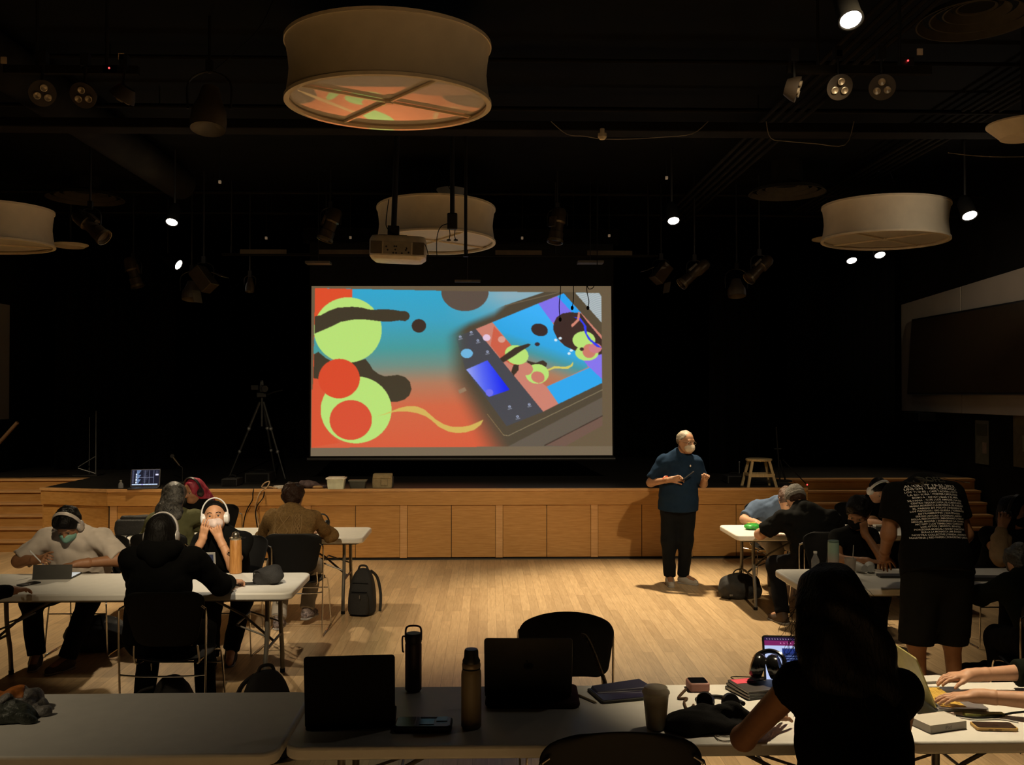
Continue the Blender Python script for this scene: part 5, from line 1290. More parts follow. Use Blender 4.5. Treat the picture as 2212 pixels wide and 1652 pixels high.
# 15 foreground, big dark hair, sleeveless black top, back turned
x15, y15 = at(1806, 1400, 3.45).x, 3.22
J = seated(.10, -14, .17); J['pelvis'] = (0, 0, .58); J['chest'] = (-.01, .04, .90); J['neck'] = (-.02, .12, 1.17); J['head'] = (-.045, .20, 1.325); J['head_rot'] = (-14, 0, 8)
J['sL'] = (-.185, .12, 1.085); J['sR'] = (.20, .12, 1.055)
arms_to(J, (-.30, .40, .79), (-.13, .60, .80), (.245, .30, .78), (.12, .56, .80), ((.12, .2, 0), (0, 0, 1), .5), ((-.1, .2, 0), (0, 0, 1), .5))
t15, HM15 = person('person with a mass of wavy dark hair and black sleeveless top, nearest the camera', (x15, y15, 0), 0, J, SKD, c_hood, c_dark, s_black, None, None, sleeve=.12, build=1.08, vs=.009, shirt_w=.004, seed=15, eyes=False, fem=True, hand_vs=.004)
blob('loose_top', [CO((.01, .09, .93), (0, .0, .52), .190, .215, (0, 1, 0), .70)], c_hood, t15, .010, .03, [((0, 0, .52), (0, 0, -1))], wrinkle=.010, seed=3)
hp = xf([E((0, -.02, .045), (.108, .126, .116)), E((0, -.05, -.04), (.128, .11, .12)), E((.03, -.07, -.13), (.135, .10, .12)), E((-.04, -.06, -.15), (.125, .10, .12)), E((.07, -.08, -.21), (.12, .09, .11)), E((.13, -.06, -.27), (.09, .08, .09)), E((-.05, -.07, -.22), (.10, .08, .09)), E((.10, -.05, -.12), (.09, .09, .10))], HM15)
blob('hair', hp, h_black, t15, .008, .06, [(np.array(HM15 @ Vector((0, .075, 0))), np.array(HM15.to_3x3() @ Vector((0, 1, 0))))], wrinkle=.024, wf=30, seed=15)
cu = bpy.data.curves.new('loose_strands', 'CURVE'); cu.dimensions = '3D'; cu.bevel_depth = .0007; cu.bevel_resolution = 1
r_ = random.Random(4)
for i in range(520):
    a = r_.uniform(0, 2*math.pi); zz = r_.uniform(-.30, .09); rad = (.108 if zz > .02 else .14)+.025*r_.random()
    q = [Vector((rad*math.cos(a)*.92, -.05+rad*math.sin(a)*.9, zz))]; dv = Vector((math.cos(a)*.3, math.sin(a)*.3, -.8))
    for k in range(7):
        dv += Vector((r_.gauss(0, .35), r_.gauss(0, .35), r_.gauss(-.1, .25))); q.append(q[-1]+dv.normalized()*.013)
    sp = cu.splines.new('POLY'); sp.points.add(len(q)-1)
    for k, v in enumerate(q): sp.points[k].co = (*(HM15 @ v), 1)
cu.materials.append(h_black); o = bpy.data.objects.new('loose_strands', cu); COL.objects.link(o); o.parent = t15; o['kind'] = 'stuff'
chair(x15, y15-.05, 0, 'black stacking chair under the person with the mass of dark hair')

# 16 typist at the right: forearms and hands on the yellow keyboard, body outside the frame
x16, y16, rz16 = 2.86, 3.36, 48
J = seated(.20, -20, .20)
_I16 = (Matrix.Translation((x16, y16, 0)) @ Matrix.Rotation(R(rz16), 4, 'Z')).inverted()
def loc16(v): return tuple(_I16 @ Vector(v))
def dir16(v): return tuple(_I16.to_3x3() @ Vector(v))
wl = atz(2108, 1503, .812); wr = atz(2095, 1458, .812); el = wl+Vector((.26, -.12, .01)); er = wr+Vector((.30, -.02, .02))
J['sL'] = loc16((2.62, 3.62, 1.05)); J['sR'] = loc16((2.78, 3.80, 1.05)); J['neck'] = loc16((2.70, 3.62, 1.10)); J['head'] = loc16((2.62, 3.70, 1.24)); J['chest'] = loc16((2.80, 3.52, .88))
arms_to(J, loc16(el), loc16(wl), loc16(er), loc16(wr), (dir16((-.2, .045, -.02)), (0, 0, 1), .22, .35), (dir16((-.2, -.01, -.01)), (0, 0, 1), .30, .45))
t16, _ = person('person in black sleeves typing on the yellow keyboard from the right', (x16, y16, 0), rz16, J, SKP, c_green, c_dark, s_black, ('short', h_black), None, long_sleeve=False, sleeve=1.0, build=1.0, vs=.009, seed=16, hand_vs=.0036)

for s_ in 'LR':
    e_, w_ = J['e'+s_], J['w'+s_]; e_, w_ = np.array(e_), np.array(w_)
    blob('rolled_sleeve', [CF(e_, e_+(w_-e_)*.30, .066, .060)], c_green, t16, .008, .02, wrinkle=.004)
# ------------------------------------------------------------ things on the front tables (top at .74)
TZ = .7405
def on(px, py, z=TZ): return atz(px, py, z)
def laptop(label, loc, rz, w=.32, d=.225, lid=112, m='grey_alu', lid_h=None, screen=None, keys=True, glow=0, keymat=None, lidmat=None, logo=False, lift=0):
    """loc: middle of the hinge; the keyboard lies on the -Y side (user at -Y), the lid opens to +Y"""
    t = thing('laptop', label, 'laptop', loc, rz)
    lh = lid_h or d
    MB().prism(rrect(w, d, .012, 4, 0, -d/2), .002, .014).build('base', m, t, bevel=.002)
    MB().box((0, -.008, .014), (w*.8, .012, .010)).build('hinge', 'black_plastic', t)
    if keys:
        MB().box((0, -d*.36, .0142), (w*.86, d*.48, .001)).build('key_well', 'black_plastic', t)
        for r_i in range(5):
            for c_i in range(13):
                pass
        mb = MB()
        for r_i in range(5):
            for c_i in range(13): mb.box((-w*.40+w*.80*c_i/12, -d*.16-d*.40*r_i/4, .0155), (w*.80/13*.82, d*.40/5*.80, .002))
        kb = mb.build('keyboard', keymat or 'black_plastic', t)
        MB().box((0, -d*.80, .0144), (w*.36, d*.28, .0012)).build('trackpad', m, t)
    L = TR((0, 0, .016), (lid-90, 0, 0)); # lid leans back
    L = Matrix.Translation((0, 0, .014)) @ Matrix.Rotation(-R(lid-90), 4, 'X')
    lidp = [(x, z) for x, z in rrect(w, lh, .014, 4, 0, lh/2)]
    MB().rings([[L @ Vector((x, 0, z)) for x, z in lidp], [L @ Vector((x, .007, z)) for x, z in lidp]]).build('lid', lidmat or m, t, bevel=.0015)
    if screen is not None:
        c = [L @ Vector(q) for q in ((-w*.47, -.0012, lh*.96), (w*.47, -.0012, lh*.96), (w*.47, -.0012, lh*.06), (-w*.47, -.0012, lh*.06))]
        glow_mesh('screen', screen, c, t, glow or 1)
    else:
        P = [L @ Vector((x*.96, -.001, lh/2+(z-lh/2)*.95)) for x, z in lidp]
        MB().rings([P, [p+L.to_3x3() @ Vector((0, .0015, 0)) for p in P]]).build('screen', 'glass_dark', t)
    if logo:
        q = MB()
        for cx_, r_ in ((-.008, .014), (.008, .014)):
            q.add([L @ Vector((cx_+r_*math.cos(a), .0078, lh*.52+.016*math.sin(a))) for a in np.linspace(0, 2*math.pi, 20, endpoint=False)], [tuple(range(20))])
        q.add([L @ Vector(v) for v in ((0, .0078, lh*.52+.017), (.004, .0078, lh*.52+.028), (.012, .0078, lh*.52+.030), (.008, .0078, lh*.52+.020))], [(0, 1, 2, 3)])
        q.build('lid_emblem', mat('dark_mirror_emblem', (.01, .01, .01), .2), t)
    return t
c1 = on(655, 1578); c2_ = on(850, 1583)
# the two laptops whose lids face us: their keyboards lie beyond the lid
lx = (on(756, 1578).x); 
laptop('black laptop with its dark screen open beside the purple bottle', (lx, on(756, 1576).y, TZ), 184, w=.365, d=.245, lid=100, m=mat('black_laptop_shell', (.004, .004, .004), .8), lid_h=.31)
sl = thing('laptop_sleeve', 'plum padded sleeve lying under the grey laptop', 'laptop sleeve', (on(1150, 1510).x, on(1150, 1510).y+.02, TZ), 178)
MB().prism(rrect(.42, .30, .04, 6), 0, .022).build('padded_sleeve', mat('plum_neoprene', (.045, .020, .026), .9, bump=.2, bscale=300), sl, bevel=.01, bseg=3, smooth=True)
laptop('grey laptop turned away on a plum sleeve behind the cream bottle', (on(1140, 1508).x, on(1140, 1508).y-.05, TZ+.022), 178, w=.39, d=.26, lid=104, m=mat('dim_alu', (.055, .052, .042), .4, .5), lid_h=.275, logo=True)

def bottle(name, label, loc, prof, m, extra=None, seg=32, rz=0):
    t = thing(name, label, 'bottle', loc, rz)
    MB().lathe(prof, seg).build('bottle_body', m, t, smooth=True)
    return t
p = on(893, 1492)
t = bottle('water_bottle', 'tall plum water bottle with wire loop lid on the front table', tuple(p), [(.001, 0), (.030, 0), (.0385, .010), (.0385, .215), (.036, .225), (.001, .226)], mat('plum_bottle_coat', (.045, .022, .030), .45))
MB().lathe([(.037, .225), (.0385, .228), (.0385, .262), (.034, .268), (.001, .268)], 28).build('cap', mat('dark_plum_cap', (.018, .010, .012), .5), t, smooth=True)
MB().tube(smooth_path([(-.036, 0, .235), (-.035, 0, .285), (-.02, 0, .300), (.02, 0, .300), (.035, 0, .285), (.036, 0, .235)], 5), .0045, 8).build('carry_loop', mat('plum_plastic', (.09, .045, .055), .4), t, smooth=True)
MB().tube(smooth_path([(-.038, -.01, .255), (-.050, -.01, .25), (-.049, -.01, .19), (-.043, -.01, .185)], 5), .004, 8).build('strap', mat('plum_plastic', (.09,)*3), t)
p = on(1018, 1570)
t = bottle('water_bottle', 'cream steel bottle with black cap in front of the grey laptop', tuple(p), [(.001, 0), (.037, 0), (.0415, .006), (.0415, .215), (.040, .232), (.0365, .240), (.001, .241)], mat('cream_bottle_coat', (.21, .165, .095), .5))
MB().lathe([(.0370, .240), (.0378, .246), (.001, .2465)], 28).build('neck_ring', 'black_rubber', t); MB().lathe([(.0375, .246), (.0385, .250), (.0385, .262), (.036, .266), (.001, .266)], 28).build('steel_collar', mat('dull_collar', (.20, .15, .10), .4, .3), t, smooth=True)
MB().lathe([(.036, .266), (.037, .275), (.030, .29), (.029, .315), (.026, .322), (.001, .323)], 28).build('cap', 'black_plastic', t, smooth=True)
# teal cased handheld thing
p = on(915, 1572)
t = thing('cased_tablet', 'small dark teal printed zip case lying right of the black laptop', 'device case', tuple(p), -1)
MB().prism(rrect(.235, .125, .02, 5), 0, .026).build('case_body', mat('dark_case_shell', (.012, .018, .02), .5), t, bevel=.006, smooth=True)
tl_ = mat('teal_print', (.025, .048, .055), .35, var=.9, scale=25)
MB().prism(rrect(.22, .112, .016, 4), .026, .0275).build('printed_top', tl_, t)
MB().box((.015, -.008, .0285), (.06, .06, .002)).build('pale_window', mat('teal_window', (.075, .13, .15), .2), t); MB().box((-.032, .0, .0285), (.003, .10, .002)).build('spine_line', 'silver', t)
MB().box((.02, .047, .0285), (.07, .012, .002)).build('dark_slot', 'black_plastic', t); MB().box((.075, .025, .0285), (.045, .05, .002)).build('pale_patch', mat('teal_window', (.07,)*3), t)
# stylus on the table
p = on(1265, 1510); 
t = thing('stylus', 'pale stylus lying on the front table right of the grey laptop', 'stylus', (p.x, p.y, TZ+.005), -58)
MB().cyl((-.075, 0, 0), (.068, 0, 0), .0047, seg=12).cyl((.068, 0, 0), (.082, 0, 0), .0045, .001, 12).build('barrel', mat('dull_white_barrel', (.36, .29, .18), .5), t, smooth=True)
# tablet with blue violet cover
p = on(1348, 1500)
t = thing('tablet', 'dark tablet folio with blue violet sheen behind the iced drink cup', 'tablet', tuple(p), 14)
MB().prism(rrect(.29, .20, .012, 4), 0, .012).build('tablet_body', mat('dark_folio', (.02, .017, .012), .6), t, bevel=.003)
MB().prism(rrect(.27, .18, .01, 4), .012, .0135).build('screen', mat('violet_glass', (.022, .016, .055), .25), t)
MB().add([(-.13, .09, .013), (.12, .09, .013), (.12, -.02, .013), (-.13, .01, .013), (-.12, .10, .022), (.12, .105, .034), (.135, -.01, .030), (-.12, .02, .018)], [(0, 1, 2, 3), (4, 7, 6, 5), (0, 4, 5, 1), (1, 5, 6, 2), (2, 6, 7, 3), (3, 7, 4, 0)]).build('folio_flap', mat('violet_flap', (.015, .012, .040), .5), t, bevel=.003)
# iced drink
p = on(1417, 1572)
t = thing('drink_cup', 'clear plastic cup of iced coffee with domed lid on the front table', 'cup', tuple(p))
MB().lathe([(.001, 0), (.038, 0), (.041, .01), (.053, .140), (.0545, .145), (.052, .146), (.0395, .012), (.001, .008)], 32).build('cup_wall', mat('cloudy_cup', (.60, .50, .32), .35, alpha=.5), t, smooth=True)
MB().lathe([(.001, .009), (.0390, .010), (.0495, .118), (.001, .120)], 32).build('drink', mat('iced_coffee', (.55, .42, .24), .5, var=.2, scale=30), t, smooth=True)
MB().lathe([(.051, .143), (.057, .145), (.057, .151), (.052, .158), (.046, .170), (.022, .176), (.001, .176)], 32).build('lid', mat('cloudy_lid', (.62, .54, .38), .3, alpha=.7), t, smooth=True)
# small pink device
p = on(1507, 1488)
t = thing('pink_case', 'small pink cased phone lying near the far edge of the front table', 'phone', (p.x, p.y, TZ), 1)
MB().prism(rrect(.095, .10, .014, 5), 0, .040).build('case', mat('dusty_pink_case', (.33, .15, .12), .6), t, bevel=.008, bseg=3, smooth=True)
MB().prism(rrect(.080, .084, .01, 4), .040, .042).build('screen', 'glass_dark', t)
t = tag(MB().tube(smooth_path([on(x, y, TZ+.006) for x, y in ((1482, 1488), (1470, 1500), (1466, 1508), (1484, 1508), (1478, 1515), (1482, 1528), (1490, 1532), (1498, 1522))], 4), .0055, 6).build('lanyard', mat('brown_braid', (.085, .05, .03), .9, bump=.8, bscale=90), smooth=True), 'brown braided lanyard trailing from the pink case', 'lanyard')
# dark pouch with headphones on it
p = on(1535, 1570)
t = thing('zip_pouch', 'black soft pouch lying behind the drink cup', 'pouch', tuple(p), 8)
blob('pouch_cloth', [C((-.11, -.03, .025), (.09, .0, .028), .055, .06), C((-.09, .04, .02), (.10, .05, .025), .045), E((0, 0, .02), (.16, .09, .035)), C((-.15, .0, .015), (-.11, -.06, .01), .03), C((.10, -.06, .01), (.17, -.03, .01), .025)], 'black_cloth', t, .008, .03, [((0, 0, .001), (0, 0, -1))], wrinkle=.018, wf=26, relax=0)
t = thing('headphones', 'black headphones resting on the soft black pouch', 'headphones', (p.x+.05, p.y+.08, TZ+.055), -10)
for s in (-1, 1):
    MB().lathe([(.001, -.02), (.034, -.02), (.040, 0), (.034, .022), (.001, .024)], 24, TR((s*.052, 0, .022), (70, 0, s*12))).build('ear_cup', 'black_plastic', t, smooth=True)
MB().tube(smooth_path([(-.075, 0, .02), (-.08, .06, .012), (0, .105, .01), (.08, .06, .012), (.105, .0, .02)], 6), .010, 8).build('headband', 'black_plastic', t, smooth=True)
tag(MB().tube(smooth_path([on(x, y, TZ+.004) for x, y in ((1548, 1560), (1565, 1568), (1590, 1572), (1575, 1590), (1545, 1588), (1560, 1600), (1600, 1596), (1640, 1585))], 5), .0025, 6).build('white_cable', mat('grey_cable', (.22, .2, .17), .5)), 'thin pale cable lying right of the soft black pouch', 'cable')
# notebooks and headphones on top
p = on(1628, 1493)
for i, (h, m_, lab) in enumerate(((.012, mat('dark_book', (.02, .018, .015), .6), 'dark notebook, lowest of the pile by the lit laptop'), (.012, mat('grey_book', (.06, .055, .05), .5), 'grey notebook, middle of the pile by the lit laptop'), (.010, mat('brown_book', (.05, .04, .035), .5), 'dark notebook with a pink note, topmost of the pile by the lit laptop'))):
    t = thing('notebook', lab, 'notebook', (p.x+.03+.006*i, p.y, TZ+.002+.0125*i), 20-3*i, 'notebooks piled on the front table')
    MB().prism(rrect(.26, .19, .008, 3), 0, h).build('cover', m_, t, bevel=.002); MB().box((0, -.002, h/2), (.262, .185, h*.55)).build('pages', mat('page_edges', (.30, .27, .22), .8), t)
    if i == 2: MB().prism([(-.12, .02), (-.02, .02), (-.02, .085), (-.12, .085)], h, h+.0015).build('pink_note', mat('pink_note', (.75, .08, .13), .6), t)
t = thing('headphones', 'large glossy black headphones standing on the notebook pile', 'headphones', (p.x+.065, p.y+.02, TZ+.115), -20)
gl_b = mat('gloss_black', (.008, .008, .008), .15, coat=.3)
for s in (-1, 1):
    MB().lathe([(.001, -.032), (.046, -.032), (.057, -.014), (.060, .004), (.050, .024), (.034, .030), (.001, .032)], 28, TR((s*.040, 0, -.006), (0, s*72, 0))).build('ear_cup', gl_b, t, smooth=True)
MB().tube(smooth_path([(-.055, .02, -.03), (-.05, .06, .02), (.01, .085, .045), (.07, .06, .03), (.085, .02, -.02)], 6), .012, 8).build('headband', gl_b, t, smooth=True)
MB().tube(smooth_path([(.0, -.02, -.06), (-.09, -.03, -.078), (-.16, .03, -.085), (-.15, .06, -.085), (-.05, .06, -.078)], 6), .0022, 6).build('cable', 'black_rubber', t)
# lit laptop behind the big haired person
def page(w_=96, h_=72, kind='doc'):
    I = np.zeros((h_, w_, 3)); yy, xx = np.mgrid[0:h_, 0:w_]
    if kind == 'doc':
        I[:] = (186, 200, 240); I[:6] = (34, 18, 60); I[6:14] = (120, 30, 90); I[3, 4:60:4] = (220, 200, 220); I[9:11, 24:60:5] = (235, 150, 200)
        I[18:66, 26:86] = (24, 40, 90); I[18:26, 26:86] = (30, 50, 120)
        for r_ in range(30, 62, 4): I[r_, 30:58-(r_*7) % 14] = (120, 140, 190)
        I[28:60, 62:82] = (50, 110, 180)
    else:
        I[:] = (14, 18, 38); I[1:2, :] = (110, 110, 130)
        for r_ in range(5, 62, 3): I[r_, 3:9+(r_*5) % 5] = (110, 112, 140)
        for r_ in range(4, 62, 4): I[r_:r_+2, 18:24+(r_*7) % 10] = (140, 170, 220)
        for a, b in ((18, 26), (30, 36), (40, 50), (54, 62)): I[a:b, 15:19] = (230, 240, 255)
        for c_ in (45, 60, 75): I[4:62, c_:c_+2] = (90, 95, 120)
        for r_ in range(6, 60, 5): I[r_, 40:50+(r_ % 7)] = (90, 95, 120)
        I[34:36, 20:76] = (120, 125, 150); I[20:27, 82:92] = (225, 225, 255); I[6:18, 83:91:3] = (80, 85, 110)
        I[65:69, 3:90] = (205, 225, 255); I[66:68, 26:90:11] = (60, 70, 160); I[65:69, 36:40] = (150, 120, 230)
    return I
p = on(1710, 1497)
laptop('laptop showing a bright white and magenta page beside the glossy headphones', (p.x+.06, p.y+.07, TZ), -6, w=.32, d=.22, lid=108, screen=page(), glow=1.0, lid_h=.225)
# pale wrinkled paper by the elbow etc
# ---- right table
LB = on(2050, 1530)
lmx, lmy = on(1985, 1505).x, on(1985, 1505).y
yk = mat('yellow_key_cover', (.62, .40, .07), .5)
LP = laptop('open laptop with bright yellow key cover under the typing hands', (on(1992, 1512).x, on(2000, 1512).y, TZ), 88, w=.31, d=.225, lid=112, m='silver', keymat=yk, lidmat=mat('yellow_tinted_lid', (.34, .30, .10), .45), lid_h=.235)
MB().box((0, -.081, .0147), (.27, .108, .0016)).build('key_cover_sheet', yk, LP)
p = on(2075, 1545)
t = thing('green_folder', 'thin olive green folder lying under the yellow keyed laptop', 'folder', (p.x+.10, p.y+.0, TZ), -2)
MB().prism(rrect(.17, .03, .004, 2), .0, .010).build('folder_cover', mat('olive_folder', (.22, .22, .05), .7), t)
p = on(1978, 1470, TZ+.03)
t = thing('notepad', 'white pad held down by the far hand of the typist', 'notepad', (on(2000, 1470).x+.03, on(2000, 1470).y, TZ), 8)
MB().prism(rrect(.13, .09, .006, 3), 0, .012).build('pad_sheets', mat('white_paper', (.62, .60, .55), .8, var=.03), t)
# white box
p = on(2035, 1568)
t = thing('product_box', 'slim white box with grey lettering on its side on the right table', 'box', (p.x-.02, p.y, TZ), 17)
MB().box((0, 0, .0165), (.185, .125, .033)).build('carton', mat('white_carton', (.60, .56, .49), .6, var=.03), t, bevel=.0015)
cu = bpy.data.curves.new('box_text', 'FONT'); cu.body = 'iPad'; cu.size = .020; cu.align_x = 'CENTER'
tmp = bpy.data.objects.new('tmp', cu); COL.objects.link(tmp); bpy.context.view_layer.update()
me = bpy.data.meshes.new_from_object(tmp.evaluated_get(bpy.context.evaluated_depsgraph_get())); bpy.data.objects.remove(tmp)
o = bpy.data.objects.new('printed_name', me); COL.objects.link(o); o.parent = t; o.location = (-.002, -.0632, .010); o.rotation_euler = (R(90), 0, 0); me.materials.clear(); me.materials.append(mat('grey_print', (.14, .13, .11), .7))
o['label'] = 'small grey product lettering'
p = on(2147, 1572)
t = thing('phone', 'phone in a honey gold case lying on the right table', 'phone', tuple(p), -5)
MB().prism(rrect(.168, .082, .014, 5), 0, .0125).build('case', mat('honey_case', (.52, .31, .09), .4), t, bevel=.003, smooth=True)
MB().prism(rrect(.155, .070, .010, 5), .0125, .0135).build('screen', 'glass_dark', t)
MB().box((-.03, -.0415, .0065), (.018, .001, .004)).box((.0, -.0415, .0065), (.025, .001, .004)).build('side_button', mat('dark_button', (.14, .07, .02), .5), t)
tag(MB().tube(smooth_path([on(x, y, TZ+.004) for x, y in ((2065, 1545), (2100, 1550), (2150, 1548), (2180, 1540), (2215, 1536))], 4), .0035, 6).build('dark_cable', 'black_rubber'), 'dark cable curving under the typist wrists on the right table', 'cable')
tag(MB().tube(smooth_path([on(x, y, TZ+.003) for x, y in ((2070, 1549), (2110, 1554), (2160, 1553), (2200, 1560))], 4), .0028, 6).build('white_cable', 'white_gloss'), 'white cable lying before the olive folder on the right table', 'cable')

# crumpled printed bag at the front left
p = on(40, 1545)
t = thing('plastic_bag', 'crumpled grey plastic bag with an orange patch at the far left', 'plastic bag', (p.x-.03, p.y, TZ))
fz = [C((-.24, .06, .02), (.06, .08, .03), .045, .04), E((-.02, .06, .035), (.13, .065, .035)), C((.05, .02, .015), (.14, .0, .008), .03, .01)]
blob('crumpled_film', fz, mat('grey_bag_film', (.17, .16, .15), .5, var=.55, scale=22, bump=.8, bscale=60), t, .006, .02, [((0, 0, .001), (0, 0, -1))], wrinkle=.020, wf=26, seed=2, relax=0)
blob('orange_patch', grow(fz, .0035), mat('orange_print', (.42, .13, .015), .6, var=.5, scale=25), t, .006, .02, [((0, 0, .03), (0, 0, -1)), ((.05, 0, 0), (1, .4, 0)), ((0, .095, 0), (0, 1, 0)), ((0, .01, 0), (0, -1, 0))], wrinkle=.020, wf=26, seed=2, relax=0)
blob('dark_film', [C((-.24, -.05, .015), (.06, -.03, .02), .04, .03), E((.0, -.05, .02), (.12, .06, .028)), C((.05, -.06, .012), (.13, -.08, .006), .028, .008)], mat('dark_green_film', (.05, .058, .045), .5, var=.6, scale=22, bump=.8, bscale=60), t, .006, .02, [((0, 0, .001), (0, 0, -1))], wrinkle=.018, wf=26, seed=5, relax=0)

# ---- middle left table
z = TZ
p = on(115, 1250)
t = thing('tablet', 'tablet propped on a dark folio before the person in white', 'tablet', (p.x, p.y-.02, z), 183)
MB().add([(-.14, .0, 0), (.14, .0, 0), (.14, -.02, .105), (-.14, -.02, .105), (-.14, .006, 0), (.14, .006, 0), (.14, -.013, .106), (-.14, -.013, .106)], [(0, 1, 2, 3), (4, 7, 6, 5), (0, 4, 5, 1), (1, 5, 6, 2), (2, 6, 7, 3), (3, 7, 4, 0)], TR(rot=(0, 0, 0))).build('folio_back', mat('grey_folio', (.050, .048, .042), .7), t)
MB().prism(rrect(.28, .20, .012, 4, 0, -.12), 0, .010, TR(rot=(0, 0, 0))).build('tablet_body', mat('grey_folio', (.05,)*3), t, bevel=.002)
MB().prism(rrect(.26, .185, .01, 4, 0, -.12), .010, .0115).build('screen', mat('pale_lit_page', (.5, .5, .46), .3, emit=.5, ecol=(.7, .8, .85)), t)
p = on(509, 1238)
t = bottle('water_bottle', 'tall wood grain bottle with steel cap on the middle left table', tuple(p), [(.001, 0), (.040, 0), (.046, .006), (.047, .06), (.043, .255), (.041, .258), (.001, .259)], 'bamboo')
MB().lathe([(.041, .258), (.042, .262), (.046, .268), (.046, .276), (.030, .282), (.029, .292), (.027, .305), (.018, .316), (.001, .320)], 28).build('cap', mat('steel_cap', (.35, .30, .22), .25, .9), t, smooth=True)
MB().tube(smooth_path([(.04, 0, .27), (.065, 0, .268), (.078, 0, .276)], 4), .007, 8).build('strap_tab', 'black_rubber', t)
p = on(573, 1262)
t = thing('pouch', 'crumpled black pouch near the right end of the middle left table', 'pouch', (p.x, p.y+.02, z))
blob('pouch_cloth', [C((-.04, 0, .05), (.05, .0, .065), .052, .058), E((.02, 0, .05), (.075, .06, .055))], 'black_nylon', t, .008, .03, [((0, 0, .001), (0, 0, -1))], wrinkle=.014, wf=27, seed=9)
MB().tube(smooth_path([(-.085, -.02, .05), (-.07, -.05, .10), (-.03, -.065, .10), (.0, -.06, .04)], 5), .005, 6).build('strap', 'black_nylon', t)
p = on(432, 1238)
t = thing('tablet', 'tablet in a pale case with a lit dark picture on the middle left table', 'tablet', (p.x, p.y, z), 188)
MB().add([(-.12, 0, 0), (.12, 0, 0), (.12, .06, .165), (-.12, .06, .165), (-.12, -.01, 0), (.12, -.01, 0), (.12, .048, .168), (-.12, .048, .168)], [(0, 1, 2, 3), (4, 7, 6, 5), (0, 4, 5, 1), (1, 5, 6, 2), (2, 6, 7, 3), (3, 7, 4, 0)]).build('case', mat('pale_tablet_case', (.34, .33, .30), .5), t, bevel=.004)
Ipg = np.zeros((30, 40, 3)); Ipg[:] = (28, 32, 52); Ipg[5:12, 4:14] = (80, 90, 130); Ipg[5:12, 18:28] = (60, 70, 110); Ipg[16:24, 6:20] = (50, 55, 90); Ipg[18:22, 26:36] = (90, 90, 120)
def lean_(x, zz): return (x, .06*zz/.165+.0015, zz)
glow_mesh('screen', Ipg, (lean_(.105, .150), lean_(-.105, .150), lean_(-.105, .02), lean_(.105, .02)), t, .9)
MB().prism([(-.12, 0), (.12, 0), (.12, .17), (-.12, .17)], 0, .006).build('case_base', mat('pale_tablet_case', (.34,)*3), t)
t = thing('phone', 'thin dark phone lying between the hand and the black pouch', 'phone', tuple(on(535, 1262)), 4)
MB().prism(rrect(.16, .075, .01, 4), 0, .009).build('phone_body', 'black_plastic', t, bevel=.002)
t = thing('phone', 'dark phone lying flat near the left dark sleeve', 'phone', tuple(on(62, 1262)), 60)
MB().prism(rrect(.15, .075, .01, 4), 0, .009).build('phone_body', 'black_plastic', t, bevel=.002)

# ---- back left table
p = on(272, 1158)
t = thing('camera_bag', 'soft black camera bag on the left end of the back left table', 'bag', (p.x+.02, p.y+.14, z), 0)
MB().rings([[(x, y, 0) for x, y in rrect(.31, .19, .04, 4)], [(x, y, .06) for x, y in rrect(.33, .20, .05, 4)], [(x, y, .125) for x, y in rrect(.315, .19, .05, 4)], [(x, y, .150) for x, y in rrect(.28, .16, .05, 4)]]).build('bag_body', 'black_nylon', t, smooth=True, bevel=.01)
blob('top_flap', [C((-.09, -.03, .155), (.13, -.02, .158), .028), C((-.10, .04, .15), (.12, .04, .152), .03)], 'black_nylon', t, .008, .02, wrinkle=.006, wf=40)
tag(MB().tube(smooth_path([on(x, y, z+.005) for x, y in ((272, 1161), (280, 1155), (296, 1152), (330, 1150))], 4), .006, 6).build('dark_cable', 'black_rubber'), 'short dark cable on the back left table by the camera bag', 'cable')
t = thing('notebook', 'small white spiral notebook at the right of the knit sweater', 'notebook', tuple(on(702, 1148)), 20)
MB().box((0, 0, .006), (.12, .16, .012)).build('pages', mat('white_paper', (.6,)*3), t)
t = thing('headphones', 'dark headphones standing on the table behind the knit sweater', 'headphones', (on(697, 1139).x-.0, on(697, 1139).y-.05, z+.045), 10)
for s in (-1, 1): MB().lathe([(.001, -.02), (.034, -.02), (.042, 0), (.034, .022), (.001, .024)], 24, TR((s*.055, 0, .0), (0, s*80, 0))).build('ear_cup', 'black_plastic', t, smooth=True)
MB().tube([(.075*math.cos(a), 0, .0+.10*math.sin(a)) for a in np.linspace(0, math.pi, 14)], .008, 8).build('headband', 'black_plastic', t, smooth=True)
# ---- back right table: snack bag, things
p = on(1632, 1145)
t = thing('snack_bag', 'crinkled green snack bag on the back right table', 'snack bag', (p.x, p.y+.05, z), -6)
blob('foil', [E((0, 0, .03), (.10, .07, .035))], mat('green_foil', (.03, .30, .035), .3, var=.6, scale=30), t, .007, .02, [((0, 0, .001), (0, 0, -1))], wrinkle=.008, wf=60)
MB().box((-.02, .03, .062), (.09, .04, .01)).build('yellow_panel', mat('yellow_print', (.6, .42, .06), .4, var=.6, scale=60), t, bevel=.004)
t = thing('phone_pile', 'dark stack of small things between the shadowed people on the back right table', 'small items', tuple(on(1898, 1146)))
MB().box((0, 0, .02), (.10, .10, .04)).build('dark_case', 'black_plastic', t, bevel=.004); MB().box((.0, 0, .05), (.09, .08, .02)).build('pale_case', mat('pale_case', (.4, .36, .3), .5), t, bevel=.004)
t = thing('wooden_block', 'small tan pouch lit on the back right table', 'pouch', (on(1897, 1140).x+.02, on(1897, 1140).y+.2, z))
blob('tan_pouch', [E((0, 0, .05), (.07, .05, .05))], mat('tan_pouch', (.48, .25, .12), .7), t, .008, .02, [((0, 0, .001), (0, 0, -1))])
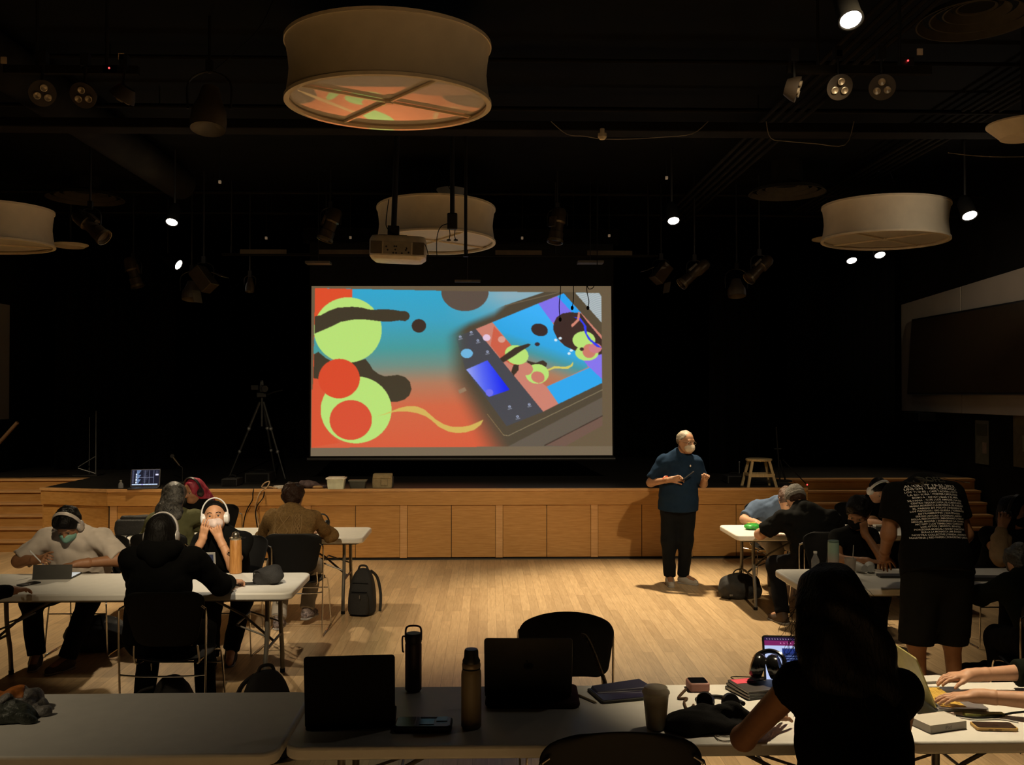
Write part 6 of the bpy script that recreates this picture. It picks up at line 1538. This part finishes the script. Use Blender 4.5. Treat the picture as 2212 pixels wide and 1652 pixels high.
# ---- middle right table
p = on(1809, 1247)
t = bottle('water_bottle', 'tall bottle fading from mint to pink on the middle right table', (p.x, p.y+.08, z), [(.001, 0), (.036, 0), (.0415, .006), (.0415, .245), (.040, .252), (.001, .254)], mat('mint', (1, 1, 1)))
bm_ = [c_ for c_ in t.children][0]; mm = bpy.data.materials.new('mint_pink_fade'); mm.use_nodes = True; N_, L_ = mm.node_tree.nodes, mm.node_tree.links
tc = N_.new('ShaderNodeTexCoord'); sx_ = N_.new('ShaderNodeSeparateXYZ'); rp = N_.new('ShaderNodeValToRGB'); mr = N_.new('ShaderNodeMapRange')
L_.new(tc.outputs['Object'], sx_.inputs[0]); L_.new(sx_.outputs[2], mr.inputs[0]); mr.inputs[2].default_value = .25; L_.new(mr.outputs[0], rp.inputs[0])
rp.color_ramp.elements[0].color = (.52, .30, .27, 1); rp.color_ramp.elements[0].position = .25; rp.color_ramp.elements[1].color = (.33, .48, .38, 1); rp.color_ramp.elements[1].position = .75
L_.new(rp.outputs[0], N_['Principled BSDF'].inputs['Base Color']); bm_.data.materials[0] = mm
MB().lathe([(.040, .253), (.041, .256), (.041, .262), (.038, .266), (.001, .266)], 28).build('cap', mat('mint_cap', (.12, .20, .17), .5), t, smooth=True)
p = on(1840, 1247)
t = thing('paper_cup', 'pale paper cup with a straw beside the mint and pink bottle', 'cup', (p.x, p.y+.03, z))
MB().lathe([(.001, .0), (.030, 0), (.031, .003), (.044, .135), (.0455, .138), (.043, .139), (.030, .006), (.001, .006)], 30).build('cup_wall', mat('pale_paper_cup', (.42, .35, .29), .7), t, smooth=True)
MB().cyl((.01, 0, .01), (.035, .02, .235), .003, seg=8).build('straw', mat('pale_straw', (.5, .45, .38), .5), t)
for i, (x_, y_, lab) in enumerate(((1862, 1240, 'left one of the two rolled white cups lying on the middle right table'), (1890, 1240, 'right one of the two rolled white cups lying on the middle right table'))):
    p = on(x_, y_); t = thing('lying_cup', lab, 'cup', (p.x, p.y+.10, z+.04), 12-30*i, rot=(90, 0, 12-30*i))
    MB().lathe([(.024, .10), (.028, .10), (.040, .0), (.037, .0), (.024, .10)], 28, cap=False).build('cup_wall', mat('dim_white_cup', (.36, .36, .34), .6), t, smooth=True); MB().lathe([(.001, .095), (.025, .095), (.025, .10), (.001, .10)], 28).build('cup_base', mat('dim_white_cup', (.36,)*3), t)
t = thing('small_bottle', 'small clear water bottle with white cap behind the dark hair', 'bottle', (on(1782, 1245).x-.02, on(1782, 1245).y+.15, z))
MB().lathe([(.001, 0), (.028, 0), (.030, .02), (.030, .10), (.014, .135), (.012, .15), (.001, .15)], 24).build('bottle_body', mat('clear_plastic', (.5, .5, .5), .1, alpha=.35), t, smooth=True)
MB().cyl((0, 0, .15), (0, 0, .165), .014, seg=18).build('cap', 'white_gloss', t)
p = on(1926, 1246); t = thing('tablet', 'black slab tablet lying left of the standing person in text tee', 'tablet', tuple(p), -4)
MB().prism(rrect(.20, .10, .01, 4), 0, .018).build('tablet_body', 'black_plastic', t, bevel=.003)
p = on(2130, 1253); t = thing('tablet', 'black slab lying right of the standing person in text tee', 'tablet', tuple(p), -3)
MB().prism(rrect(.24, .10, .01, 4), 0, .03).build('tablet_body', 'black_plastic', t, bevel=.006)

# ------------------------------------------------------------ bags on the floor
def backpack(label, x, y, rz, h, w, d, seed, rot=None):
    t = thing('backpack', label, 'backpack', (x, y, 0), rz, rot=rot)
    sec = ((0, .80, .90, 0), (.03, .98, 1.08, 0), (.30, 1.0, 1.12, 0), (.55, .94, .95, .01), (.78, .80, .70, .02), (.92, .58, .48, .03), (1.0, .30, .25, .035))
    MB().rings([[(x*w*a_/1.0, y*d*b_+o_, h*z_) for x, y in rrect(1, 1, .3, 5)] for z_, a_, b_, o_ in sec]).build('pack_body', 'black_nylon', t, smooth=True, sub=1)
    MB().rings([[(x*w*a_*.78, y*.07-d*.52-.01, h*z_) for x, y in rrect(1, 1, .35, 4)] for z_, a_ in ((.06, .9), (.12, 1), (.42, .96), (.50, .8))]).build('front_pocket', 'black_nylon', t, smooth=True)
    for k, zz_ in enumerate((.52, .70)): MB().box((0, -d*.50+.03*k, h*zz_), (w*.6, .006, .006)).build('zip_line', 'black_rubber', t)
    MB().tube(smooth_path([(-.05, .03, h*.94), (-.03, .03, h*1.04), (.03, .03, h*1.04), (.05, .03, h*.94)], 5), .010, 8).build('top_handle', 'black_nylon', t, smooth=True)
    for s in (-1, 1):
        MB().tube(smooth_path([(s*.06, .08, h*.92), (s*w*.40, .14, h*.75), (s*w*.56, .12, h*.4), (s*w*.60, .07, .02)], 5), .014, 6).build('shoulder_strap', 'black_nylon', t, smooth=True)
    MB().box((.03, -.155, h*.45), (.008, .01, .03)).build('zip_pull', 'silver', t)
    return t
backpack('black backpack standing on the open floor by the back left table leg', at(765, 1300, 8.55).x, atz(765, 1333, 0).y+.12, -12, .44, .26, .17, 3)
backpack('black backpack leaning under the right end of the middle left table', at(590, 1440, 5.7).x, 5.55, 25, .50, .32, .18, 4)
p = atz(1605, 1298, 0)
t = thing('tote_bag', 'slumped black duffel bag under the back right table end', 'bag', (p.x, p.y+.14, 0), 8)
blob('bag_body', [C((-.13, 0, .08), (.16, 0, .08), .085), E((0, 0, .12), (.20, .13, .13)), C((-.12, 0, .16), (.02, 0, .22), .06, .04), C((.05, 0, .2), (.16, 0, .17), .04)], 'black_nylon', t, .010, .04, [((0, 0, .002), (0, 0, -1))], wrinkle=.010, wf=24, seed=6)
MB().tube(smooth_path([(-.10, -.03, .22), (-.06, -.05, .30), (.04, -.05, .30), (.10, -.03, .22)], 6), .007, 8).build('handle', 'black_nylon', t, smooth=True)
MB().box((-.14, -.125, .06), (.03, .01, .018)).build('pale_patch', 'silver', t)
t = thing('floor_bag', 'black bag lying on the floor beneath the middle left table', 'bag', (at(262, 1330, 8.4).x, 7.9, 0), 5)
blob('bag_body', [E((0, 0, .12), (.26, .14, .15))], 'black_nylon', t, .012, .03, [((0, 0, .002), (0, 0, -1))], wrinkle=.012, wf=22, seed=8)
t = thing('floor_bag', 'black bag with looped strap beside the feet of the hooded person', 'bag', (at(325, 1450, 5.75).x, 6.15, 0), -5)
blob('bag_body', [E((0, 0, .13), (.12, .10, .17))], 'black_nylon', t, .012, .03, [((0, 0, .002), (0, 0, -1))], wrinkle=.012, wf=22, seed=9)
MB().tube(smooth_path([(-.10, -.05, .24), (-.20, -.06, .20), (-.22, -.06, .08), (-.12, -.06, .03)], 6), .010, 6).build('strap', 'black_nylon', t, smooth=True)
t = thing('floor_bag', 'black peaked bag on the floor right of the bare legs', 'bag', (at(2118, 1440, 6.2).x, 6.3, 0), 0)
blob('bag_body', [E((0, 0, .13), (.17, .12, .17)), C((-.1, 0, .1), (-.03, 0, .27), .07, .02), C((.06, 0, .1), (.09, 0, .29), .07, .02)], 'black_nylon', t, .012, .03, [((0, 0, .002), (0, 0, -1))], wrinkle=.008, wf=22, seed=10)
tag(MB().tube(smooth_path([atz(x, y, .01) for x, y in ((2150, 1433), (2170, 1430), (2200, 1440), (2230, 1442))], 4), .006, 6).build('white_cable', 'white_gloss'), 'white cable on the floor near the lower right chair', 'cable')

chair(at(1240, 1400, 4.75).x, 4.98, 180, 'round backed black chair behind the grey laptop with a braided strap', 'round')
c_ = chair(at(1343, 1600, 3.30).x, 3.56, 0, 'nearest black chair, its rounded back filling the bottom of the picture', 'round'); c_.scale = (1.09, 1, 1.04)
p = (at(1277, 1400, 4.72).x, 4.75)
t = tag(MB().tube(smooth_path([at(1258, 1371, 4.70), at(1268, 1378, 4.66), at(1284, 1412, 4.66), at(1296, 1445, 4.66), at(1306, 1470, 4.66), at(1312, 1500, 4.66)], 5), .010, 6).build('braided_strap', mat('braided_strap_mat', (.05, .035, .022), .8, var=.8, scale=60, bump=1, bscale=70), smooth=True), 'braided brown strap hanging over the round chair back', 'strap')
t = tag(MB().box(tuple(at(1960, 1648, 3.22)), (.04, .01, .035)).build('fabric_tag', mat('pink_tag', (.40, .22, .19), .8), bevel=.003), 'small dusty pink tag at the bottom right of the big haired person', 'tag')

# ------------------------------------------------------------ things on the stage (deck at .907)
ZS = .9125
def ons(px, py): return atz(px, py, ZS)
p = ons(291, 1059); p.y += .25
laptop('laptop on the stage left corner showing a dark editing screen', (p.x, p.y+.10, ZS), 12, w=.36, d=.24, lid=112, screen=page(kind='edit'), glow=1.0, lid_h=.235)
p = ons(253, 1056)
t = thing('small_bottle', 'tiny clear bottle left of the laptop on the stage', 'bottle', (p.x, p.y+.12, ZS))
MB().lathe([(.001, 0), (.030, 0), (.032, .02), (.030, .055), (.013, .075), (.013, .085), (.001, .085)], 24).build('bottle_body', mat('clear_plastic', (.5,)*3), t, smooth=True); MB().cyl((0, 0, .085), (0, 0, .1), .016, seg=18).build('cap', mat('grey_cap', (.3, .3, .26), .5), t)
# microphone on a stand
p = at(372, 985, 13.0)
t = thing('microphone_stand', 'microphone on a black stand at the stage left', 'microphone', (p.x+.14, p.y, .907))
mh = Vector((-.14, 0, p.z-.907))
MB().cyl((0, 0, 0), (0, 0, .02), .11, seg=24).build('stand_base', 'black_steel', t); MB().cyl((0, 0, .02), (0, 0, .20), .008).tube([(0, 0, .20), mh+Vector((.10, 0, -.13))], .007, 8).build('pole', 'black_steel', t)
MB().cyl(tuple(mh+Vector((.10, 0, -.13))), tuple(mh+Vector((.01, 0, -.015))), .012, .018).build('microphone_handle', 'steel_dark', t, smooth=True); MB().ell(tuple(mh), (.028, .028, .030), 14, 10).build('microphone_grille', mat('mic_mesh', (.20, .18, .16), .4, .6, bump=1, bscale=500), t, smooth=True)
# folded steel stand at far left
p = at(207, 1018, 14.2)
t = thing('sign_stand', 'thin steel frame stand on the left of the stage', 'stand', (p.x, p.y, .907))
zz = p.z-.907
hz_ = at(207, 887, 14.2).z-.907
MB().tube([(0, 0, .0), (0, 0, hz_)], .009, 8).tube([(0, 0, .28), (-.26, 0, .12), (-.26, 0, .10), (0, 0, .02)], .007, 6).tube([(-.14, .1, .0), (-.14, .1, hz_*.9)], .006, 6).build('stand_frame', mat('dull_steel', (.22, .22, .21), .4, .7), t)
MB().box((-.1, 0, .006), (.36, .3, .012)).build('foot_plate', 'black_steel', t)
# camera tripod
p = at(563, 1022, 13.6); tz = .907
t = thing('tripod', 'tall black tripod standing on the stage left of the screen', 'tripod', (at(566, 850, 13.6).x, 13.6, tz))
zt = at(566, 868, 13.6).z-tz
dull = mat('tripod_tube', (.05, .05, .048), .4, .5)
for i, (fx, fy) in enumerate(((-.46, -.05), (.36, -.12), (.10, .42))):
    f = Vector((fx, fy, 0)); a = Vector((fx*.06, fy*.06, zt)); l = MB().tube([f, f.lerp(a, .35)], .012, 8).tube([f.lerp(a, .35), f.lerp(a, .65)], .016, 8).tube([f.lerp(a, .65), a], .020, 8).build('leg', dull, t, smooth=True)
    MB().ell(tuple(f.lerp(a, .35)), (.024, .024, .028), 10, 8).ell(tuple(f.lerp(a, .65)), (.028, .028, .03), 10, 8).build('leg_clamp', mat('clamp_metal', (.25, .25, .24), .4, .5), l, smooth=True)
MB().cyl((0, 0, zt-.35), (0, 0, zt+.08), .018).build('centre_column', dull, t, smooth=True)
MB().box((0, 0, zt+.10), (.14, .10, .07)).build('tripod_head', 'black_plastic', t, bevel=.01); MB().tube([(.06, 0, zt+.10), (.18, -.05, zt+.14), (.32, -.1, zt+.17)], .009, 8).build('pan_handle', 'black_steel', t)
t = thing('video_camera', 'black video camera mounted on the tripod on stage', 'camera', (at(566, 850, 13.6).x, 13.6, tz+zt+.138), 25)
MB().box((0, 0, .05), (.09, .20, .095)).build('camera_body', 'black_plastic', t, bevel=.008); MB().cyl((0, -.10, .05), (0, -.20, .05), .038, .045, 20).build('lens', 'black_plastic', t, smooth=True)
MB().tube([(0, -.06, .10), (0, -.03, .16), (0, .06, .16), (0, .08, .10)], .012, 8).build('top_handle', mat('clamp_metal', (.2,)*3), t, smooth=True); MB().box((-.10, .03, .07), (.10, .03, .07)).build('side_monitor', 'black_plastic', t, bevel=.004)
# amp boxes and other dark boxes
def boxy(name, label, px0, px1, pytop, pyb, Y, dep, m, cat='box'):
    a, b = at(px0, pyb, Y), at(px1, pytop, Y)
    t = thing(name, label, cat, ((a.x+b.x)/2, Y, .9075)); w = b.x-a.x; h = max(.05, b.z-.9075)
    MB().box((0, dep/2, h/2), (w, dep, h)).build('cabinet', m, t, bevel=.01); MB().box((0, -.004, h/2), (w*.86, .006, h*.8)).build('front_grille', mat('dark_grille', (.016, .015, .014), .9, bump=1, bscale=400), t)
    MB().tube(smooth_path([(-w*.2, dep/2, h), (-w*.18, dep/2, h+.03), (w*.18, dep/2, h+.03), (w*.2, dep/2, h)], 4), .01, 6).build('carry_handle', 'black_rubber', t)
    return t
bxm = mat('amp_vinyl', (.014, .013, .012), .7)
boxy('amplifier', 'black amplifier box behind the crimson hair on the stage', 478, 512, 1034, 1060, 12.4, .3, bxm, 'amplifier')
boxy('amplifier', 'black flight case at the stage edge between the amplifier and the cable coil', 528, 582, 1022, 1058, 12.8, .35, bxm, 'case')
boxy('floor_monitor', 'small black box left of the wooden stool', 1572, 1612, 1028, 1056, 12.6, .3, bxm, 'speaker')
# cable coil and looped cable hanging down the stage front
p = ons(600, 1057)
tag(MB().tube([(p.x+(.085-.004*k)*math.cos(a+k), p.y+.14+(.075-.004*k)*math.sin(a+k), ZS+.008+.010*k) for k in range(3) for a in np.linspace(0, 2*math.pi, 22)], .008, 6).build('cable_coil', mat('pale_cable2', (.42, .38, .32), .5), smooth=True), 'pale coiled cable lying on the stage edge', 'cable')
t = tag(MB().tube(smooth_path([Vector((p.x-.02, p.y+.05, ZS+.01)), Vector((p.x-.12, p.y+.12, ZS+.02)), at(566, 1052, 12.1), at(572, 1043, 12.1), at(582, 1040, 12.1), at(577, 1052, 12.05), at(563, 1062, 11.93), at(556, 1078, 11.90), at(552, 1095, 11.93), at(556, 1120, 11.95), at(562, 1155, 11.9), at(556, 1180, 11.9), at(548, 1200, 11.95), at(545, 1211, 11.9)], 6), .0085, 8).build('hanging_cable', mat('tan_cable', (.40, .27, .15), .6), smooth=True), 'tan cable looping up then hanging down the stage front', 'cable')
tag(MB().tube(smooth_path([at(548, 1056, 12.0), at(546, 1066, 11.93), at(545, 1080, 11.92), at(534, 1100, 11.93), at(527, 1125, 11.95), at(524, 1160, 11.9), at(530, 1200, 11.9), at(540, 1211, 11.85)], 6), .007, 8).build('hanging_cable', 'black_rubber', smooth=True), 'dark cable hanging down the stage front left of the tan one', 'cable')
tag(MB().tube(smooth_path([at(571, 1060, 12.0), at(568, 1075, 11.93), at(556, 1092, 11.90), at(552, 1110, 11.92), at(558, 1150, 11.93), at(566, 1190, 11.9), at(562, 1212, 11.85)], 6), .007, 8).build('hanging_cable', 'black_rubber', smooth=True), 'dark cable crossing behind the tan one on the stage front', 'cable')
# crumpled jacket, tubs, canvas bag
p = ons(672, 1056)
t = thing('crumpled_jacket', 'dark patterned jacket heaped on the stage behind the brown haired head', 'jacket', (p.x, p.y+.15, ZS-.004))
blob('cloth_heap', [C((-.15, 0, .03), (.16, 0, .02), .06, .03), E((-.05, 0, .04), (.13, .09, .055))], mat('plum_grey_cloth', (.085, .060, .060), .9, var=.5, scale=25), t, .010, .03, [((0, 0, .001), (0, 0, -1))], wrinkle=.012, wf=35, seed=12)
blob('tan_lining', [E((.07, -.07, .02), (.07, .03, .022))], mat('tan_lining', (.36, .22, .10), .8), t, .009, .02, [((0, 0, .001), (0, 0, -1))], wrinkle=.006, wf=45)
p = ons(723, 1057)
t = thing('plastic_tub', 'white plastic tub with lid on the stage edge', 'tub', (p.x, p.y+.13, ZS-.003), 1)
MB().rings([[(x, y, 0) for x, y in rrect(.200, .155, .02, 4)], [(x, y, .125) for x, y in rrect(.226, .18, .025, 4)]]).build('tub_body', mat('milky_tub', (.62, .66, .50), .5), t, smooth=True, bevel=.002)
MB().prism(rrect(.252, .205, .03, 5), .125, .143).build('lid', mat('white_tub_lid', (.78, .74, .62), .5), t, bevel=.004); MB().prism(rrect(.21, .165, .02, 5), .143, .150).build('lid_ridge', mat('white_tub_lid', (.78,)*3), t, bevel=.003)
p = ons(770, 1056)
t = thing('plastic_tub', 'dark grey tub between the white tub and the canvas bag', 'tub', (p.x, p.y+.15, ZS-.003))
MB().rings([[(x, y, 0) for x, y in rrect(.19, .14, .02, 4)], [(x, y, .09) for x, y in rrect(.215, .17, .02, 4)]]).build('tub_body', mat('dark_tub', (.05, .055, .045), .5), t, smooth=True); MB().prism(rrect(.235, .18, .03, 5), .09, .105).build('lid', mat('grey_lid', (.11, .115, .09), .4), t, bevel=.003)
p = ons(824, 1055)
t = thing('canvas_bag', 'khaki canvas satchel standing on the stage edge', 'bag', (p.x, p.y+.13, ZS-.003), -2)
cv = mat('khaki_canvas', (.30, .235, .13), .9, bump=.5, bscale=120, var=.15)
MB().rings([[(x, y, 0) for x, y in rrect(.250, .115, .02, 4)], [(x, y, .08) for x, y in rrect(.262, .125, .03, 4)], [(x+.004, y, .175) for x, y in rrect(.245, .095, .02, 4)], [(x+.006, y, .186) for x, y in rrect(.235, .07, .01, 4)]]).build('bag_body', cv, t, smooth=True, bevel=.006)
MB().box((0, -.060, .15), (.23, .012, .055)).build('flap', cv, t, bevel=.006); MB().box((.03, -.063, .075), (.09, .02, .09)).build('front_pocket', cv, t, bevel=.01)
MB().box((.135, -.02, .08), (.02, .03, .14)).build('side_strap', 'black_nylon', t, bevel=.005)
# wooden stool
p = ons(1649, 1053)
t = thing('wooden_stool', 'bare wooden stool standing alone on the stage', 'stool', (p.x, p.y+.20, .907))
hs = at(1649, 990, p.y+.20).z-.907
MB().lathe([(.001, hs-.03), (.165, hs-.03), (.17, hs-.02), (.17, hs-.004), (.166, hs), (.001, hs)], 32).build('seat', 'pine', t, smooth=True)
for sx in (-1, 1):
    for sy in (-1, 1):
        MB().rings([[(sx*.185+a, sy*.15+b, 0) for a, b in ((-.016, -.016), (.016, -.016), (.016, .016), (-.016, .016))], [(sx*.11+a, sy*.09+b, hs-.03) for a, b in ((-.016, -.016), (.016, -.016), (.016, .016), (-.016, .016))]]).build('leg', 'pine', t)
    MB().box((sx*.155, 0, hs*.44), (.018, .26, .035)).build('side_rung', 'pine', t)
for sy in (-1, 1): MB().box((0, sy*.125, hs*.42), (.34, .018, .04)).build('rung', 'pine', t)
tag(MB().cyl(tuple(at(1597, 1056, 13)), tuple(at(1597, 998, 13)), .006).ell(tuple(at(1597, 998, 13)), (.013,)*3, 8, 6).build('thin_stand', mat('dull_steel', (.2,)*3)), 'thin upright rod with bright tip left of the stool', 'stand')
p = at(1706, 1045, 12.6)
t = thing('guitar_stand', 'dim dark instrument stand right of the wooden stool', 'stand', (p.x, 12.9, .907))
MB().tube([(-.04, 0, .0), (-.09, 0, .75)], .012, 8).tube([(.04, 0, .0), (-.04, 0, .3)], .012, 8).tube([(-.12, 0, .45), (-.02, 0, .45)], .01, 8).build('stand_frame', 'black_steel', t); MB().box((0, 0, .01), (.2, .2, .02)).build('foot_plate', 'black_steel', t)
q = at(1741, 1046, 12.9); MB().ell((q.x-p.x, -.05, q.z-.907), (.010, .010, .010), 8, 6).build('red_light', 'red_led', t); MB().tube([(q.x-p.x, -.04, q.z-.907), (.0, 0, .3)], .008, 6).build('side_arm', 'black_steel', t)
# pale slanted handrail at the left edge
a, b = at(-10, 965, 13.1), at(38, 912, 13.1)
t = thing('handrail', 'brown slanted handrail beside the left stage steps', 'handrail', (a.x, 13.1, 0)); MB().cyl((0, 0, a.z), tuple(b-Vector((a.x, 13.1, 0))), .025).build('rail', mat('rail_wood', (.10, .05, .02), .5), t, smooth=True)
MB().cyl((0, 0, a.z), (-7.6-a.x, 0, a.z), .012).build('wall_bracket', 'black_steel', t)

for nm in ('cloudy_cup', 'iced_coffee', 'cloudy_lid'):
    b_ = _M[nm].node_tree.nodes['Principled BSDF']; b_.inputs['Subsurface Weight'].default_value = .8; b_.inputs['Subsurface Radius'].default_value = (1, .8, .5); b_.inputs['Subsurface Scale'].default_value = .06
# ------------------------------------------------------------ coloured spill of the projector on the underside of the nearest drum lamp
def spill(src, zc, cxy, rad, base, shapes, power):
    """a lamp at the projector whose light carries the picture; shapes: (cx, cy, rx, ry, angle, colour, inner) in disc units"""
    l = bpy.data.lights.new('projector_spill', 'POINT'); l.energy = power; l.shadow_soft_size = .004; l.use_nodes = True
    o = bpy.data.objects.new('projector_spill', l); COL.objects.link(o); o.location = src
    N, L = l.node_tree.nodes, l.node_tree.links; em = N['Emission']
    tc = N.new('ShaderNodeTexCoord'); sp = N.new('ShaderNodeSeparateXYZ'); L.new(tc.outputs['Normal'], sp.inputs[0])
    def mth(op, a, b=None, c=None):
        n = N.new('ShaderNodeMath'); n.operation = op
        for i, q in enumerate((a, b, c)):
            if q is None: continue
            if isinstance(q, (int, float)): n.inputs[i].default_value = q
            else: L.new(q, n.inputs[i])
        return n.outputs[0]
    z = mth('MAXIMUM', sp.outputs[2], .002); k = mth('DIVIDE', zc-src[2], z)
    u = mth('DIVIDE', mth('SUBTRACT', mth('MULTIPLY', sp.outputs[0], k), cxy[0]-src[0]), rad)
    v = mth('DIVIDE', mth('SUBTRACT', mth('MULTIPLY', sp.outputs[1], k), cxy[1]-src[1]), rad)
    def el(cx, cy, rx, ry, a):
        a = R(a); du = mth('SUBTRACT', u, cx); dv = mth('SUBTRACT', v, cy)
        p = mth('DIVIDE', mth('ADD', mth('MULTIPLY', du, math.cos(a)), mth('MULTIPLY', dv, math.sin(a))), rx)
        q = mth('DIVIDE', mth('SUBTRACT', mth('MULTIPLY', dv, math.cos(a)), mth('MULTIPLY', du, math.sin(a))), ry)
        return mth('ADD', mth('MULTIPLY', p, p), mth('MULTIPLY', q, q))
    col = None; prev = (*base, 1)
    for cx, cy, rx, ry, a, c, hole in shapes:
        m = mth('LESS_THAN', el(cx, cy, rx, ry, a), 1)
        if hole: m = mth('MULTIPLY', m, mth('GREATER_THAN', el(*hole), 1))
        mx = N.new('ShaderNodeMix'); mx.data_type = 'RGBA'; L.new(m, mx.inputs['Factor'])
        if col is None: mx.inputs['A'].default_value = prev
        else: L.new(col, mx.inputs['A'])
        mx.inputs['B'].default_value = (*c, 1); col = mx.outputs['Result']
    disc = mth('LESS_THAN', el(0, 0, .93, .93, 0), 1)
    L.new(col, em.inputs['Color']); L.new(mth('MULTIPLY', disc, 1.0), em.inputs['Strength'])
    return o
d1 = at(840, 224, 6.9)
LM, OR, OR2, GY = (.42, .62, .16), (.80, .20, .07), (.85, .26, .10), (.06, .05, .04)
spill((-1.15, 9.85, 3.62), d1.z+.03, (d1.x, d1.y), .75, OR,
      [(0, -.95, 1.6, .42, 0, GY, None), (-.95, -.3, .28, .5, 0, GY, None), (.95, -.25, .42, .55, 0, GY, None), (.55, -.42, .35, .22, 0, (.35, .14, .07), None),
       (-.22, -.07, .20, .28, 10, LM, (-.13, .13, .15, .22, 0)), (-.19, .75, .13, .38, -14, LM, None), (-.50, -.25, .05, .28, 20, LM, None),
       (-.60, .12, .035, .55, -25, (.75, .42, .14), None), (.62, .80, .25, .55, 0, (.75, .40, .14), (.66, .86, .25, .55, 0))], 330)
